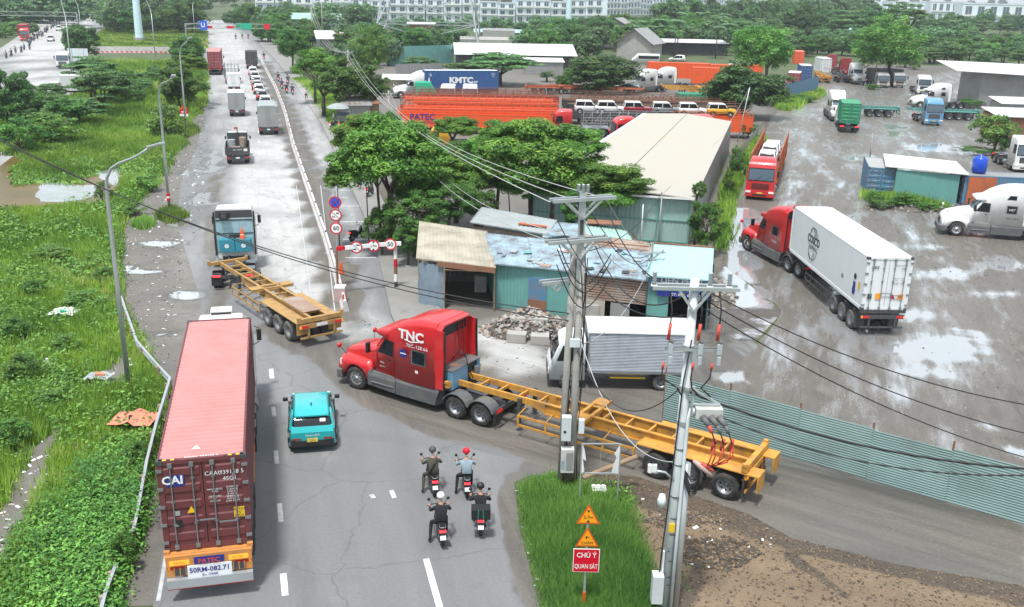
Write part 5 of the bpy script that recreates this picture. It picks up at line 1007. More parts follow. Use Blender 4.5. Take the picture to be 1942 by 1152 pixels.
# KMTC combination
hk=3.384;pk=Vector((-3.288,161.285,0))
container('blue 40 foot container with white KMTC LINE lettering on its side','cont_blue',pk+Vector((0,0,1.5)),hk,pitch=.5,roof='white',texts=[('KMTC','left',(6.2,1.35),.9,'text_white',{'bold':.05,'sx':1.15}),('LINE','left',(3.9,1.1),.3,'text_white',{'bold':.03}),('B','left',(11.2,2.2),.45,'text_white',{}),('45G1\n22','left',(.9,2.2),.25,'text_white',{})])
chassis_trailer('dark trailer under the blue KMTC container','dark_grey',pk,hk,loaded=True,deck=False,guard=False)
bonnet_tractor('white bonneted tractor coupled to the blue KMTC container','white',ad(pk,hk,16.0),hk,None)
bonnet_tractor('white bonneted tractor roof showing left of the brown stall','white',(-19.5,163,0),hk-.3,None)
cabover('white cab-over standing in front of the blue container','white',(-10.6,151.5,0),-R(92),H=2.9);cabover('small white cab-over right of its twin before the blue container','cold_white',(-7.2,151,0),-R(88),H=3.0)
t=thing('tarpaulin_tent','green tarpaulin tent in front of the blue container','tent',(-13.9,154,0));MB().m('green_net').loft([[(-2,-1.5,0),(-2,-1.2,2.9),(-2,1.2,2.9),(-2,1.5,0)],[(.2,-1.5,0),(.2,-1.2,2.9),(.2,1.2,2.9),(.2,1.5,0)],[(1.8,-1.5,0),(1.6,-1.2,.6),(1.6,1.2,.6),(1.8,1.5,0)]]).build('canopy',t)
for k in range(3): chassis_trailer(['rust orange empty chassis right of the blue container','rust orange chassis behind its twin','rust brown chassis nearest the round tree'][k],'orange_rust',(1.5+k*4,168+k*2-3*(k==2),0),R(5-k*8),group='empty chassis by the blue container',guard=False)
# centre right cluster
v=G(1225,122);t=thing('minibus','long white minibus on the skyline of the lorry park','van',v,R(178));MB().m('white').loft([ring(-3.2,.4,2.5,1.,.9,.2),ring(2.2,.4,2.5,1.,.9,.2),ring(3.0,.4,1.6,1.,.9,.15),ring(3.6,.4,1.2,.95,.85,.1)],True).build('body',t,auto=True)
for s in (1,-1):
    MB().m('glass').b2(-3,2.0,s*.96-.04,s*.96+.04,1.35,2.05).build('side_window',t)
    for x in (-2,2.4): wheel(t,x,s*.88,.36,.24,s)
a=G(1240,146);container('long orange container behind the white tractor with a folded wind screen','orange',Vector((25.4,193,0))+Vector((0,0,1.2)),R(-5),Hc=2.9,pitch=.6);container('orange container with doors nearer the camera, centre of the lorry park','orange',Vector((38.5,182,0))+Vector((0,0,1.1)),R(165),L=6.06,Hc=2.9,pitch=.6);
container('orange container at the right of the cluster','orange',Vector((36,194,0))+Vector((0,0,1.2)),R(3),L=12.19,Hc=2.6,pitch=.6)
bonnet_tractor('white bonneted tractor facing left before the orange container','white',Vector((24.5,181,0)),R(200),None);bonnet_tractor('white bonneted tractor cut off by the round tree','white',Vector((20.5,174,0)),R(215),None)
for k in range(3): chassis_trailer(['yellow empty chassis stacked low among bushes, front one','yellow empty chassis, middle of three among bushes','yellow empty chassis, rear one of three among bushes'][k],'yellow',(38,168+k*2.6,0),R(176),group='yellow chassis by the bushes',guard=False)
container('teal green container among the trees behind the row of cars','green_net',Vector((24,146,0))+Vector((0,0,.4)),R(-3),L=8,Hc=2.5,pitch=.6)
car('white car in the shade by the open shelter','white',G(1300,118),R(170),None,L=4.4,H=1.7)
bonnet_tractor('white bonneted tractor roof behind the dark tree','white',G(1372,150),R(190),None)
# upper yard row, facing the camera
container('orange container at the back of the yard row','orange',G(1515,122)+Vector((0,0,.0)),R(80),L=6.06,Hc=3.2,pitch=.5,roof='tarp_orange')
container('blue container with pale roof beside the yard entrance fence','cont_blue',G(1527,156)+Vector((0,0,.4)),R(80),L=6.06,Hc=2.9,pitch=.5,roof='white')
container('faded red container at the yard entrance','cont_red',G(1503,168)+Vector((0,0,.0)),R(72),L=6.06,Hc=2.9,pitch=.5,roof='white')
container('small white container standing on the yellow chassis','reefer_white',G(1577,152)+Vector((0,5,1.2)),R(85),L=6.06,Hc=2.9,reefer=True)
chassis_trailer('yellow chassis end in the upper yard row','yellow',G(1564,158),R(82),guard=False);chassis_trailer('dark chassis end with pale deck in the upper yard row','dark_grey',G(1600,158),R(84),guard=False)
cabover('dark red cab seen from behind, left of two in the upper yard row','cont_red',ad(G(1592,140),R(84),10),R(84),H=3.7);cabover('dark red cab seen from behind, right of two in the upper yard row','dark_red',ad(G(1612,145),R(84),6),R(84),H=3.6)
bonnet_tractor('white bonneted tractor facing the camera in the upper yard row','white',G(1627,160),-R(97),None)
for k,(x,l_) in enumerate(((1675,'grey tipper lorry facing the camera, left of the pair under the tree'),(1706,'grey tipper lorry facing the camera, right of the pair under the tree'))):
    v=G(x,167);t=cabover(l_,'tin_grey',v+Vector((0,1.5,0)),-R(92),H=2.9,single=True,bogie=(-3.6,-4.9),group='tipper lorries under the tree');MB().m('dark_grey').loft([ring(-6.2,1.,3.3,1.2,1.25,.05),ring(-.9,1.,3.4,1.2,1.25,.05)]).build('tipper_body',t)
# middle yard
bonnet_tractor('white bonneted tractor facing the camera beside the green container lorry','white',G(1585,232)+Vector((.8,1.5,0)),-R(100),None,skirt='dark_grey')
hg=R(76);pg=G(1609,253);container('green 20 foot container with closed doors on a lorry in the middle of the yard','cont_green',pg+Vector((0,0,1.25)),hg,L=6.06,Hc=2.6,roof='cont_green',texts=[('EVERGREEN','rear',(.55,2.2),.12,'text_white',{})] if 0 else ())
gl_=cabover('white cab lorry under the green container, seen from behind','white',ad(pg,hg,8.2),hg,H=3.0,bogie=(-4.6,-6.),chassis_end=-8.2)
for k,(x,y,rz,l_) in enumerate(((1690,222,170,'teal green empty chassis beside the green container lorry'),(1840,228,172,'dark green empty chassis behind the blue cab-over'))): chassis_trailer(l_,'tin_teal',G(x,y)+Vector((1,0,0)),R(rz),guard=False,L=9 if k==0 else 10)
cabover('metallic blue cab-over tractor facing the camera in the yard','blue_paint',G(1768,239)+Vector((.3,1.5,0)),-R(97),H=3.7,grille='black')
bonnet_tractor('white bonneted tractor facing left in front of the grey shed','white',G(1738,206)+Vector((.5,1.2,0)),R(183),None,windows=3);cabover('white cab-over behind the white bonneted tractor at the grey shed','white',G(1748,178),-R(100),H=3.4)
cabover('white cab-over at the right edge facing the camera above the long blue container','white',G(1937,328)+Vector((.6,1.5,0)),-R(97),H=3.6)
# ---- motorbikes with riders near the camera
RG='riders waiting at the junction';BG='motorbikes at the junction'
bikes=[((838,1035),101,dict(paint='dark_grey',label='grey motorbike of the rider with the white helmet, nearest the camera',plabel='rider in black clothes and a white helmet, one foot down',top='cloth_black',pants='cloth_black',helmet='white',foot=1)),
 ((911,1015),94,dict(paint='black',label='black motorbike loaded with a black bag strapped in green',plabel='rider in a black shirt and black helmet behind the strapped bag',top='cloth_black',pants='cloth_navy',helmet='black',foot=None,box=True)),
 ((823,940),103,dict(paint='black',label='black motorbike of the rider in olive, left of the front pair',plabel='rider in an olive jacket with white stripe and dark helmet',top='cloth_olive',pants='cloth_olive',helmet='dark_grey',foot=1,bag=True)),
 ((885,943),97,dict(paint='dark_grey',label='grey motorbike with bright red tail light, right of the front pair',plabel='rider in a pale blue hooded top and red helmet',top='cloth_blue',pants='cloth_black',helmet='sign_red',foot=1))]
for (x,y),rz,kw in bikes: motorbike(kw.pop('label'),G(x,y),R(rz),group=BG,rgroup=RG,**kw)
S_=[o for o in S.collection.objects if o.name.startswith('person')]
# far riders: one bike and one rider, copied
b0,p0_=motorbike('motorbike in the motorbike lane, nearest the sidewalk trees',G(555,180),R(105),'dark_grey','motorbikes in the lane','cloth_navy','cloth_navy',simple=True,plabel='rider in dark clothes in the motorbike lane',rgroup='riders in the lane',name='motorbike')
b1,p1_=motorbike('red motorbike among the group in the motorbike lane',G(544,177),R(105),'cable_red','motorbikes in the lane','cloth_black','cloth_black',simple=True,plabel='rider in black on the red motorbike in the lane',rgroup='riders in the lane')
for (x,y),l_ in (((528,155),'foremost of the close group in the motorbike lane'),((535,169),'left of the red motorbike in the lane'),((546,160),'right behind the foremost in the lane'),((501,113),'alone farther up the motorbike lane'),((447,75),'left one of three at the sign bridge'),((460,74),'middle one of three at the sign bridge'),((471,74),'right one of three at the sign bridge'),((555,110),'at the mouth of the side lane')):
    for src,k in ((b0,'dark motorbike, '),(p0_,'rider in dark clothes, ')): dup(src,G(x,y),R(105)+U(-.1,.1),k+l_)
LR='riders packed on the second carriageway';pts=[(13,111),(23,107),(30,101),(42,100),(47,95),(57,94)]
for k in range(30): f=k/29;pts.append((54+f*68+U(-3,3),86-f*50+U(-4,4)))
b2,p2_=motorbike('motorbike in the dense stream on the second carriageway',G(*pts[0]),-R(72),'dark_grey','motorbikes on the second carriageway','cloth_blue','cloth_navy',simple=True,plabel='rider in the dense stream on the second carriageway',rgroup=LR,lit=False)
nm=['foremost','second','third','fourth, on a pale scooter','fifth','sixth, beside the median']
for k,(x,y) in enumerate(pts):
    if k==0: b2['label']='foremost motorbike coming down the second carriageway';p2_['label']='foremost rider coming down the second carriageway';continue
    s2,sp=((b2,p2_),(b0,p0_))[k%2]
    lb=ORD(k)+' motorbike of the dense stream along the far median' if k>5 else nm[k]+' motorbike of the stream on the second carriageway'
    a=dup(s2,G(x,y),-R(70)+U(-.2,.2),lb);c=dup(sp,G(x,y),a.rotation_euler.z,lb.replace('motorbike','rider'));a['group']='motorbikes on the second carriageway';c['group']=LR
# parked bikes and walkers
for (x,y,rz,l_) in ((698,376,80,'motorbike parked on the sidewalk under the tree'),(668,462,60,'motorbike parked beneath the height bar'),(643,246,100,'motorbike parked by the umbrella stall'),(628,246,80,'second motorbike parked at the umbrella stall')): 
    a=dup(b0,G(x,y),R(rz),l_);a['group']='motorbikes parked on the sidewalk';a.location.z=.12
def stand(label,loc,rz,top,pants):
    p=thing('person',label,'person',loc,rz);J=[(0,0,.95,.14,.12),(0,0,1.15,.13,.11),(0,0,1.32,.16,.11),(0,0,1.45,.07),(0.02,0,1.55,.06)];B_=[(0,1),(1,2),(2,3),(3,4)]
    for s in (1,-1):
        i=len(J);J+=[(0,s*.19,1.38,.07),(.02,s*.25,1.1,.05),(.08,s*.26,.86,.038),(.1,s*.26,.76,.03)];B_+=[(2,i),(i,i+1),(i+1,i+2),(i+2,i+3)]
        i=len(J);J+=[(0,s*.1,.88,.1),(.05+.1*s,s*.12,.5,.065),(.0-.02*s,s*.12,.1,.045),(.14,s*.13,.04,.04)];B_+=[(0,i),(i,i+1),(i+1,i+2),(i+2,i+3)]
    body('body',J,B_,['skin',top,pants],lambda c:'skin' if c.z>1.47 or (abs(c.y)>.2 and c.z<.9) or c.z<.35 else (top if c.z>.98 else pants),p,hands=[(.1,s*.26,.74) for s in (1,-1)])
    h=MB().m('skin').lathe([(.001,-.12),(.05,-.11),(.075,-.04),(.08,.03),(.05,.09),(.001,.1)],(.03,0,1.66),'z',12).m('black').lathe([(.088,.0),(.09,.05),(.05,.11),(.001,.125)],(.015,0,1.66),'z',12).box((.105,.03,1.67),(.01,.02,.01)).box((.105,-.03,1.67),(.01,.02,.01));h.build('head',p);return p
stand('man in a pale top and dark shorts walking on the sidewalk beside the motorbike lane',G(581,192)+Vector((0,0,.12)),-R(60),'paper','cloth_navy')
stand('person in a light blue shirt standing at the umbrella stall',G(633,240)+Vector((0,0,.12)),R(20),'cloth_blue','cloth_navy');stand('person in black standing under the tree at the sidewalk edge',G(683,362)+Vector((0,0,.12)),R(150),'cloth_black','cloth_navy')
b=G(642,238);t=thing('parasol','pale faded parasol over the sidewalk stall','parasol',b+Vector((0,0,.12)));MB().m('tarp_grey').lathe([(1.5,2.1),(1.1,2.4),(.5,2.62),(.001,2.7)],(0,0,0),'z',8,False).build('canopy',t);MB().m('grey_metal').cyl((0,0,0),(0,0,2.6),.03).build('pole',t)
t=thing('food_cart','grey metal food cart under the parasol','cart',b+Vector((.6,.3,.12)));MB().m('tin_grey').b2(-.8,.8,-.4,.4,.4,1.1).m('glass_sky').b2(-.7,.7,-.35,.35,1.1,1.6).m('dirty_white').b2(-.85,.85,-.45,.45,1.6,1.68).build('counter',t);wheel(t,-.5,-.42,.2,.06,-1);wheel(t,.5,-.42,.2,.06,-1)
# ============================================================ POLES, LAMPS, SIGNS, WIRES
def gxy(px_,py_): v=G(px_,py_);return v
def lamp(label,base,top,arm_to,r=.1,group='street lamps',band=None,lean=0.):
    """tapered galvanised lamp column with a long curved arm and flat head"""
    b=gxy(*base);H=ZAT(b.x,b.y,top);t=thing('street_lamp',label,'street lamp',b,0,group)
    e=Vector(arm_to)-b; e.z=0; L=e.length; d=e/L; rr=1.2
    pts=[(0,0,0),(0,0,H*.5),(0,0,H-rr)]+[tuple(d*(L*.42*(1-math.cos(a)))+Vector((0,0,H-rr+rr*math.sin(a)))) for a in (R(25),R(50),R(75))]+[tuple(d*(L*.7)+Vector((0,0,H+.35))),tuple(d*L+Vector((0,0,H+.8)))]
    m=MB().m('galv').tube(pts,[r,r*.85,r*.65,r*.55,r*.5,r*.45,r*.4,r*.35],8);m.box((0,0,.03),(.4,.4,.06));m.build('post',t)
    hd=MB().m('galv');p=d*(L-.1)+Vector((0,0,H+.78));q=d*(L+.65)+Vector((0,0,H+1.0));hd.bar(p,q,.3,.1);hd.build('lamp_head',t,bevel=.03)
    if band: MB().m('sign_red').cyl((0,0,band),(0,0,band+.2),r*1.25,n=10).m('sign_white').cyl((0,0,band+.2),(0,0,band+.35),r*1.25,n=10).m('sign_red').cyl((0,0,band+.35),(0,0,band+.55),r*1.25,n=10).build('reflector_band',t)
    return t
lamp('grey street lamp rising from the grass beside the guard rail, nearest on the left',(245,742),305,G(285,274,11.1),.12)
lamp('grey street lamp with a red reflector band beside the muddy shoulder',(322,402),152,G(326,136,11.3),.12,band=.9)
lamp('grey street lamp standing behind the orange and red warning sign',(354,255),86,G(357,74,11.),.12)
lamp('grey street lamp rising between the roadside trees near the sign bridge',(356,112),45,G(376,40,9),.12)
lamp('thin distant street lamp left of the sign bridge',(370,72),5,G(376,3,9),.12)
lamp('grey street lamp on the grass by the striped parapet',(295,112),18,G(277,10,9.5),.12)
lamp('grey street lamp in front of the blank panel on the second carriageway',(136,132),28,G(118,20,9.),.13)
lamp('thin lamp post beside the far bend of the second carriageway',(158,95),12,G(140,2,9),.1)
# ---- round and triangular signs
def disc(t,c,r,bord,fill,nrm=(0,-1,0),name='sign_disc'):
    c=Vector(c);m=MB().m('galv').lathe([(.001,.02),(r,.02),(r,0)],c,'y',28).m(bord).lathe([(.001,-.001),(r,-.001)],c,'y',28).m(fill).lathe([(.001,-.006),(r*.78,-.006)],c,'y',28)
    return m.build(name,t)
b=G(642,548);t=thing('traffic_sign','pole with three stacked round signs, no parking above 60','traffic sign',b)
H=ZAT(b.x,b.y,372);MB().m('galv').cyl((0,0,0),(0,0,H+.3),.04).build('post',t)
za=ZAT(b.x,b.y,384);zb=ZAT(b.x,b.y,408);zc=ZAT(b.x,b.y,433)
disc(t,(0,-.05,za),.36,'sign_red','sign_blue');q=MB().m('sign_red').bar((-.2,-.065,za-.2),(.2,-.065,za+.2),.06,.01).bar((-.2,-.065,za+.2),(.2,-.065,za-.2),.06,.01);q.build('cross',t)
disc(t,(0,-.05,zb),.36,'sign_red','sign_white');q=MB().m('text_black').bar((-.24,-.065,zb+.22),(.24,-.065,zb-.22),.035,.01).box((.12,-.062,zb+.12),(.16,.004,.07)).box((-.12,-.062,zb-.1),(.16,.004,.05));q.build('pictogram',t)
disc(t,(0,-.05,zc),.36,'sign_red','sign_white');text(t,'60',(0,-.065,zc),(1,0,0),(0,0,1),.26,'text_black',bold=.01)
b=G(751,548);a=G(641,560);t=thing('height_gantry','red and white height limit bar over the motorbike lane carrying three round signs','gantry',b)
H=ZAT(b.x,b.y,462);d=(a-b)
m=MB()
for k in range(6): m.m(['rust','sign_white','rust','sign_red','sign_white','painted_concrete'][k] if k else 'dark_grey').cyl((0,0,k*H/6),(0,0,(k+1)*H/6),.11,n=10)
m.m('concrete').b2(-.3,.3,-.3,.3,0,.03);m.build('post',t)
m=MB().m('rust').cyl(d,d+Vector((0,0,H-.1)),.07,n=8);m.build('post',t)
m=MB();
for k in range(7): m.m('sign_white' if k<6 else 'sign_red').bar(d*(k/7)+Vector((0,0,H)),d*((k+1)/7)+Vector((0,0,H)),.12,.22)
m.m('sign_white').bar(Vector((.35,0,H)),Vector((0,0,H)),.12,.22);m.build('beam',t)
for f,st in ((.08,'50'),(.37,'2.7m'),(.66,'')):
    c=d*f+Vector((0,-.12,H+.0));disc(t,c,.36,'sign_red','sign_white')
    if st: text(t,st,(c.x,c.y-.015,c.z),(1,0,0),(0,0,1),.25 if f<.3 else .15,'text_black',bold=.01)
    q=MB().m('text_black')
    if f==.66: q.bar((c.x-.24,c.y-.012,c.z+.22),(c.x+.24,c.y-.012,c.z-.22),.035,.01).box((c.x+.1,c.y-.012,c.z+.14),(.22,.004,.07)).box((c.x-.1,c.y-.012,c.z-.12),(.18,.004,.07));q.build('pictogram',t)
    if f==.37: q.face([(c.x-.09,c.y-.012,c.z+.27),(c.x+.09,c.y-.012,c.z+.27),(c.x,c.y-.012,c.z+.15)]).face([(c.x-.09,c.y-.012,c.z-.27),(c.x+.09,c.y-.012,c.z-.27),(c.x,c.y-.012,c.z-.15)]);q.build('arrow',t)
b=G(1106,1165);t=thing('warning_sign','steel pole with two orange triangles over a red board reading CHÚ Ý QUAN SÁT','traffic sign',b)
def tri(z0,z1,w,y=-.06):
    m=MB().m('sign_rim').prism([(-w,z0),(w,z0),(0,z1)],y,y+.015,'y');k=.80;zc=(z0*2+z1)/3
    m.m('sign_orange').prism([(-w*k,zc+(z0-zc)*k),(w*k,zc+(z0-zc)*k),(0,zc+(z1-zc)*k)],y-.006,y,'y');m.build('triangle',t)
Z=lambda y:ZAT(b.x,b.y-.06,y)
m=MB().m('galv').cyl((0,0,-.1),(0,0,Z(975)),.035,n=8);m.m('sign_rim').cyl((0,0,Z(1145)),(0,0,Z(1125)),.05,n=8);m.build('post',t)
kx=(1115-1106)/1817*28
tri(Z(994),Z(957),.33);tri(Z(1037),Z(1001),.33);
m=MB().m('sign_white').b2(-.375,.375,-.07,-.055,Z(1085),Z(1041)).m('sign_red').b2(-.355,.355,-.076,-.07,Z(1085)+.02,Z(1041)-.02);m.build('board',t)
text(t,'CHÚ Ý',(0,-.08,Z(1053)),(1,0,0),(0,0,1),.16,'text_white',bold=.015,sx=.85);text(t,'QUAN SÁT',(0,-.08,Z(1074)),(1,0,0),(0,0,1),.15,'text_white',bold=.012,sx=.64)
text(t,'2,7m',(0,-.07,Z(981)),(1,0,0),(0,0,1),.1,'text_black');text(t,'ĐI',(0,-.07,Z(1020)),(1,0,0),(0,0,1),.085,'text_black');text(t,'CHẬM',(0,-.07,Z(1030)),(1,0,0),(0,0,1),.09,'text_black',sx=.95)
m=MB().m('text_black').face([(-.05,-.068,Z(968)),(.05,-.068,Z(968)),(0,-.068,Z(973))]).face([(-.05,-.068,Z(991)),(.05,-.068,Z(991)),(0,-.068,Z(986))]);m.build('arrow',t)
b=G(352,250);t=thing('warning_sign','small orange triangle over a red and white board on a lamp post, at the shoulder','traffic sign',b)
za=ZAT(b.x,b.y,221);zb=ZAT(b.x,b.y,208);zc=ZAT(b.x,b.y,199);MB().m('galv').cyl((0,0,0),(0,0,zb),.04).build('post',t)
MB().m('sign_red').b2(-.5,.5,-.08,-.06,za+.3,zb).m('sign_white').b2(-.3,.3,-.09,-.08,za+.6,zb-.35).b2(-.5,.5,-.08,-.06,za,za+.3).build('board',t);MB().m('sign_rim').prism([(-.5,zb+.05),(.5,zb+.05),(0,zc)],-.08,-.06,'y').build('triangle',t)
# sign bridge across the far carriageway
def bridge(label,p,q,ph,boards,left=True):
    b=gxy(*p);e=gxy(*q);t=thing('sign_gantry',label,'gantry',b);d=e-b;H=ZAT(b.x,b.y,ph)
    m=MB().m('galv');m.cyl((0,0,0),(0,0,H),.18,n=8)
    for z in (H,H-1.2): m.bar((0,0,z),d+Vector((0,0,z)),.15)
    n=12
    for k in range(n): m.bar(d*(k/n)+Vector((0,0,H-(1.2 if k%2 else 0))),d*((k+1)/n)+Vector((0,0,H-(0 if k%2 else 1.2))),.07)
    m.build('truss',t)
    for f,w,h,mt,st in boards:
        c=d*f;o=MB().m(mt).b2(c.x-w/2,c.x+w/2,c.y-.35,c.y-.25,H-1.0-h*.3,H-1.0+h*.9).build('board',t)
        if st: text(t,st,(c.x,c.y-.37,H-1.0+h*.3),(1,0,0),(0,0,1),h*.6,'text_white',bold=.02)
    return t
bridge('sign bridge with a blue U-turn board and red banners across the far road',(355,92),(522,92),45,[(.20,2.2,2.0,'sign_blue','U'),(.26,2.,.5,'sign_red',''),(.5,2.,.5,'sign_red',''),(.66,4.2,1.4,'green_net',''),(.92,1.6,1.2,'sign_red','')])
bridge('grey lattice sign bridge over the second carriageway at the top left',(150,68),(-30,66),24,[])
b=G(140,128);t=thing('panel','blank pale panel seen from behind on two posts beside the second carriageway','sign board',b)
H=ZAT(b.x,b.y,92);m=MB().m('cold_white').b2(-.9,3.2,-.05,.05,H-2.6,H);m.build('board',t);MB().m('galv').b2(-.1,.0,-.1,0,0,H).build('post',t);MB().m('galv').b2(2.3,2.4,-.1,0,0,H).build('post',t)
# billboard columns
for base,top,wd,lb in (((265,79),-60,1.9,'tall pale blue billboard column rising from the grass on a concrete foot'),((1077,72),-80,1.9,'tall white billboard column behind the long roof')):
    b=G(*base);t=thing('billboard_column',lb,'column',b);w_=wd;m=MB().m('tower_white').cyl((0,0,.0),(0,0,22),w_*.62,w_*.42,n=20);m.build('column',t);MB().m('concrete').cyl((0,0,-.1),(0,0,1.2),w_*.85,n=16).build('foot',t)
# ---- concrete electricity poles
def crossarm(t,c,dr,L,w=.1,gap=.28,z=0,ins=True):
    c=Vector(c);d=Vector(dr).normalized();n=d.cross(Vector((0,0,1)))
    m=MB().m('galv')
    for s in (1,-1): m.bar(c-d*L/2+n*gap/2*s,c+d*L/2+n*gap/2*s,w*.9,w*1.1)
    for s in (1,-1): m.bar(c+d*L*.3*s+n*gap/2,c+n*gap/2-Vector((0,0,L*.28)),.06);m.bar(c+d*L*.3*s-n*gap/2,c-n*gap/2-Vector((0,0,L*.28)),.06)
    m.build('crossarm',t)
def insulator(t,p,h=.35,r=.07):
    pr=[(.001,0)];n=6
    for i in range(n): pr+=[(r,(i+.2)*h/n),(r*.45,(i+.8)*h/n)]
    pr.append((.001,h));MB().m('porcelain').lathe(pr,p,'z',12).build('insulator',t)
pb=G(1076,925);pole=thing('electricity_pole','twin weathered concrete electricity poles with three crossarms and grey cabinets at the grass island','utility pole',pb)
ZP=lambda y,x=0:ZAT(pb.x,pb.y,y)
Ht=ZP(365);m=MB().m('concrete_pole').tube([(.12,0,-.2),(.12,0,4),(.16,0,ZP(470))],[.14,.13,.105],12);m.build('pole',pole);m=MB().m('concrete_pole').tube([(-.24,.1,-.2),(-.2,.1,4),(-.12,.1,ZP(465))],[.14,.13,.11],12);m.build('pole',pole)
MB().m('galv').b2(-.02,.2,-.1,.1,ZP(560),Ht).m('dark_grey').box((.09,-.11,ZP(430)),(.12,.02,.5)).build('steel_extension',pole)
da=Vector((.93,.45,.0)).normalized()
for y,off in ((377,(.1,0)),(455,(.0,-.05)),(535,(-.7,0))):
    crossarm(pole,(off[0],off[1],ZP(y)),(1,.42,0),2.3 if y<500 else 1.1)
for dx in (-.05,.1,.25): insulator(pole,(dx,0,Ht),.28,.07)
m=MB().m('painted_concrete').b2(-.32,.02,-.42,-.14,ZP(828),ZP(783));m.m('black').cyl((-.2,-.425,ZP(810)),(-.2,-.43,ZP(810)),.05,n=10);m.build('cabinet',pole,bevel=.02)
m=MB().m('dirty_white').b2(-.3,.16,-.5,-.18,ZP(885),ZP(842)).m('tin_grey').b2(-.12,.13,-.51,-.5,ZP(880),ZP(847)).m('roof_blue').b2(-.29,-.17,-.51,-.5,ZP(878),ZP(862));m.build('cabinet',pole,bevel=.02)
m=MB().m('cold_white').b2(-.15,.2,-.22,-.12,ZP(655),ZP(640)).b2(.3,.5,-.1,.1,ZP(820),ZP(795));m.build('junction_box',pole)
m=MB().m('bark')
for k in range(26):
    a=U(0,6.28);r_=U(.2,.36);z=U(0,1.2);m.tube([(r_*math.cos(a),r_*math.sin(a),0),(r_*.8*math.cos(a+.5),r_*.8*math.sin(a+.5),z+.6),(r_*.6*math.cos(a+1),r_*.6*math.sin(a+1),z+1.2)],.015,4)
m.build('dead_vines',pole)
m=MB().m('wire')
for k in range(9):
    a=U(0,6.28);z0=U(1,4);p=[];
    for i in range(10): p.append((.12+.22*math.cos(a+i*.25),.22*math.sin(a+i*.25)*-1-.02,z0+i*.55));
    m.tube(p,.018,5)
m.build('cable_bundle',pole)
# right pole with switchgear
qb=G(1262,1160);rp=thing('electricity_pole','pale painted concrete pole with a steel crossarm, cutouts, switch and grey cabinet, nearest the camera','utility pole',qb)
ZQ=lambda y:ZAT(qb.x,qb.y,y)
Hq=ZQ(528);MB().m('painted_concrete').tube([(-.1,.0,-.2),(0,.0,4),(.05,0,Hq)],[.16,.145,.12],16).build('pole',rp)
MB().m('galv').tube([(.25,.05,-.2),(.26,.05,ZQ(880))],[.125,.12],12).build('steel_post',rp)
MB().m('cold_white').tube([(.1,-.17,.1),(.12,-.15,3.),(.15,-.15,ZQ(790)),(.2,-.15,ZQ(772)),(.45,-.2,ZQ(768))],.05,8).build('conduit',rp)
def arm(z,x0,x1,y=0,g=.3,w=.09):
    m=MB().m('galv')
    for s in (1,-1): m.bar((x0,y+s*g/2,z),(x1,y+s*g/2,z),w,w)
    return m
za=ZQ(545);m=arm(za,-1.05,1.2)
for s in (1,-1):
    m.bar((.05+s*.45,-.15,za),(.05,-.16,za-.62),.06);m.bar((.05+s*.45,.15,za),(.05,.16,za-.62),.06)
m.build('crossarm',rp)
for x in (-1.0,.45,.95):
    insulator(rp,(x,0,za+.05),.38,.075);MB().m('white').lathe([(.001,0),(.09,.0),(.09,.05),(.001,.06)],(x,0,za+.0),'z',10).build('insulator_base',rp)
zs=ZQ(658);m=arm(zs,-.62,.82,-.2,.02,.08);m.build('crossarm',rp)
for x in (-.5,.28,.78):
    MB().m('porcelain').b2(x-.07,x+.07,-.36,-.22,zs-.1,zs+.22).b2(x-.05,x+.06,-.36,-.24,zs-.4,zs-.14).m('fairing').bar((x-.05,-.26,zs+.25),(x+.06,-.3,zs+.2),.14).build('fuse_cutout',rp,bevel=.02)
    MB().m('cable_red').tube([(x-.08,-.3,zs+.3),(x-.05,-.3,zs+.75)],.045,6).m('wire').tube([(x-.05,-.3,zs+.72),(x-.02,-.2,zs+1.1),(x-.08,-.1,za-.1)],.02,5).build('drop_cable',rp);MB().m('cable_red').tube([(x-.16,-.36,zs-.32),(x-.18,-.36,zs-.5)],.035,6).m('wire').tube([(x-.18,-.36,zs-.48),(x-.2,-.36,zs-.75),(x*.5,-.3,zs-1.05),(x*.6+.2,-.3,zs-1.3)],.022,5).build('drop_cable',rp)
zt=ZQ(772);m=MB().m('dirty_white').b2(.28,1.0,-.5,-.12,zt-.12,zt+.16).m('galv').b2(.2,.95,-.3,-.26,zt+.18,zt+.24).bar((.15,-.25,zt+.65),(.95,-.25,zt+.2),.06).bar((.22,-.2,zt+.7),(.22,-.2,zt-.1),.08).b2(.0,.24,-.22,-.16,zt+.55,zt+.65).lathe([(.001,0),(.13,0),(.12,-.05),(.001,-.05)],(.26,-.3,zt),'x',12);m.build('load_switch',rp,bevel=.01)
for k in range(3):
    x=.5+k*.22;MB().m('fairing').tube([(x-.05,-.5,zt-.05),(x+.1,-.72,zt-.2)],[.1,.07],8).m('cable_red' if k==0 else 'fairing').tube([(x+.1,-.72,zt-.2),(x+.18,-.8,zt-.38)],[.055,.045],7).build('bushing',rp)
    x2=.78+k*.24;zz=ZQ(825);MB().m('wire').tube([(x+.18,-.8,zt-.36),(x+.3,-.8,zt-.7),(x2,-.75,zz+.2)],.022,6).m('cable_red').tube([(x2,-.75,zz+.25),(x2-.03,-.7,zz-.1)],.05,6).tube([(x2,-.75,zz+.0),(x2-.08,-.7,zz-.45),(.68+k*.08,-.6,zz-.62)],.022,5).tube([(x2+.02,-.75,zz+.05),(x2+.06,-.7,zz-.3),(.8+k*.08,-.6,zz-.55)],.02,5).build('riser_cable',rp)
m=MB().m('cloth_pink').tube([(.35,-.35,ZQ(862)),(.55,-.5,ZQ(868)),(.8,-.62,ZQ(880))],[.05,.09,.05],7).m('cable_red').tube([(.55,-.5,ZQ(862)),(.85,-.62,ZQ(872))],[.06,.04],6);m.build('cable_joint',rp)
m=MB().m('wire')
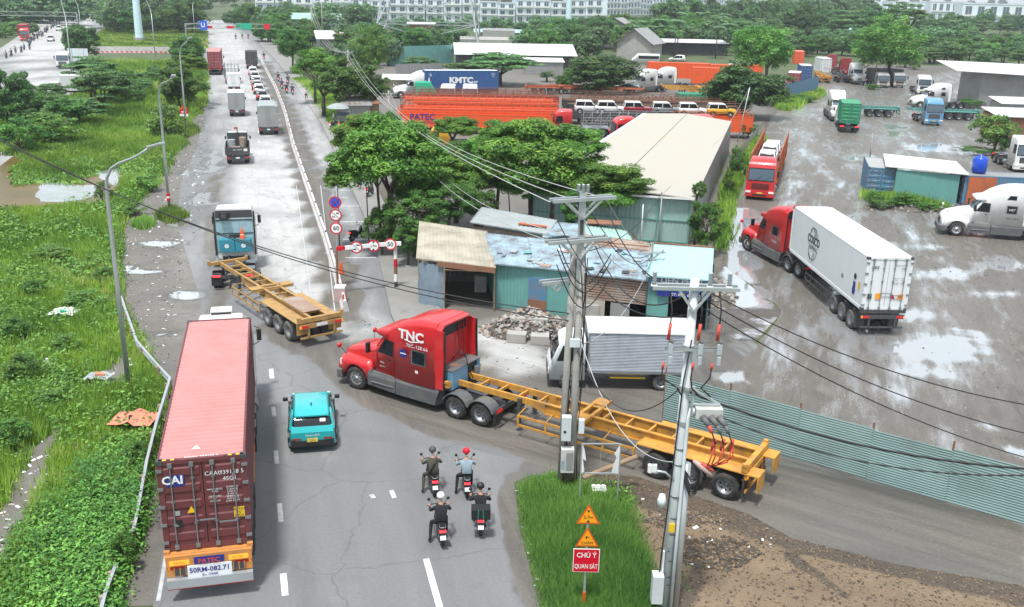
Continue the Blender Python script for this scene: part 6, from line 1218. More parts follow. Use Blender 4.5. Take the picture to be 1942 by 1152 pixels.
for k in range(12):
    a=U(.2,.5);z=ZQ(905)+U(-.1,.3);m.tube([(.18,-.1,z),(.35,-.3,z-a),(.5,-.35,z-a*.6),(.55,-.4,z+.1),(.35,-.35,z+.3)],.016,5)
m.build('cable_coil',rp)
m=MB().m('wire');m.tube([(-.33,-.12,0),(-.28,-.17,2.),(-.2,-.2,ZQ(940)),(-.08,-.24,ZQ(720)),(.05,-.22,ZQ(640))],.022,5).m('dark_grey')
m.build('ground_wire',rp)
for y in (940,980,1010,1060,1090,1105,880,850): MB().m('dark_grey').cyl((.02,0,ZQ(y)),(.02,0,ZQ(y)+.025),.18 if y>880 else .16,n=12).build('strap',rp)
for z in (zs,zt+.57,zt-.45): MB().m('galv').cyl((.03,0,z-.06),(.03,0,z+.06),.16,n=12).build('clamp',rp)
MB().m('sign_yellow').b2(-.14,.03,-.2,-.15,ZQ(1003),ZQ(988)).build('yellow_label',rp);text(rp,'1 4',(-.1,-.215,ZQ(1035)),(0,0,-1),(1,0,0),.1,'text_blue')
m=MB().m('painted_concrete').b2(-.5,-.18,-.4,-.05,ZQ(1132),ZQ(1080)).m('cold_white').b2(-.24,-.18,-.18,-.08,ZQ(1080),ZQ(1040));m.build('cabinet',rp,bevel=.02)
MB().m('galv').tube([(-.1,-.1,ZQ(908)),(-.35,-.15,ZQ(892)),(-.7,-.15,ZQ(888))],.035,6).m('white').cyl((-.78,-.15,ZQ(892)),(-.78,-.15,ZQ(878)),.07,n=10).b2(-.74,-.6,-.2,-.1,ZQ(890),ZQ(878)).m('black').lathe([(.07,0),(.04,-.05),(.001,-.06)],(-.78,-.15,ZQ(892)),'z',10).build('security_camera',rp)
MB().m('cold_white').lathe([(.001,0),(.11,.02),(.13,.2),(.08,.38),(.001,.4)],(-.38,-.1,ZQ(958)),'z',10).build('lamp_housing',rp)
# small poles in the yard and beyond
def pole(label,base,top,r=.12,mat='concrete_pole',arm_=None,name='electricity_pole',lean=(0,0)):
    b=G(*base);H=ZAT(b.x,b.y,top);t=thing(name,label,'utility pole',b);m=MB().m(mat).tube([(0,0,-.1),(lean[0],lean[1],H)],[r,r*.7],8);m.build('pole',t)
    if arm_:
        for dz in arm_: crossarm(t,(lean[0],lean[1],H-dz),(1,.3,0),1.6,.08,.15);insulator(t,(lean[0]-.6,lean[1],H-dz),.25,.05);insulator(t,(lean[0]+.6,lean[1],H-dz),.25,.05)
    return t,Vector((b.x+lean[0],b.y+lean[1],H))
_,W1=pole('grey concrete pole among the street trees beside the sidewalk',(663,216),95,.16,arm_=[.3])
_,W2=pole('grey concrete pole with a low crossarm in front of the orange trailers',(738,245),172,.16,arm_=[.4])
_,W3=pole('thin steel pole with a red clamp in front of the pale green shed wall',(1212,510),388,.06,'galv')
_,W4=pole('grey service pole with a hanging clamp beside the shop roof',(1248,470),365,.07,'galv')
_,W5=pole('thin concrete pole leaning beside the shop front among tangled wires',(1228,600),460,.1,arm_=[.6])
_,W6=pole('slender pole rising beside the blue container office',(1648,310),252,.08)
_,W7=pole('pair of thin leaning posts by the road between shed and yard',(1398,270),165,.07,'galv',lean=(.9,0))
_,W8=pole('thin pole beside the grey corrugated shed on the right',(1895,205),160,.08)
_,W9=pole('distant roadside pole behind the sign bridge',(612,70),5,.2,arm_=[.5]);_,W10=pole('distant roadside pole left of the red awning roof',(593,88),12,.2,arm_=[.5])
# ---- wires (each cable its own thing)
def cable(label,a,b,sag,r=.02,mat='wire',grp='overhead cables'):
    a=Vector(a);b=Vector(b);n=22;pts=[a+(b-a)*(k/n)-Vector((0,0,sag*4*(k/n)*(1-k/n))) for k in range(n+1)];c=pts[0];m=MB().m(mat).tube([p-c for p in pts],r,5);o=m.build('overhead_cable',loc=c);tag(o,label,'cable',grp);return o
PT_=Vector((pb.x,pb.y,0));QT=Vector((qb.x,qb.y,0))
top=PT_+Vector((0,0,Ht))
L_='overhead cable among the tangle round the twin concrete poles'
for k,(dx,s) in enumerate(((-1.,2.),(-.2,2.4),(.9,2.8))): cable(['left','middle','right'][k]+' pale line sagging from the twin poles over the trees',PT_+Vector((dx,dx*.4,ZP(380))),W1+Vector((dx*.5,0,-.2)),s,.018,'wire_light','pale lines over the trees')
for k,(dx,s) in enumerate(((-.8,3.),(.3,3.3))): cable(['left','right'][k]+' pale line from the lower crossarm to the pole before the trailers',PT_+Vector((dx,dx*.4,ZP(458))),W2+Vector((dx*.5,0,0)),s,.016,'wire_light','lower pale lines')
for k in range(3): cable(['left','middle','right'][k]+' line running from the sidewalk pole to the distant roadside pole',W1+Vector((k*.5-.5,0,-.3)),W10+Vector((k*.6-.6,0,0)),3.5,.03,'wire_light','lines to the distant poles')
for k,y in enumerate((575,592,612)): cable(['upper','middle','lower'][k]+' black line running off the right pole across the yard',QT+Vector((.1,.3,ZQ(545)-.25*k)),AT(1990,[775,832,880][k],24+k),.5,.017,'wire','black lines crossing the yard')
cable('thick black cable passing along the corrugated fence',QT+Vector((.1,0,ZQ(742))),AT(1990,892,22),.45,.035);cable('thin black cable under the thick one at the fence',QT+Vector((.1,0,ZQ(760))),AT(1990,900,21),.7,.02)
for k in range(2): cable(['upper','lower'][k]+' black cable crossing the road to the left verge',PT_+Vector((-.2,0,ZP(595+k*14))),AT(0,268-k*4,34),1.,.02,'wire','cables crossing the main road')
for i,(a,b_,s) in enumerate([((.9,.35,ZP(395)),(0,ZQ(545)),.8),((.6,.2,ZP(470)),(0,ZQ(560)),1.0),((-.9,-.4,ZP(395)),(0,ZQ(600)),1.2),((.1,0,ZP(660)),(0,ZQ(740)),1.4),((.2,0,ZP(640)),(0,ZQ(880)),1.2)]):
    cable(ORD(i)+' '+L_,PT_+Vector(a),QT+Vector((-.1,.1,b_[1])),s,.02 if i<3 else .016,'wire' if i!=4 else 'wire_light','tangled cables between the poles')
for i,(a,tg,s) in enumerate([((.9,.3,ZP(380)),W5,.6),((.2,0,ZP(385)),W5-Vector((0,0,.6)),.9),((-.1,0,ZP(390)),W5-Vector((0,0,1)),1.3),((.9,.4,ZP(450)),W5-Vector((0,0,.8)),.7),((.2,0,ZP(655)),W5-Vector((0,0,1.2)),.9),((.1,0,ZP(480)),W4,.8)]):
    cable(ORD(i)+' cable dropping from the twin poles to the shop roofs',PT_+Vector(a),tg,s,.018,'wire' if i%2 else 'wire_light','drops to the shops')
cable('cable sagging from the shed pole to the shop pole',W4,W5,.6,.015);cable('cable from the shed pole to the leaning post',W4,W7,1.5,.015,'wire_light')
for a,r0,z0 in ((0,.7,ZP(470)),(1,.9,ZP(500)),(2,.5,ZP(455))):
    p=[PT_+Vector((-.9+.9*k/12*2+.2,-.2,z0-1.3*math.sin(PI*k/12)-(k/12)*.4)) for k in range(13)];c=p[0];o=MB().m('wire').tube([q-c for q in p],.02,5).build('hanging_cable',loc=c);tag(o,['upper','lowest','middle'][a]+' black jumper loop hanging beneath the crossarms of the twin poles','cable','jumper loops')
# ---- guard rail, barrier, fence
def rail(label,pts,h=.72):
    P_=[G(*p) for p in pts];t=thing('guard_rail',label,'guard rail',P_[0]);c=P_[0];m=MB().m('galv')
    for a,b_ in zip(P_,P_[1:]):
        a=a-c;b_=b_-c;d=(b_-a).normalized();n=Vector((d.y,-d.x,0));pr=[(.0,.08),(.05,.12),(.0,.19),(.0,.21),(.05,.28),(.0,.32)]
        for k in range(5):
            p,q=pr[k],pr[k+1];m.face([a+n*p[0]+Vector((0,0,h-.36+p[1])),b_+n*p[0]+Vector((0,0,h-.36+p[1])),b_+n*q[0]+Vector((0,0,h-.36+q[1])),a+n*q[0]+Vector((0,0,h-.36+q[1]))])
        m.bar(a+Vector((0,0,h-.02)),b_+Vector((0,0,h-.02)),.1,.03)
    m.build('rail',t)
    for a,b_ in zip(P_,P_[1:]):
        L=(b_-a).length;k=max(1,int(L/2.2))
        for i in range(k):
            p=a+(b_-a)*((i+.3)/k)-c;MB().m('tin_rusty').b2(p.x-.14,p.x-.02,p.y-.06,p.y+.06,0,h).build('post',t)
rail('grey steel guard rail curving between the grass and the muddy shoulder',[(232,585),(262,672),(298,715),(325,745)])
rail('grey steel guard rail bending past the maroon container lorry',[(325,745),(300,830),(282,905),(262,1020),(256,1045)])
rail('short piece of guard rail emerging from the bushes at the bottom',[(224,1110),(206,1160),(196,1200)])
cp=[G(*p) for p in [(655,592),(640,530),(618,455),(598,398),(578,340),(556,275),(541,215),(524,170),(508,140),(492,108)]]
n=0
for a,b_ in zip(cp,cp[1:]):
    L=(b_-a).length;k=max(1,round(L/4.5));d=(b_-a).normalized();rz=math.atan2(d.y,d.x)
    for i in range(k):
        p=a+(b_-a)*((i+.5)/k);w_=L/k-.12;n+=1
        o=MB().m('barrier').prism([(-.22,0),(-.2,.12),(-.09,.3),(-.07,.62),(.07,.62),(.09,.3),(.2,.12),(.22,0)],-w_/2,w_/2,'x').m('black').box((w_/2-.1,0,.66),(.08,.1,.12)).build('concrete_barrier',loc=p,rz=rz)
        tag(o,ORD(n-1)+' concrete barrier block of the median, counted from the near end' if n>1 else 'worn white concrete barrier end block beside the stacked round signs','barrier','concrete barriers of the median')
# kerb stones of sidewalk with painted bits
FENCE=[Vector((6.5,37.1,0)),Vector((11.2,33.8,0)),Vector((18.0,29.1,0)),Vector((22.2,26.2,0))]
t=thing('corrugated_fence','long pale teal corrugated iron fence with ribs running sideways along the side road','fence',FENCE[0])
segs=[];tot=0
for a,b_ in zip(FENCE,FENCE[1:]):
    L=(b_-a).length;k=max(1,round(L/2.6))
    for i in range(k): segs.append((a+(b_-a)*(i/k),a+(b_-a)*((i+1)/k)))
for i,(a,b_) in enumerate(segs):
    a=a-FENCE[0];b_=b_-FENCE[0];d=(b_-a).normalized();n=Vector((d.y,-d.x,0));m=MB().m('fence_teal');H=2.05+.05*math.sin(i*1.7);pr=[]
    for k in range(21):
        z=k*H/20.5;pr+=[(z,0),(z+.035,1),(z+.07,0)]
    off=n*(.02*(i%2));vs=[q+off+n*(.016*k_+.012*math.sin(i*2.3+z*3))+Vector((0,0,z)) for z,k_ in pr for q in (a,b_)]
    m.add(vs,[(2*j,2*j+1,2*j+3,2*j+2) for j in range(len(pr)-1)]);m.build('panel',t)
    m=MB().m('rust').b2(a.x-.03,a.x+.03,a.y+.02,a.y+.08,0,H+.3);m.build('post',t)
# rusty frame, white block, kerb paint, barrier box
b=G(1098,965);t=thing('empty_signboard','empty galvanised sign frame with torn white sheeting on the grass island','frame',b);w_=(G(1182,965)-b);H=ZAT(b.x,b.y,842)
w_=Vector((1.32,.05,0));m=MB().m('galv');m.cyl((0,0,0),(0,0,H),.03,n=6).cyl(w_,w_+Vector((0,0,H)),.03,n=6);h0=ZAT(b.x,b.y,898);m.bar((0,0,H),w_+Vector((0,0,H)),.04).bar((0,0,h0),w_+Vector((0,0,h0)),.04).bar(w_*.5+Vector((0,0,h0)),w_*.5+Vector((0,0,H)),.012);m.build('frame',t)
m=MB().m('paper');zz=H-h0
m.face([(.02,-.02,h0),(.12,-.04,h0+.1),(.05,-.02,h0+zz*.5),(.16,-.05,h0+zz*.45),(.1,-.03,h0+zz*.8),(.02,-.02,h0+zz)]).face([(1.3,.02,h0),(1.05,0,h0+.03),(1.1,.0,h0+zz*.3),(1.2,.02,h0+zz*.55),(1.12,0,h0+zz*.7),(1.22,.02,h0+zz*.85),(1.3,.02,h0+zz)]);m.build('torn_sheet',t)
b=G(1130,925);t=tag(MB().m('wood').cyl((-.9,-.3,.75),(1.05,.25,1.35),.09,n=10).build('log',loc=G(1150,935)),'grey timber log leaning across the empty sign frame','log')
b=G(1135,945);m=MB().m('white')
for i in range(3):
    for j in range(3):
        if (i,j)!=(1,1): m.cyl(((i-1)*.17,(j-1)*.15,.2),((i-1)*.17,(j-1)*.15,.3),.095,n=10)
m.cyl((.0,.0,.2),(0,0,.3),.05,n=8)
for a in (0,PI/2): m.box((0,.075,.25),(.4,.06,.08),rz=0);m.box((0,-.075,.25),(.4,.06,.08));m.box((.085,0,.25),(.06,.4,.08));m.box((-.085,0,.25),(.06,.4,.08));break
tag(m.build('paving_block',loc=b+Vector((0,0,.12))),'white clover shaped perforated grass paver lying on the grass island','paving block')
b=G(646,572);t=thing('water_barrier','faded pink and white plastic box barrier at the end of the median','barrier',b);m=MB().m('cloth_pink').prism([(-.35,0),(-.3,.9),(.3,.9),(.35,0)],-.25,.25,'y').m('paper').b2(-.31,.31,-.27,.27,.8,.95);m.build('shell',t,bevel=.03)
b=G(652,588);t=thing('delineator_post','red and white flexible post standing after the median','bollard',b);m=MB().m('cable_red').cyl((0,0,0),(0,0,.04),.2,n=10).cyl((0,0,.04),(0,0,.9),.05,n=8).m('paper').cyl((0,0,.4),(0,0,.6),.053,n=8);m.build('post',t)
t=thing('delineator_post','orange plastic cone post leaning at the median end','bollard',G(647,520));MB().m('sign_rim').lathe([(.2,0),(.18,.04),(.08,.6),(.03,.8),(.001,.82)],(0,0,0),'z',10).build('cone',t)
# ============================================================ BUILDINGS
def corrwall(m,a,b,z0,z1,p=.22,d=.03):
    a=Vector(a);b=Vector(b);L=(b-a).length;dr=(b-a)/L;n=Vector((dr.y,-dr.x,0));k=max(2,int(L/p));vs=[]
    for i in range(k*2+1):
        q=a+dr*(L*i/(k*2))+n*(d*(i%2));vs+=[q+Vector((0,0,z0)),q+Vector((0,0,z1))]
    return m.add(vs,[(2*i,2*i+2,2*i+3,2*i+1) for i in range(k*2)])
def corrroof(m,A,B,C_,D_,p=.3,d=.04,th=.04,rng_=None):
    """sheet between eave A-B and ridge D-C, ribs running up the slope"""
    A,B,C_,D_=map(Vector,(A,B,C_,D_));k=max(2,min(140,int((B-A).length/p)));vs=[]
    for i in range(k*2+1):
        t=i/(k*2);u=Vector((0,0,d*(i%2)));vs+=[A+(B-A)*t+u,D_+(C_-D_)*t+u]
    m.add(vs,[(2*i,2*i+2,2*i+3,2*i+1) for i in range(k*2)])
    dn=Vector((0,0,-th));return m.add([A+dn,B+dn,C_+dn,D_+dn],[(0,1,2,3)]).bar(A,B,.05,th*2).bar(D_,C_,.05,th*2).bar(B,C_,.05,th*2).bar(A,D_,.05,th*2)
# big shed
O=Vector((12.4,66.0,0));c=lambda x,y,z:Vector((x,y,z))-O
t=thing('warehouse','long shed with a beige low pitched roof and pale green corrugated end wall','building',O)
NR,NL,FR,FLt=(12.3,65.9),(1.4,68.2),(24.,108.),(15.0,113.5);h=3.6
m=MB().m('roof_beige')
ML=((NR[0]+NL[0])/2,(NR[1]+NL[1])/2);MR=((FR[0]+FLt[0])/2,(FR[1]+FLt[1])/2)
corrroof(m,c(*FR,h),c(NR[0]+.2,NR[1]-.4,h),c(ML[0]+.0,ML[1]-.4,h+.42),c(*MR,h+.42),.5,.05);corrroof(m,c(NL[0]-.3,NL[1]-.4,h),c(*FLt,h),c(*MR,h+.42),c(ML[0],ML[1]-.4,h+.42),.5,.05);m.build('roof',t)
m=MB().m('white');m.bar(c(NL[0]-.3,NL[1]-.4,h),c(*FLt,h),.35,.12);m.bar(c(NR[0]+.2,NR[1]-.45,h-.02),c(NL[0]-.3,NL[1]-.45,h-.02),.05,.14);m.build('roof_trim',t)
m=MB().m('tin_pale');corrwall(m,c(*NL,0),c(*NR,0),0,h-.02,.3,.03);m.build('front_wall',t)
m=MB().m('tin_teal')
for k in (0,.27,.55,.8,1): p=c(NL[0]+(NR[0]-NL[0])*k,NL[1]+(NR[1]-NL[1])*k-.07,0);m.b2(p.x-.05,p.x+.05,p.y-.03,p.y+.03,0,h)
for z in (.35,1.9): m.bar(c(NL[0],NL[1]-.06,z),c(NR[0],NR[1]-.06,z),.05,.07)
m.build('wall_frame',t)
m=MB().m('tin_grey');corrwall(m,c(*NR,0),c(*FR,0),0,h-.02,.4,.04);m.build('side_wall',t)
m=MB().m('tin_grey');corrwall(m,c(*FR,0),c(*FLt,0),0,h,.5,.04);corrwall(m,c(*FLt,0),c(*NL,0),0,h,.5,.04);m.build('rear_wall',t)
# teal shack with patched blue roof
O=Vector((-.9,51.8,0));t=thing('workshop_shack','low teal corrugated workshop with a patched peeling blue roof and blue door','building',O)
A=(-.9,51.7);B=(3.1,50.3);C2=(7.2,48.9);zr=2.6
m=MB().m('tin_teal');corrwall(m,c(*A,0),c(*B,0),0,zr,.2,.025);m.build('front_wall',t)
m=MB().m('tin_rusty');pr=[]
p=c(3.15,50.25,0);q_=c(*C2,0)
for k in range(10): z=1.25+k*.14;m.bar(p+Vector((0,0,z)),q_+Vector((0,0,z)),.03,.1)
m.m('concrete').b2(p.x+.0,p.x+1.6,p.y-.7,p.y-.5,0,.9).m('roof_beige').face([p+Vector((.1,-.05,0)),p+Vector((1.9,-.7,0)),p+Vector((1.9,-.7,1.2)),p+Vector((.1,-.05,1.2))]);m.build('front_wall',t)
m=MB().m('tin_grey').face([p+Vector((2.2,-.82,.1)),p+Vector((3.2,-1.15,.1)),p+Vector((3.2,-1.15,1.15)),p+Vector((2.2,-.82,1.15))]);m.build('door',t)
m=MB().m('sea_blue');p=c(1.4,50.86,0);m.box(p+Vector((.0,0,1.15)),(1.05,.08,1.75),rz=-.33).m('rust').box(p+Vector((0,-.02,.42)),(1.07,.1,.65),rz=-.33);m.build('door',t)
m=MB().m('tin_teal');corrwall(m,c(7.2,48.9,0),c(8.1,52.5,0),0,zr+.1,.25);corrwall(m,c(8.1,52.5,0),c(-1.6,56.4,0),0,zr+.3,.25);corrwall(m,c(-1.6,56.4,0),c(-.9,51.8,0),0,zr,.25);m.build('side_wall',t)
r=MB();F=[(-1.15,51.4),(1.2,50.75),(3.4,50.0),(5.5,49.25),(7.35,48.6)];K=[(-1.7,56.6),(.9,55.6),(3.3,54.7),(5.8,53.6),(8.2,52.6)]
for i in range(4):
    r.m('roof_blue');z1=zr+.02+.03*(i%2);corrroof(r,c(*F[i],z1),c(*F[i+1],z1),c(*K[i+1],z1+.42),c(*K[i],z1+.42),.22,.03)
r.build('roof',t)
for k in range(26):
    r=MB()
    i=U(0,1);j=U(.05,.95);x=F[0][0]+(F[4][0]-F[0][0])*i;y=F[0][1]+(F[4][1]-F[0][1])*i;x2=K[0][0]+(K[4][0]-K[0][0])*i;y2=K[0][1]+(K[4][1]-K[0][1])*i
    r.m(random.choice(['tarp_dark','tin_rusty','tarp_grey','paper','roof_blue','tin_teal','tarp_grey']));r.box(c(x+(x2-x)*j,y+(y2-y)*j,zr+.09+.42*j+U(0,.04)),(U(.15,.9),U(.1,.5),.03),rz=U(-.6,.3),ry=U(-.05,.05),rx=.09)
    r.build('roof_scrap',t)
# open shed with tan roof, tarp wall
O=Vector((-5.1,51.9,0));t=thing('open_shed','open fronted shed with a tan sheet roof on thin posts and a dark interior','building',O)
m=MB().m('roof_tan');corrroof(m,c(-5.4,51.7,2.75),c(-.95,50.6,2.6),c(-1.65,57.2,3.0),c(-5.9,58.6,3.2),.25,.035);m.build('roof',t)
m=MB().m('rust');m.bar(c(-4.2,51.2,2.6),c(-.95,50.45,2.5),.05,.3);m.build('fascia',t)
m=MB().m('wood')
for x,y in ((-3.8,51.1),(-1.0,50.9),(-5.2,51.9),(-5.6,54.8),(-3.9,56)): m.cyl(c(x,y,0),c(x,y,2.7),.05,n=6)
m.bar(c(-3.8,51.1,2.3),c(-1.,50.9,2.3),.05);m.build('posts',t)
m=MB().m('roof_tan');corrwall(m,c(-5.9,57.6,0),c(-5.3,51.9,0),0,2.7,.3);m.build('side_wall',t)
m=MB().m('tin_grey');corrwall(m,c(-1.6,57,0),c(-5.9,58.4,0),0,2.9,.3);m.build('rear_wall',t)
m=MB().m('tarp_blue');pts=[]
for i in range(9):
    x=-5.3+i*.19;y=51.8-.07*i
    for j in range(5): z=2.5-j*.62;pts.append(c(x+.06*math.sin(j*2+i*3),y-.12*math.sin(i*2.1+j)-.05*j,z))
m.add(pts,[(i*5+j,i*5+j+5,i*5+j+6,i*5+j+1) for i in range(8) for j in range(4)],True);m.build('tarpaulin',t)
tag(MB().m('dirty_white').b2(-.35,.35,-.3,.3,0,1.).build('fridge',loc=(-1.9,54.6,0)),'small white fridge standing inside the open shed','fridge')
tag(MB().m('earth_dark').b2(-2.2,2.2,-2.4,2.4,0,.01).build('dark_floor',loc=(-3.4,54,0.0)),kind='structure')  # dark earth slab over the shed floor
# rusty lean-to behind
O=Vector((-1.5,61,0));t=thing('rusty_lean_to','old rusty brown lean-to with a bent dark edge, behind the tan and blue roofs','building',O)
m=MB().m('tin_rusty');p=[AT(897,428,60),AT(1022,470,58),AT(1030,447,60.5),AT(905,408,63)]
z0=2.8;A=(-2.6,60.6);B=(1.9,58.2)
corrwall(m,c(*A,0),c(*B,0),0,z0-.3,.25);corrwall(m,c(-2.2,64,0),c(*A,0),0,z0-.2,.25);m.build('wall',t)
m=MB().m('tarp_grey');corrroof(m,c(-2.8,60.4,z0),c(2.1,58.0,z0-.1),c(2.8,61,z0+.1),c(-2.2,64,z0+.2),.3);m.m('orange_rust').box(c(1.2,59.6,z0+.12),(1.9,.35,.05),rz=-.4);m.build('roof',t)
O=Vector((5,58,0));t=thing('patched_roof_shack','jumbled shack roofed with pale green and rusty sheets below the shed wall','building',O)
m=MB();m.m('tin_pale');corrroof(m,c(4.4,56.3,2.7),c(7.4,55.6,2.55),c(7.2,59.2,2.7),c(4.4,60.6,3.0),.25);m.m('roof_blue');corrroof(m,c(1.8,57.4,2.65),c(4.4,56.2,2.75),c(4.6,60,2.9),c(2.2,61,2.8),.25);m.m('tin_rusty');corrroof(m,c(4.2,54.2,2.95),c(8.1,53.2,2.8),c(8.,55.6,2.95),c(4.3,56.6,3.1),.25);m.m('roof_blue').box(c(2.8,57.2,2.95),(1.3,.7,.05),rz=.3).m('rust').box(c(5.8,60,3.1),(2.2,1.1,.05),rz=-.1).box(c(4.6,54.8,3.2),(2.5,.12,.05),rz=-.25).box(c(6.4,54.3,3.15),(3,.1,.05),rz=-.28);m.build('roof',t)
m=MB().m('tin_rusty');corrwall(m,c(1.8,57.5,0),c(7.9,55,0),0,2.6,.3);corrwall(m,c(7.9,55,0),c(7.6,59.5,0),0,2.6,.3);m.build('wall',t)
# shop
O=Vector((8.3,49.3,0));t=thing('small_shop','narrow shop with a pale aqua sloping roof, blue sign band and dark doorway','building',O)
m=MB().m('roof_pale');corrroof(m,c(7.0,48.2,3.05),c(10.3,47.6,3.05),c(11.4,52.9,3.35),c(8.0,53.6,3.35),.32,.035);m.m('rust').bar(c(8.0,53.7,3.42),c(11.4,53.0,3.42),.1);m.build('roof',t)
m=MB().m('tin_teal');corrwall(m,c(7.2,48.6,0),c(8.3,48.4,0),0,2.6,.2);corrwall(m,c(10.3,48.1,0),c(11.2,52.6,0),0,3.0,.3);corrwall(m,c(8.,53.2,0),c(7.2,48.6,0),0,3,.3);m.build('wall',t)
m=MB().m('dark_room').face([c(7.4,51.5,0),c(11.1,50.9,0),c(11.1,50.9,3),c(7.4,51.5,3)]);m.build('interior',t)  # near-black sheet paints the unlit inside of the shop
m=MB().m('sea_blue').box(c(8.75,48.22,2.62),(3.15,.08,.85),rz=-.19);m.build('sign_board',t)
m=MB().m('text_blue').box(c(9.0,48.1,2.08),(2.7,.07,.28),rz=-.19);m.build('sign_board',t)
dx=(math.cos(-.19),math.sin(-.19),0);text(t,'LIÊN PHÁT',c(8.9,48.13,2.8),dx,(0,0,1),.34,'text_white',bold=.03);text(t,'ĐÔNG',c(9.0,48.11,2.42),dx,(0,0,1),.24,'text_white',bold=.02);text(t,'ĐT: 0903 627 463',c(9.1,48.02,2.08),dx,(0,0,1),.15,'text_white',bold=.01)
m=MB().m('grey_metal')
for i in range(7): m.bar((i*.16,0,0),(i*.16,0,1.5),.03)
for k in range(4): m.bar((0,0,.2+k*.4),(.96,0,.2+k*.4),.03)
tag(m.build('iron_grille',loc=(10.3,47.8,0),rz=-.2),'loose iron window grille propped at the shop corner','grille')
# rubble heap and concrete blocks
t=tag(MB().m('concrete').box((0,0,.25),(2.0,.6,.5)).build('concrete_block',loc=G(1003,633)+Vector((0,0,.45)),rz=-.1,bevel=.03),'grey concrete block lying on top of two others at the rubble heap','concrete block')
for k,(x,y,l_) in enumerate(((980,648,'lower left grey concrete block under the long one at the rubble heap'),(1025,652,'lower right grey concrete block under the long one at the rubble heap'))):
    tag(MB().m('concrete').box((0,0,.25),(1.0,.6,.5)).build('concrete_block',loc=G(x,y),rz=-.15+k*.1,bevel=.03),l_,'concrete block')
def heap(name,label,cx,cy,rx,ry,h,n,mat='rubble',sz=(.06,.2),kind='stuff'):
    m=MB().m(mat)
    rings=[]
    for k in range(6): rr=1-k/6;rings.append([(rx*rr*math.cos(2*PI*j/14)*U(.9,1.1),ry*rr*math.sin(2*PI*j/14)*U(.9,1.1),h*(1-rr)**.8*.9) for j in range(14)])
    m.m('earth_dark').loft(rings,False)
    for i in range(n):
        a=U(0,2*PI);r_=math.sqrt(U(0,1.15));x=rx*r_*math.cos(a);y=ry*r_*math.sin(a);z=h*max(0,1-r_)**.8;s=U(*sz)
        m.m(random.choice([mat,mat,'earth_dark','concrete','tin_rusty']) if mat=='rubble' else mat);m.box((x,y,z),(s*U(.7,1.8),s*U(.7,1.4),s*U(.5,1)),rz=U(0,3),rx=U(-.6,.6),ry=U(-.6,.6))
    o=m.build(name,loc=(cx,cy,0));tag(o,label,'rubble' if kind else 'heap',kind=kind);return o
heap('rubble_heap','heap of broken bricks and concrete lumps in front of the teal workshop',.95,47.7,2.5,1.6,1.35,750)
heap('rubble_heap','pale broken stones along the dirty ditch behind the shop',12.2,55.5,1.2,3.2,.5,260)
heap('rubble_heap','grey rubble strip before the blue container office',38,80.5,8,1.6,.3,400)
# blue container office
O=Vector((32.3,87.5,0));p0=Vector((32.6,87.3,0))
cb=container('faded blue 20 foot container left of the white roofed hut, doors to the camera','sea_blue',Vector((33.0,85.6,0)),R(75),L=6.06,Hc=2.6,roof='tin_grey')
t=thing('site_hut','teal sheet hut with a flat white roof between two blue containers','building',Vector((35,84.2,0)));O=Vector((35,84.2,0))
m=MB().m('tin_teal');corrwall(m,c(34.0,85.0,0),c(38.8,83.0,0),0,2.6,.25);corrwall(m,c(38.8,83,0),c(39.6,87,0),0,2.6,.3);m.build('wall',t)
m=MB().m('roof_white');corrroof(m,c(33.1,85.3,2.8),c(39.3,82.5,2.7),c(40.6,88.2,2.9),c(35.,91.2,3.0),.4);m.build('roof',t)
container('long weathered blue and orange container behind the white tractor','sea_blue',Vector((39.3,84.0,0)),R(-6),L=12.19,Hc=2.6,roof='tin_grey')
m=MB().m('orange_rust').b2(-.02,2.3,-.02,0,.1,2.5);tag(m.build('rusty_sheet',loc=(39.5,82.7,0),rz=R(-6)),'orange rusty sheet fixed on the side of the long blue container','sheet')
t=thing('water_tank','bright blue round water tank standing on the hut roof','water tank',Vector((40.9,84.2,2.62)));MB().m('tank_blue').lathe([(.001,0),(.5,.02),(.62,.15),(.62,1.2),(.5,1.4),(.15,1.5),(.15,1.6),(.001,1.6)],(0,0,0),'z',20).build('tank',t)
# grey shed at the right
O=Vector((73,166,0));t=thing('warehouse','tall grey corrugated shed with a rust patched white roof at the right edge','building',O)
m=MB().m('tin_grey');corrwall(m,c(76.5,162,0),c(96,152,0),0,5.6,.5,.05);corrwall(m,c(77.5,172,0),c(76.5,162,0),0,5.6,.5);m.build('wall',t)
m=MB().m('roof_white');corrroof(m,c(72.5,162.5,5.8),c(97,150,5.4),c(100,164,6.6),c(74.5,176,6.6),.6,.06);m.m('orange_rust').box(c(86,159.5,6.05),(5,6,.08),rz=-.47,rx=.05).box(c(95,155.5,5.95),(4,5,.08),rz=-.47,rx=.05);m.build('roof',t)
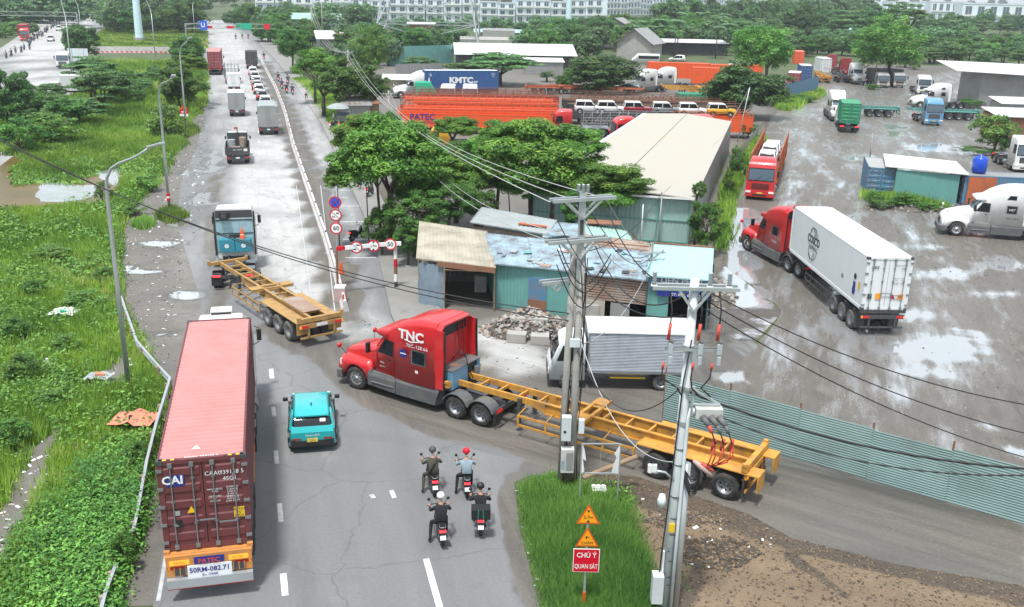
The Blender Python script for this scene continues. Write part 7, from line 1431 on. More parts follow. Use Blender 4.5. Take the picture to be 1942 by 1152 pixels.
# two small white roofs right edge
def hut(label,x,y,w,d,h,rz=0,wall='tin_grey',roof='roof_white',name='hut',pitch=0,over=.3,cat='building'):
    t=thing(name,label,cat,Vector((x,y,0)),rz)
    m=MB().m(wall)
    corrwall(m,(-w/2,-d/2,0),(w/2,-d/2,0),0,h,.5,.03);corrwall(m,(w/2,-d/2,0),(w/2,d/2,0),0,h,.5,.03);corrwall(m,(w/2,d/2,0),(-w/2,d/2,0),0,h,.5);corrwall(m,(-w/2,d/2,0),(-w/2,-d/2,0),0,h,.5,.03)
    if pitch: m.face([(-w/2,-d/2,h),(-w/2,d/2,h),(-w/2,0,h+pitch)]).face([(w/2,-d/2,h),(w/2,d/2,h),(w/2,0,h+pitch)])
    m.build('wall',t);m=MB().m(roof);o=over
    if pitch:
        k=pitch/(d/2);corrroof(m,(-w/2-o,-d/2-o,h-k*o),(w/2+o,-d/2-o,h-k*o),(w/2+o,0,h+pitch),(-w/2-o,0,h+pitch),.6,.05);corrroof(m,(w/2+o,d/2+o,h-k*o),(-w/2-o,d/2+o,h-k*o),(-w/2-o,0,h+pitch),(w/2+o,0,h+pitch),.6,.05)
    else: corrroof(m,(-w/2-o,-d/2-o,h),(w/2+o,-d/2-o,h),(w/2+o,d/2+o,h+.5),(-w/2-o,d/2+o,h+.5),.6,.05)
    m.build('roof',t);return t
def hp(px_,py_): v=G(px_,py_);return v.x,v.y
hut('small rusty hut with a white roof above the bright bush at the right edge',*hp(1925,258),7,6,2.8,-.1,'rust')
hut('white roofed shelter just behind the small rusty hut',*hp(1930,228),7,5,2.6,-.1,'tin_grey')
x,y=hp(880,128);hut('open gable barn with a broad white roof behind the feathery trees',x+11,y+6,26,14,3.2,.1,'tarp_dark','roof_white',pitch=1.9,over=.8)
x,y=hp(1000,82);hut('very long low shed with a pale aqua roof beneath the pylon',x-2,y+4,30,12,3.3,.06,'tin_grey','roof_pale',over=1)
x,y=hp(918,95);hut('unroofed grey concrete building shell below the pylon',x,y,14,8,3,.05,'concrete','concrete',over=0)
hut('grey concrete block house right of the building shell',*hp(945,86),10,6,4.5,.05,'concrete','tin_grey',over=0)
x,y=hp(1175,92);hut('house with a steep grey gable roof among the trees',x,y+8,9,14,5.5,R(70),'concrete','tin_grey',pitch=3.5,over=.8)
x,y=hp(1215,118);hut('lower house with a grey gable end facing the lorry park',x,y+4,10,9,5,R(66),'concrete','tin_grey',pitch=3.2,over=.8)
x,y=hp(628,98);hut('roadside eatery under red and white striped awning sheets',x+3,y+6,15,14,3.6,R(15),'tin_grey','roof_white',pitch=1.6,over=1,name='eatery')
o=MB().m('tarp_orange').box((0,0,0),(8,5,.1),rx=R(12),rz=R(15)).m('roof_white').box((3.2,0,.1),(1.4,5,.1),rx=R(12),rz=R(15)).build('awning',loc=(x+6,y+1,4.1));tag(o,'faded red awning sheet over the front of the roadside eatery','awning')
x,y=hp(612,60);hut('teal roofed warehouse behind the eatery',x,y+6,26,16,4.5,.1,'tin_pale','tin_pale',pitch=2,over=.5,name='warehouse')
x,y=hp(800,66);hut('low red house under a thin white roof inside the pylon legs',x,y,9,7,4,.0,'brick','roof_white',over=.8)
hut('brick walled hut with a white edge beside the white column',*hp(1100,98),8,5,3,.0,'brick','roof_white')
x,y=hp(1300,105);hut('open shelter with a white roof behind the orange container',x,y+4,22,9,3.5,.02,'tarp_dark','roof_white',over=1)
hut('pale kiosk roof behind the lorry stop, right of the feathery trees',*hp(1030,140),8,5,2.6,.05,'tin_grey','roof_white')
hut('tin kiosk with awning beside the sidewalk trees',*hp(674,228),3.6,3,2.1,R(15),'tin_grey','tin_grey',name='kiosk')
x,y=hp(1790,108);hut('white roofed hut half buried in greenery right of the yellow bush',x,y,12,5,3,.05,'tin_grey','roof_white')
hut('teal walled building glimpsed behind the columnar trees',*hp(1570,75),40,8,4,.05,'tin_teal','tin_pale')
x,y=hp(765,207)
hut('messy brown stall roof at the edge of the lorry park',-21,131,4,4,2.2,.4,'wood','rust',name='stall')
hut('brown tarpaulin topped stall beside the white tractor',*hp(768,180),7,4,2.6,.1,'roof_tan','roof_white',name='stall')
def wallrun(label,pts,h,mat,name='fence',p=.6):
    P_=[G(*q) for q in pts];t=thing(name,label,'fence',P_[0])
    for a,b_ in zip(P_,P_[1:]): m=MB().m(mat);corrwall(m,a-P_[0],b_-P_[0],0,h,p,.05);m.build('panel',t)
wallrun('blue and grey sheet fence beyond the street trees',[(735,125),(790,123),(860,120)],4.2,'tin_teal')
wallrun('grey plank fence behind the blue KMTC container',[(750,158),(800,156),(840,155)],3.4,'tin_grey')
wallrun('patched blue and pale sheet fence at the yard entrance',[(1488,195),(1520,188),(1550,178)],3.2,'sea_blue')
wallrun('leaning grey sheet fence beside the weedy ditch',[(1385,330),(1418,285),(1436,262)],1.4,'tin_grey')
# townhouse rows
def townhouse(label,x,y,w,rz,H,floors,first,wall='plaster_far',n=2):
    t=thing('townhouse',label,'house',Vector((x,y,0)),rz,first)
    MB().m(wall).b2(-w/2,w/2,0,12,0,H).b2(-w/2-.05,w/2+.05,-.25,12,H-.35,H-.05).build('wall',t)
    MB().m('tin_grey').b2(-w/2+.2,w/2-.2,.2,11.8,H,H+.25).build('roof',t)
    fh=H/floors
    for f in range(floors):
        for k in range(n):
            cx=-w/2+w*(k+.5)/n;m=MB().m('white').b2(cx-w/n*.3,cx+w/n*.3,-.06,.02,f*fh+.7,f*fh+fh*.82).m('window_dark').b2(cx-w/n*.25,cx-.08,-.09,-.06,f*fh+.85,f*fh+fh*.78).b2(cx+.08,cx+w/n*.25,-.09,-.06,f*fh+.85,f*fh+fh*.78);m.build('window',t)
        if f: MB().m(wall).b2(-w/2+.2,w/2-.2,-.9,0,f*fh,f*fh+.15).m('white').b2(-w/2+.2,w/2-.2,-.92,-.85,f*fh+.15,f*fh+.9).build('balcony',t)
    return t
proto=None;nn=0
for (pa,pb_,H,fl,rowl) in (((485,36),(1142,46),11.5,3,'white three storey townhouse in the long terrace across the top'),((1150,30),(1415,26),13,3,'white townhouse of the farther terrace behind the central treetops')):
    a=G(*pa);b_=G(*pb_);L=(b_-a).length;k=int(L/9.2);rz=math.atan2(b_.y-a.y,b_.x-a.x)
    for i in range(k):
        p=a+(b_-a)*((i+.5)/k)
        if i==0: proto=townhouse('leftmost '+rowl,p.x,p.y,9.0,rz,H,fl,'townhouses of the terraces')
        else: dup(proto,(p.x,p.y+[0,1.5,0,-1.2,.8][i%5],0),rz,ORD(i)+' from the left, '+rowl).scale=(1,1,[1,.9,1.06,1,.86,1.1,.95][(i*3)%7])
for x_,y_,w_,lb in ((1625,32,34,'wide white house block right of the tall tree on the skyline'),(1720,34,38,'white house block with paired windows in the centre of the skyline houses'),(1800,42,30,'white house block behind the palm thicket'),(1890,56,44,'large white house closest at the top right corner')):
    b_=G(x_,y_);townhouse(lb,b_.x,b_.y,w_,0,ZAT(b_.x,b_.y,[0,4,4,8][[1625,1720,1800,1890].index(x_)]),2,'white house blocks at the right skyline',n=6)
# pylon
b=G(815,92);t=thing('pylon','grey lattice electricity pylon straddling the low red house','pylon',b);m=MB().m('galv')
wB=15;Hh=62
def pc(k,z): f=1-z/Hh*.78;s=[(-1,-1),(1,-1),(1,1),(-1,1)][k];return Vector((s[0]*wB*f,s[1]*wB*.8*f,z))
zs=[0,7,15,24,34,46]
for i in range(5):
    for k in range(4):
        m.bar(pc(k,zs[i]),pc(k,zs[i+1]),.45);j=(k+1)%4;m.bar(pc(k,zs[i]),pc(j,zs[i+1]),.22);m.bar(pc(j,zs[i]),pc(k,zs[i+1]),.22);m.bar(pc(k,zs[i+1]),pc(j,zs[i+1]),.2)
m.build('lattice',t)
# ============================================================ VEGETATION
def leafmat(name,dark,light,third=None,trans=.25,rough=.55):
    m=bpy.data.materials.new(name);m.use_nodes=True;nt=m.node_tree;b=nt.nodes['Principled BSDF'];L=nt.links.new
    at=node(nt,'ShaderNodeAttribute',attribute_name='tint');rp=node(nt,'ShaderNodeValToRGB');e=rp.color_ramp.elements;e[0].color=(*dark,1);e[1].color=(*light,1)
    if third: q=e.new(.85);q.color=(*light,1);e[-1].color=(*third,1)
    L(at.outputs['Fac'],rp.inputs['Fac']);oi=node(nt,'ShaderNodeObjectInfo');hs=node(nt,'ShaderNodeHueSaturation');mr=node(nt,'ShaderNodeMapRange',i_To_Min=.8,i_To_Max=1.25);L(oi.outputs['Random'],mr.inputs['Value']);L(mr.outputs[0],hs.inputs['Value'])
    mr2=node(nt,'ShaderNodeMapRange',i_To_Min=.485,i_To_Max=.515);L(oi.outputs['Random'],mr2.inputs['Value']);L(mr2.outputs[0],hs.inputs['Hue']);L(rp.outputs[0],hs.inputs['Color'])
    L(hs.outputs[0],b.inputs['Base Color']);b.inputs['Roughness'].default_value=rough;b.inputs['Specular IOR Level'].default_value=.35
    tr=node(nt,'ShaderNodeBsdfTranslucent');L(hs.outputs[0],tr.inputs['Color']);ms=node(nt,'ShaderNodeMixShader');ms.inputs[0].default_value=trans;L(b.outputs[0],ms.inputs[1]);L(tr.outputs[0],ms.inputs[2]);L(ms.outputs[0],nt.nodes['Material Output'].inputs['Surface']);M[name]=m
leafmat('leaf_almond',(.05,.14,.03),(.2,.38,.06),(.38,.52,.1));leafmat('leaf_dark',(.04,.11,.035),(.13,.25,.07));leafmat('leaf_mid',(.04,.12,.03),(.15,.31,.055));leafmat('leaf_light',(.08,.19,.045),(.23,.43,.09));leafmat('leaf_feather',(.06,.15,.05),(.19,.33,.11));leafmat('leaf_far',(.07,.15,.07),(.18,.32,.12));leafmat('leaf_yellow',(.45,.38,.02),(.75,.62,.03))
leafmat('grass_blade',(.07,.18,.03),(.36,.54,.08),(.52,.47,.22),.3);leafmat('weed_leaf',(.045,.14,.03),(.24,.46,.08),None,.2);leafmat('grass_lush',(.07,.17,.035),(.27,.44,.09),(.42,.6,.14),.3)
def fast(name,V,n,tint,mat):
    """V: (k*n,3) vertices of k separate n-gons"""
    k=len(V)//n;me=bpy.data.meshes.new(name);me.vertices.add(len(V));me.vertices.foreach_set('co',np.ascontiguousarray(V,np.float32).ravel());me.loops.add(len(V));me.loops.foreach_set('vertex_index',np.arange(len(V),dtype=np.int32))
    me.polygons.add(k);me.polygons.foreach_set('loop_start',np.arange(0,len(V),n,dtype=np.int32));me.polygons.foreach_set('loop_total',np.full(k,n,np.int32))
    me.materials.append(M[mat]);a=me.attributes.new('tint','FLOAT','POINT');a.data.foreach_set('value',np.repeat(tint,n).astype(np.float32));me.update(calc_edges=True);return me
def leaves(C,Nn,s,asp=.6):
    """diamond leaves at C with normals Nn and size s -> vertices (k*4,3)"""
    k=len(C);a=rng.normal(size=(k,3));u=np.cross(Nn,a);u/=np.linalg.norm(u,axis=1)[:,None]+1e-9;v=np.cross(Nn,u);v/=np.linalg.norm(v,axis=1)[:,None]+1e-9
    s=np.asarray(s).reshape(-1,1)*np.ones((k,1));V=np.stack([C-u*s,C+v*s*asp-Nn*s*.15,C+u*s,C-v*s*asp-Nn*s*.15],1);return V.reshape(-1,3)
CR={}
def crown(kind,seed):
    if (kind,seed) in CR: return CR[(kind,seed)]
    g=np.random.default_rng(seed*17+sum(map(ord,kind)));cfg=dict(   # clumps, leaves per clump, clump radius, leaf size, material, clump flatness, fill
     almond=(120,330,.215,.034,'leaf_almond',.8),round=(130,170,.22,.042,'leaf_dark',.75),mid=(110,170,.22,.044,'leaf_mid',.75),light=(140,110,.19,.05,'leaf_light',.9),feather=(80,130,.27,.048,'leaf_feather',.25),far=(60,44,.3,.095,'leaf_far',.8),fardark=(60,44,.3,.095,'leaf_dark',.8),bush=(40,75,.26,.06,'leaf_mid',.7),bushlight=(40,75,.26,.065,'leaf_light',.7),yellow=(40,60,.25,.06,'leaf_yellow',.8),column=(40,50,.3,.09,'leaf_far',1.),wall=(80,230,.2,.034,'leaf_mid',.7))[kind]
    nc,nl,cr,ls,mt,fl=cfg;C=[]
    while len(C)<nc:
        p=g.normal(size=3);p/=np.linalg.norm(p);r=g.uniform(.45,.92)**.6
        if kind in('almond','feather','far','fardark','round','mid','light') and p[2]<(-.45 if kind in('almond','feather') else -.8): continue
        # lobes give an uneven outline
        lob=1+.2*math.sin(3*math.atan2(p[1],p[0])+seed)+.12*math.sin(5*p[2]*2+seed*2)
        q=p*r*lob*.84
        if kind=='feather': q[2]=round(q[2]*3.2)/3.2*.8+g.normal()*.04
        if kind=='column': q*=np.array([.8,.8,1])
        C.append(q)
    C=np.array(C);V=[];T=[]
    for c in C:
        sz=cr*g.uniform(.65,1.35);d=g.normal(size=(nl,3));d/=np.linalg.norm(d,axis=1)[:,None];d[:,2]=np.abs(d[:,2])*np.where(g.random(nl)<.78,1,-1)
        P_=c+d*np.array([1,1,fl])*sz*g.uniform(.55,1.,(nl,1))
        if kind=='light': P_[:,2]-=g.random(nl)**2*.13
        nrm=d*.7+g.normal(size=(nl,3))*.45+np.array([0,0,.45 if kind!='light' else .1]);nrm/=np.linalg.norm(nrm,axis=1)[:,None]
        global rng;rng=g;V.append(leaves(P_,nrm,ls*g.uniform(.6,1.35,nl),.5 if kind!='light' else .3));T.append(np.clip(g.uniform(.1,.75)+g.normal(size=nl)*.16,0,1))
    V=np.concatenate(V);T=np.concatenate(T);me=fast('crown',V,4,T,mt);CR[(kind,seed)]=me;return me
def trunk(parent,h,r,zc,rx,rz,n=5,seed=0,sp=1.,two=False):
    g=random.Random(seed);m=MB().m('bark');fx_=g.uniform(-.2,.2)*sp
    m.tube([(0,0,-.1),(fx_*.3,.0,h*.5),(fx_,0,h)],[r*1.25,r,r*.8],8)
    if two: m.tube([(.3,.2,-.1),(.7,.2,h*.5),(1.5*sp,.1,h)],[r,r*.8,r*.6],7)
    for k in range(n):
        a=2*PI*k/n+g.uniform(-.4,.4);e=(fx_+rx*.62*math.cos(a),rx*.62*math.sin(a),zc+rz*g.uniform(-.1,.55));mid=(fx_+rx*.25*math.cos(a),rx*.25*math.sin(a),h+(e[2]-h)*.55);m.tube([(fx_,0,h*.92),mid,e],[r*.6,r*.38,r*.12],6)
        for j in range(2): b=a+g.uniform(-.8,.8);m.tube([mid,(fx_+rx*.75*math.cos(b),rx*.75*math.sin(b),zc+rz*g.uniform(-.2,.6))],[r*.3,r*.08],5)
    m.build('trunk',parent)
def tree(label,cx,cy,hw,hh,base,kind,group=None,seed=None,name='tree',cat='tree',bx=None,tr=True,depth=None,rz=None,two=False,dy=None):
    b=G(bx if bx is not None else cx,base);y=b.y if depth is None else depth;c=AT(cx,cy,y);D=y*math.cos(PT)+(CH-c.z)*math.sin(PT)
    rx=hw*D/FL;rzv=hh*D/FL/math.cos(math.atan2(CH-c.z,y))*.98
    s=seed if seed is not None else random.randint(0,2);t=thing(name,label,cat,(b.x,y if depth else b.y,0),0,group)
    o=bpy.data.objects.new('crown',crown(kind,s));S.collection.objects.link(o);o.parent=t;o.location=(c.x-b.x,0,max(c.z,rzv*.55));o.scale=(rx,rx if dy is None else dy,rzv);o.rotation_euler.z=0 if hw>hh*1.3 else U(0,6.28)
    if tr and c.z-rzv*.3>.8: trunk(t,max(.5,c.z-rzv*.65),max(.07,rx*.055),c.z,rx,rzv,seed=int(cx),two=two)
    else: MB().m('bark').tube([(0,0,-.05),(c.x-b.x,0,max(.3,c.z))],[.05,.03],5).build('stem',t)
    return t
# hero trees
tree('broad spreading tree with a dark double trunk on the sidewalk, left of the wires',735,300,115,92,472,'almond',bx=742,seed=1,depth=64)
tree('low leafy limb of foliage reaching over the sidewalk beneath the broad tree',672,328,52,26,470,'almond',bx=725,seed=5,depth=63.6)
tree('wide layered bright green tree in front of the lorry park, the largest of all',1020,305,118,82,440,'almond',bx=1008,seed=2,depth=69.,two=True)
tree('leafy tree standing close to the beige shed roof, right of the largest tree',1135,342,95,40,445,'almond',bx=1045,seed=3,depth=68.)
tree('slim tree with a small umbrella crown in front of the lettered carrier',868,243,46,26,300,'almond',bx=877,seed=4,depth=86)
tree('dark middle tree between the two broad trees',850,308,78,42,440,'almond',bx=860,seed=6,depth=72)
tree('bushy tree crown joining the largest tree on its left',925,300,60,52,440,'almond',bx=940,seed=7,depth=71)
for x,y,w_,h_,b_,dp,l_ in ((800,352,70,46,470,67,'dark leafy tree filling the gap behind the broad spreading tree'),(905,338,66,46,450,70.5,'leafy tree under the left limb of the largest tree'),(690,262,66,46,470,64.5,'upper left mass of the broad spreading tree'),(775,285,66,46,470,65.5,'right shoulder of the broad spreading tree'),(960,268,64,44,440,70.2,'upper left shoulder of the largest tree'),(1085,275,66,40,440,69.6,'upper right shoulder of the largest tree'),(1165,372,62,34,445,67.3,'leafy branch spreading over the shed roof edge'),(640,345,26,22,470,63,'tip of foliage above the median signs'),(1000,345,66,40,440,68.6,'lower foliage beneath the largest tree')): tree(l_,x,y,w_,h_,b_,'almond',seed=int(x)%4,depth=dp,bx=x+8,name='tree',tr=False)
for k,(x,y,w_,h_,l_,kd) in enumerate(((790,405,70,48,'dense dark shrubbery hanging over the tan shed roof','wall'),(850,380,62,42,'shrubbery between the tan roof and the parked cars','wall'),(722,430,38,46,'tangled creepers around the trunk at the sidewalk edge','wall'),(775,452,36,30,'creepers beside the left wall of the open shed','wall'),(905,385,40,30,'low dark shrubbery left of the twin trunks','wall'),(1095,395,40,45,'shrub growing against the pale green shed wall','wall'))): tree(l_,x,y,w_,h_,[480,470,490,505,455,460][k],kd,seed=k%3,name='shrub',cat='shrub',depth=[61.5,64,62,59.5,66,63.5][k])
tree('tall leafy shrub climbing the right corner of the pale green shed',1340,425,38,52,485,'wall',seed=1,name='shrub',cat='shrub');tree('small upper tuft of the leafy climber at the shed corner',1327,360,17,18,485,'wall',seed=2,name='shrub',cat='shrub',depth=66.)
tree('round bushy tree between the carriers and the white tractors',1138,140,78,38,178,'round',seed=1);
tree('large dark fig tree beside the yard entrance',1408,170,88,50,225,'round',seed=2);tree('tall fresh green tree behind the dark fig tree',1449,92,64,50,200,'light',seed=1)
tree('huge soft green tree behind the tipper lorries',1682,85,74,56,162,'light',seed=2);tree('grey green tree top behind the huge soft tree',1715,28,45,30,120,'feather',seed=1)
tree('bright green bush tree beside the rusty hut at the right edge',1884,246,44,34,292,'bushlight',seed=1);tree('darker half of the bush in front of the rusty hut',1915,262,30,30,292,'bush',seed=2)
ST='street trees along the sidewalk'
tree('street tree with two pale marked trunks, third along the sidewalk',556,82,38,34,140,'mid',ST,seed=1);tree('bushy street tree nearest the grey kiosk',655,152,62,46,222,'mid',ST,seed=2,bx=614);tree('leafy street tree leaning over the motorbike lane',598,128,46,38,198,'almond',ST,seed=2)
tree('small street tree beside the kiosk roof',712,170,34,28,222,'mid',ST,seed=0);tree('tall pale green feathery tree behind the street trees',702,92,38,48,150,'light',seed=0);tree('bushy tree in front of the yard stall',742,235,30,28,285,'mid',seed=1)
tree('dense roadside tree by the sign bridge on the left verge',357,98,36,34,132,'mid','trees on the left verge',seed=1);tree('dark tree with yellowish top leaves on the left verge',342,160,46,44,208,'mid','trees on the left verge',seed=2);tree('yellowish crown above the dark tree on the left verge',358,122,38,18,200,'almond','trees on the left verge',seed=3)
tree('low bright shrubs around the foot of the warning sign lamp',318,232,42,40,262,'bushlight',seed=1,name='shrub',cat='shrub');tree('broad feathery dark tree in the middle of the marsh',195,165,62,52,216,'feather',seed=1);tree('second feathery tree reaching toward the link road',175,130,52,28,200,'feather',seed=2)
tree('thin umbrella tree in front of the white box lorry',95,172,30,22,205,'feather',seed=0);tree('dark tree at the left edge beside the second carriageway',15,178,44,52,240,'round',seed=0);tree('round dark tree beside the blank panel',150,78,38,34,118,'round',seed=1)
tree('bushes left of the marsh water',38,255,52,34,290,'bush',seed=1,name='shrub',cat='shrub');tree('green bushes bordering the marsh water',92,240,62,34,272,'bushlight',seed=2,name='shrub',cat='shrub');tree('dark shrub beside the nearest lamp at the water edge',198,362,20,20,388,'bush',seed=0,name='shrub',cat='shrub')
tree('feathery bushes between the marsh and the second carriageway',150,205,60,24,238,'feather',seed=2,name='shrub',cat='shrub')
tree('broad feathery tree behind the blue container',948,122,72,28,162,'feather',seed=1);tree('flat feathery tree left of the blue container',795,118,38,13,150,'feather',seed=2);tree('feathery shrub behind the blue container',870,128,34,14,160,'feather',seed=0)
tree('yellow flowering bush at the edge of the greenery',1768,83,18,10,96,'yellow',seed=0,name='shrub',cat='shrub')
for x,y,w_,h_,b_,l_ in ((1672,385,30,14,395,'creeping bush at the foot of the blue container'),(1715,378,34,14,392,'low bush under the teal hut wall'),(1655,372,16,10,384,'weedy clump at the container corner'),(1760,392,26,8,400,'weeds at the foot of the long blue container'),(1525,188,26,8,194,'grass tuft under the entrance fence'),(1655,165,16,6,170,'weeds between the tractors and the tipper lorries'),(1418,245,24,14,262,'bushes at the bend behind the leaning fence'),(1398,305,18,30,330,'tall weeds along the ditch beside the shed'),(1383,345,14,22,368,'weeds at the ditch by the shed wall'),(1840,195,26,8,205,'bushes against the grey shed'),(1890,205,20,10,215,'bushes between the shed and the hut'),(1855,285,40,6,292,'low greenery before the bright bush')): tree(l_,x,y,w_,h_,b_,'bush',seed=int(x)%3,name='shrub',cat='shrub')
for x,y,w_,h_,b_,l_,kd in ((236,1045,30,42,1082,'dark leafy weed clump where the guard rail disappears','bush'),(160,1100,52,22,1118,'leafy weeds at the bottom left between rail pieces','bush'),(95,1020,34,20,1038,'low weed clump beside the bare track','bushlight'),(185,945,30,20,962,'fern clump below the guard rail bend','bush'),(40,700,40,28,726,'dark leafy clump at the left edge above the bare track','bush'),(120,650,30,16,664,'light green clump in the middle of the verge','bushlight'),(28,622,32,20,640,'weed clump at the left edge of the verge','bush'),(150,570,42,18,586,'broad leafy clump below the white rubbish','bushlight'),(95,480,46,15,494,'yellowish leafy clump under the marsh water','bushlight'),(195,522,28,15,536,'leafy clump touching the nearest lamp','bush'),(60,545,26,14,558,'small dark clump in the upper verge','bush'),(262,860,30,20,878,'leafy plants crowding the guard rail bend','bush'),(90,760,36,18,776,'grassy shrub clump left of the grey rubbish','bushlight'),(20,820,40,26,845,'dark ferny clump at the left edge below the middle','bush'),(280,345,30,18,362,'bright green shrubs beside the banded lamp','bushlight'),(255,395,24,12,408,'low shrub at the edge of the muddy shoulder','bushlight')): tree(l_,x,y,w_,h_,b_,kd,seed=int(x)%3,name='shrub',cat='shrub')
# palms
def palm(label,px_,py_,h,group):
    b=G(px_,py_);t=thing('palm_tree',label,'palm',b,U(0,6),group);k='palm'
    if k not in CR:
        V=[];g=np.random.default_rng(5)
        for i in range(15):
            a=2*PI*i/15+g.uniform(-.2,.2);up=g.uniform(.1,.9)
            for j in range(16):
                s=j/15;r=s*1.;z=up*s-1.0*s*s;p=np.array([math.cos(a)*r,math.sin(a)*r,z]);lt=np.array([-math.sin(a),math.cos(a),-.25])
                for sd in (1,-1):
                    q=p+np.array([lt[0]*sd,lt[1]*sd,-.25])*.3*math.sin(PI*min(1,s+.12));w_=np.array([math.cos(a),math.sin(a),-.3])*.045;V+=[p-w_*.5,q,q+w_,p+w_]
        CR[k]=fast('crown',np.array(V),4,g.uniform(0,1,len(V)//4),'leaf_far')
    o=bpy.data.objects.new('crown',CR[k]);S.collection.objects.link(o);o.parent=t;o.location=(0,0,h);o.scale=(h*.42,)*3
    MB().m('bark').tube([(0,0,-.1),(.1,0,h*.5),(0,0,h)],[.22,.16,.12],7).build('trunk',t)
_pp=sorted([random.choice([(U(1190,1400),U(88,112)),(U(1230,1420),U(75,100)),(U(1780,1942),U(60,92))]) for k in range(26)])
for k,(x,y) in enumerate(_pp):
    palm(ORD(k)+' palm from the left, '+('among the mixed trees behind the lorry park' if x<1500 else 'in the thicket before the right skyline houses'),x,y,U(6,10),'palms behind the lorry park' if x<1500 else 'palms of the right thicket')
for k in range(11): tree(ORD(k)+' from the left, slender columnar tree before the teal wall',1470+k*13+U(-3,3),52+U(-4,3),6,22,80,'column','columnar trees in a row',seed=k%2)
# scattered background trees: (count, px box, height m range, kinds, label, group)
def scatter(n,box,hr,kinds,label,group,sq=1.,stuff=False):
    x0,x1,y0,y1=box
    if stuff:
        n=int(n*1.7);Vs=[];Ts=[]
        for k in range(n):
            b=G(x0+(x1-x0)*(k+.5)/n+U(-9,9),U(y0,y1));h=U(*hr);w_=h*U(.5,.75);me=crown(random.choice([q for q in kinds if q in('far','fardark')]),random.randint(0,2));c=np.zeros(len(me.vertices)*3);me.vertices.foreach_get('co',c);tt=np.zeros(len(me.vertices));me.attributes['tint'].data.foreach_get('value',tt);a=U(0,6.28)
            c=c.reshape(-1,3)@np.array([[math.cos(a),math.sin(a),0],[-math.sin(a),math.cos(a),0],[0,0,1]]);Vs.append(c*np.array([w_,w_,h*.52])+np.array([b.x,b.y,h*.5]));Ts.append(np.clip(tt[::4]*.8+U(-.1,.25),0,1))
        o=bpy.data.objects.new('distant_trees',fast('distant_trees',np.concatenate(Vs),4,np.concatenate(Ts),'leaf_far'));S.collection.objects.link(o);tag(o,label.replace('tree','trees',1),'trees',kind='stuff');return
    for k,x in enumerate(sorted(x0+(x1-x0)*((k+.5)/n)+U(-.6,.6)*(x1-x0)/n*2 for k in range(n))):
        y=U(y0,y1);b=G(x,y);h=U(*hr);w_=h*U(.42,.62)*sq
        t=thing('tree' if h>3 else 'shrub',ORD(k)+' from the left, '+label,'tree' if h>3 else 'shrub',b,U(0,6),group);o=bpy.data.objects.new('crown',crown(random.choice(kinds),random.randint(0,2)));S.collection.objects.link(o);o.parent=t;o.location=(0,0,h*.5);o.scale=(w_*1.12,w_*1.12,h*.5)
        MB().m('bark').tube([(0,0,-.1),(.2,0,h*.35),(0,.1,h*.7)],[.25,.17,.08],6).build('trunk',t)
F='far','far','fardark','mid'
scatter(16,(460,700,44,74),(7,11),F,'green tree in the belt right of the far main road','trees right of the far road');scatter(14,(430,640,40,52),(5,7),F,'tree of the distant belt before the long terrace','distant trees before the terrace',stuff=True)
scatter(22,(640,1100,52,64),(3.5,6),('far','fardark'),'tree of the belt between the pylon and the terrace','trees before the terrace',stuff=True);scatter(14,(640,880,88,104),(5,8),('mid','fardark','far'),'tree in the clump under the pylon','trees under the pylon')
scatter(12,(985,1180,88,122),(7,10),('mid','far','round'),'tree in the clump around the white column','trees round the white column');scatter(16,(1090,1420,60,72),(5.5,8),F,'tree of the belt before the farther terrace','trees before the farther terrace',stuff=True)
scatter(26,(1180,1470,78,100),(7,11),('far','fardark','mid','feather'),'tree in the dense green behind the orange containers','dense trees behind the containers');scatter(20,(1250,1500,50,66),(11,16),('fardark','round'),'dark tree on the wooded rise in the centre','dark wooded rise')
scatter(16,(1460,1650,62,84),(10,15),('fardark','round','feather'),'spreading dark tree on the right woodland','right woodland');scatter(18,(1450,1660,92,108),(5,8),('far','mid'),'low tree behind the yard row','low trees behind the yard')
scatter(18,(1730,1960,88,112),(6,9),('far','feather','mid'),'tree in the green slope right of the huge soft tree','green slope trees');scatter(20,(1720,1960,112,134),(4,6.5),('feather','far','bushlight'),'bushy tree before the grey shed','bushy trees by the grey shed');scatter(12,(1740,1960,64,80),(8,12),('fardark','feather'),'tree of the thicket under the right skyline houses','thicket under the skyline houses')
scatter(12,(1500,1620,34,50),(14,20),('fardark','far'),'tall tree of the skyline woodland','skyline woodland',stuff=True)
scatter(18,(190,365,48,66),(7,12),F,'tree of the wood behind the blue billboard column','wood behind the billboard column');scatter(16,(180,380,18,34),(12,18),F,'distant tree behind the billboard column','distant left trees',stuff=True);scatter(16,(-10,140,24,58),(9,14),('fardark','far'),'tree in the wood at the top left','wood at the top left',stuff=True);scatter(8,(-10,60,60,74),(3,5),('far','bushlight'),'bush on the bank of the second carriageway','bushes on the left bank')
scatter(12,(215,300,140,200),(2.,3.5),('bush','feather'),'shrub on the grass between feathery tree and verge','shrubs on the marsh grass');scatter(10,(20,130,205,250),(2.5,4.5),('bush','bushlight','feather'),'shrub on the bank of the marsh','bank shrubs');scatter(8,(490,600,74,90),(6,8),('mid','far'),'street tree far up the sidewalk','far street trees')
scatter(9,(640,735,100,130),(5,7),('mid','far'),'tree crowding behind the kiosk','trees behind the kiosk');scatter(6,(1000,1200,150,176),(2,4),('feather','mid'),'shrub around the round bushy tree','shrubs at the round tree')
scatter(26,(380,1960,4,14),(14,20),('far','fardark'),'faint tree on the horizon','horizon trees',stuff=True);scatter(14,(-20,420,-4,14),(16,24),('far','fardark'),'faint tree on the left horizon','left horizon trees',stuff=True)
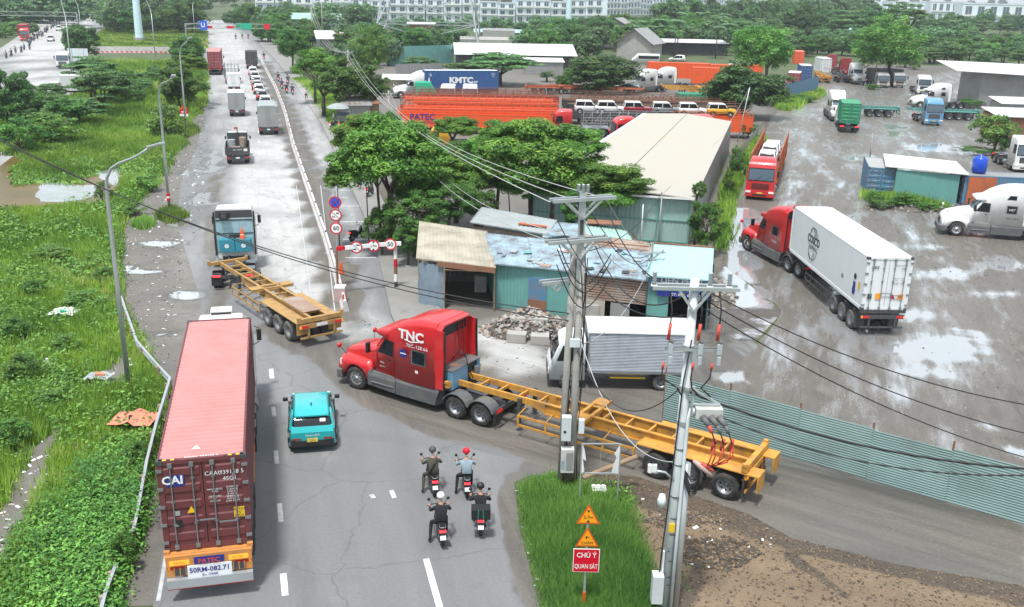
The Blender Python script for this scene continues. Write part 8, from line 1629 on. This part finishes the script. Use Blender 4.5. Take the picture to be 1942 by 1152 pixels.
# ---- grass
def noise2(P2,s,seed):
    x=P2[:,0]*s+seed*3.1;y=P2[:,1]*s+seed*7.7;return (np.sin(x*1.3+1.7*np.sin(y*.7))+np.sin(y*1.9+1.3*np.sin(x*1.1))+.5*np.sin(x*3.7+y*2.9))/2.5*.5+.5
def pts_in(polys,n,excl=(),seed=1,ymax=None,falloff=2.):
    g=np.random.default_rng(seed);A=np.concatenate([np.array([q[:2] for q in p]) for p in polys]);lo=A.min(0);hi=A.max(0)
    if ymax: hi[1]=min(hi[1],ymax)
    out=[];tot=0
    while tot<n:
        k=n*3;x=g.uniform(lo[0],hi[0],k);u=g.random(k)
        # density ~ y^-falloff
        if falloff: e=1-falloff;y=(lo[1]**e+u*(hi[1]**e-lo[1]**e))**(1/e)
        else: y=g.uniform(lo[1],hi[1],k)
        P_=np.stack([x,y],1);m=np.zeros(k,bool)
        for p in polys: m|=inside(P_,p)
        for p in excl: m&=~inside(P_,p)
        P_=P_[m];out.append(P_);tot+=len(P_)
        if len(P_)==0: break
    return np.concatenate(out)[:n]
def blades(P2,h,w_,g,tint,lean=.5,z=0.):
    k=len(P2);a=g.uniform(0,2*PI,k);b=g.uniform(0,2*PI,k);base=np.stack([P2[:,0],P2[:,1],np.zeros(k)+z],1);d=np.stack([np.cos(a),np.sin(a),np.zeros(k)],1)*w_[:,None]/2
    l=np.stack([np.cos(b),np.sin(b),np.zeros(k)],1)*(h*lean*g.uniform(.1,1,k))[:,None];top=base+l+np.stack([np.zeros(k),np.zeros(k),h],1)
    return np.stack([base-d,base+d,top],1).reshape(-1,3)
GP=px([(-300,1250),(200,1170),(212,1110),(250,1040),(272,940),(292,840),(316,745),(290,700),(262,655),(232,590),(222,520),(228,440),(240,400),(300,350),(330,300),(352,262),(365,225),(385,195),(388,140),(330,118),(180,118),(170,160),(110,200),(50,205),(-40,240),(-300,330)])
GW=px([(-30,300),(20,290),(120,262),(205,262),(232,300),(238,345),(205,392),(120,392),(0,402),(-60,420)])
BARE=px([(-40,1000),(0,960),(60,850),(110,810),(130,770),(160,735),(140,760),(118,830),(90,900),(60,980),(10,1080),(-40,1120)])
BARE2=px([(160,735),(200,705),(230,670),(262,690),(225,735)])
MG=px([(30,322),(60,300),(110,284),(180,284),(235,300),(222,318),(175,326),(140,348),(90,342),(40,350)]);MG2=px([(120,262),(300,230),(330,280),(290,320),(235,320),(210,280)])
MG3=px([(60,262),(130,250),(225,262),(240,285),(180,284),(100,282),(50,300),(20,290)])
o=sheet('bare_track',[tuple(p) for p in BARE],.004,'g_shoulder',1.5,amp=.4,label='bare grey dirt track through the weeds',seed=8);o=sheet('bare_track',[tuple(p) for p in BARE2],.004,'g_shoulder',1.5,amp=.3,label='bare patch with litter near the lamp',seed=9)
def grass(name,label,polys,n,excl,hr,wr,seed,mat='grass_blade',ymax=None,fall=2.,lean=.5,z=0.,zf=None):
    g=np.random.default_rng(seed);P2=pts_in(polys,n//6,excl,seed,ymax,fall);P2=P2[(noise2(P2,.5,seed+9)+.12*g.normal(size=len(P2)))>(.3 if 'left verge' in label else -9)];P2=np.repeat(P2,6,0)+g.normal(size=(len(P2)*6,2))*.11*(1+np.repeat(P2[:,1:2],6,0)/60)
    nn=noise2(P2,.45,seed);n2=noise2(P2,1.7,seed+2);h=(hr[0]+(hr[1]-hr[0])*(nn*.6+n2*.4))*g.uniform(.5,1.2,len(P2))*(.85+P2[:,1]/160);w_=g.uniform(*wr,len(P2))*(.55+P2[:,1]/45)
    t=np.clip(-.02+.75*noise2(P2,.21,seed+5)**1.2+.3*n2+g.normal(size=len(P2))*.15,0,1);V=blades(P2,h,w_,g,t,lean)
    if zf is not None: V[:,2]+=np.repeat(zf(P2),3)
    o=bpy.data.objects.new(name,fast(name,V,3,t,mat));S.collection.objects.link(o);o.location.z=z;tag(o,label,name,kind='stuff');return o
grass('grass','tall bright grass covering the left verge',[GP],330000,[GW,BARE,BARE2],(.2,.75),(.03,.055),3,fall=2.1)
grass('marsh_grass','short reeds growing in the marsh water',[MG,MG2,MG3,px([(0,400),(120,395),(205,395),(240,400),(230,440),(0,440)])],44000,[],(.2,.45),(.05,.09),4,fall=0)
grass('island_grass','long lush grass on the traffic island by the warning sign',[GISL],70000,[],(.18,.5),(.014,.026),5,'grass_lush',fall=1.01,lean=.8,zf=grasshump)
grass('ditch_grass','grass along the ditch and hedge foot beside the shed',[px([(1372,360),(1400,300),(1440,262),(1455,275),(1412,330),(1392,372),(1375,470),(1360,480)]),px([(1470,200),(1545,172),(1560,180),(1490,212)]),px([(1640,365),(1790,392),(1800,402),(1640,378)])],16000,[],(.3,.7),(.05,.09),6,fall=0)
grass('verge_grass','grass beneath the street trees',[px([(560,150),(590,170),(640,250),(700,300),(690,240),(640,190),(600,150)])],16000,[],(.15,.35),(.06,.1),7,fall=0)
grass('far_grass','rough grass between the two carriageways',[px([(180,92),(385,92),(385,60),(220,50),(185,70)]),px([(180,120),(385,120),(388,190),(370,225),(240,260),(120,262),(50,230),(170,170)])],60000,[GW],(.14,.3),(.2,.3),8,fall=0)
def weeds(name,label,polys,n,excl,sz,seed,mat='weed_leaf',ymax=None,fall=2.,hmax=.6,nl=26):
    g=np.random.default_rng(seed);P2=pts_in(polys,n*3,excl,seed,ymax,fall);P2=P2[noise2(P2,.33,seed)+.25*g.normal(size=len(P2))>.55][:n];V=[];T=[];k=len(P2);f=1+P2[:,1]/50
    Rr=g.uniform(.2,.5,k)*f;hh=g.uniform(.35,1,k)*hmax*f;d=g.normal(size=(k,nl,3));d/=np.linalg.norm(d,axis=2)[:,:,None];d[:,:,2]=np.abs(d[:,:,2]);C=np.concatenate([P2,np.zeros((k,1))],1)[:,None,:]+d*np.stack([Rr,Rr,hh],1)[:,None,:]*g.uniform(.5,1,(k,nl,1))
    nr=d+g.normal(size=d.shape)*.4+np.array([0,0,.5]);nr/=np.linalg.norm(nr,axis=2)[:,:,None];global rng;rng=g;V=leaves(C.reshape(-1,3),nr.reshape(-1,3),(g.uniform(*sz,(k,nl))*f[:,None]).ravel(),.55);T=np.clip(np.repeat(g.uniform(.1,.8,k),nl)+g.normal(size=k*nl)*.13,0,1)
    o=bpy.data.objects.new(name,fast(name,V,4,T,mat));S.collection.objects.link(o);tag(o,label,name,kind='stuff')
weeds('weeds','leafy weeds and ferns spread through the left verge',[GP],3200,[GW,BARE,BARE2],(.035,.07),11,ymax=95);weeds('creeper','dense creeping plants swallowing the guard rail at the bottom left',[px([(60,1200),(60,1000),(150,900),(262,850),(285,900),(262,1010),(235,1060),(225,1110),(215,1180)])],520,[],(.03,.065),12,fall=1.01,hmax=.75,nl=40)
weeds('fern','darker ferns mixed in the creepers at the bottom left',[px([(-20,1200),(0,1060),(150,900),(262,850),(285,900),(262,1010),(235,1060),(225,1110),(215,1180)])],190,[],(.02,.045),22,'leaf_mid',fall=1.01,hmax=.9,nl=70)
weeds('island_weeds','weeds at the foot of the twin poles',[px([(1040,905),(1100,900),(1180,920),(1200,960),(1100,965),(1030,950)])],120,[],(.02,.04),13,mat='weed_leaf',fall=1.01,hmax=.3)
weeds('marsh_weeds','floating green plants on the marsh',[MG,MG2,MG3],900,[],(.06,.12),14,mat='weed_leaf',fall=0,hmax=.15)
for k,(x,y,s) in enumerate(((326,412,22),(272,427,9),(355,250,16),(330,275,20))): grass('grass_tuft',['large grass tuft at the foot of the lamp with the red band','small grass tuft left of the banded lamp','grass under the warning sign lamp','grass spilling on the shoulder beside the marsh'][k],[px([(x-s,y),(x,y-6-s*.3),(x+s,y),(x,y+5+s*.3)])],4000,[],(.25,.55),(.03,.06),20+k,'grass_lush',fall=0)
# ---- litter, stones
P('clay_lump',(.24,.175,.11),.95,dirt=.6,dcol=(.12,.09,.06),sc=4);P('clay_dark',(.10,.075,.052),.95,dirt=.5,dcol=(.05,.04,.03),sc=4)
weeds('bank_weeds','thin dark weeds creeping on the earth bank',[px([(1180,960),(1280,975),(1400,1030),(1700,1110),(1500,1140),(1290,1130)])],60,[],(.015,.03),51,fall=1.01,hmax=.12)
def bits(name,label,polys,n,sz,mats,seed,kind='stuff',fall=1.01,flat=.3,excl=(),zf=None):
    g=random.Random(seed);P2=pts_in(polys,n,excl,seed,None,fall);m=MB()
    ZZ=zf(P2) if zf else np.zeros(len(P2))
    for p,z_ in zip(P2,ZZ):
        s=g.uniform(*sz)*(1+p[1]/60);m.m(g.choice(mats));m.box((p[0],p[1],s*.1+z_),(s*g.uniform(.6,1.5),s*g.uniform(.4,1),s*flat*g.uniform(.4,1)),rz=g.uniform(0,3),rx=g.uniform(-.3,.3),ry=g.uniform(-.3,.3))
    o=m.build(name);tag(o,label,name,kind=kind);return o
SHL=px([(262,660),(232,540),(240,420),(300,360),(350,290),(380,220),(395,240),(400,330),(380,430),(340,560),(330,700)])
bits('litter','white paper and plastic litter scattered on the muddy shoulder',[SHL],170,(.03,.09),['paper','paper','cold_white','tarp_grey'],31,flat=.15);bits('gravel','stones and clods along the shoulder edge',[SHL],900,(.02,.055),['rubble','concrete','earth_dark'],32)
bits('litter','pale litter on the bare track in the verge',[BARE,BARE2],90,(.04,.12),['paper','concrete'],33,flat=.2);bits('stones','loose stones in the muddy yard',[px([(1400,420),(1640,380),(1942,460),(1942,900),(1500,760)])],500,(.02,.06),['rubble','concrete','earth_dark'],34,fall=0);bits('clods','soil clods and broken bits on the earth bank',[CLAYP],9000,(.012,.05),['earth_dark','clay_lump','clay_lump','clay_dark','clay_dark','bark','clay_lump'],35,fall=0,flat=.8,zf=clayhump)
bits('clods','dark clods heaped beside the right pole',[[(5.2,27.2),(7.4,27.6),(8.2,26.6),(7.,25.8),(5.6,26.2)],[(4.2,28.6),(6.,29.3),(7.6,28.6),(6,28)]],2600,(.02,.075),['earth_dark','clay_dark','clay_dark','clay_lump'],45,fall=0,flat=.9,zf=clayhump)
bits('litter','pale litter on the earth bank',[px([(1140,930),(1230,960),(1280,1010),(1290,1080),(1450,1100),(1480,1010),(1300,960)])],28,(.04,.1),['paper','concrete','cold_white'],36,fall=0,zf=clayhump);bits('litter','litter along the road edge by the island',[px([(975,920),(1000,915),(1030,1100),(1010,1120)])],26,(.03,.09),['paper','tarp_blue'],37,fall=0);bits('gravel','grit on the junction surface',[px([(640,600),(760,700),(1060,760),(1250,760),(1060,640),(900,620)])],260,(.02,.06),['rubble','earth_dark'],38,fall=0)
def bag(label,x,y,s,mat,mat2,seed):
    g=random.Random(seed);b=G(x,y);t=thing('rubbish_bag',label,'rubbish',b);m=MB().m(mat);n=9;pts=[((i/(n-1)-.5)*s*2,(j/(n-1)-.5)*s*1.5,.15+g.uniform(0,.28)*s*(1-abs(i/(n-1)-.5)*1.4)+.25*s) for i in range(n) for j in range(n)];m.add(pts,[(i*n+j,i*n+n+j,i*n+n+j+1,i*n+j+1) for i in range(n-1) for j in range(n-1)]);m.build('sheet',t);m=MB().m(mat2).box((s*.1,0,.32),(s*.7,s*.5,.3),rz=.4,ry=.2);m.build('contents',t)
bag('crumpled blue and white rubbish sack with an orange piece near the lamp foot',188,726,.55,'tarp_grey','tarp_orange',1);bag('orange plastic sheet lying in the grass beside the guard rail',256,812,.85,'tarp_orange','cloth_black',2);bag('white and green plastic rubbish on the grass',122,604,.7,'paper','green_net',3);bag('small white rag in the grass',90,698,.2,'paper','paper',4);bag('grey rubbish clump on the bare patch',110,745,.3,'tarp_grey','cloth_black',5)
# ============================================================ HAZE
hz=MB().m('white');hz.b2(-1450,1450,-70,1850,-1.5,66);ho=hz.build('haze');tag(ho,'thin pale haze','haze',kind='stuff')
hm_=bpy.data.materials.new('haze');hm_.use_nodes=True;n_=hm_.node_tree;n_.nodes.clear();vo=n_.nodes.new('ShaderNodeVolumePrincipled');oo=n_.nodes.new('ShaderNodeOutputMaterial');n_.links.new(vo.outputs[0],oo.inputs['Volume'])
vo.inputs['Color'].default_value=(.86,.94,1,1);vo.inputs['Density'].default_value=.00024;vo.inputs['Anisotropy'].default_value=.2;ho.data.materials.clear();ho.data.materials.append(hm_)
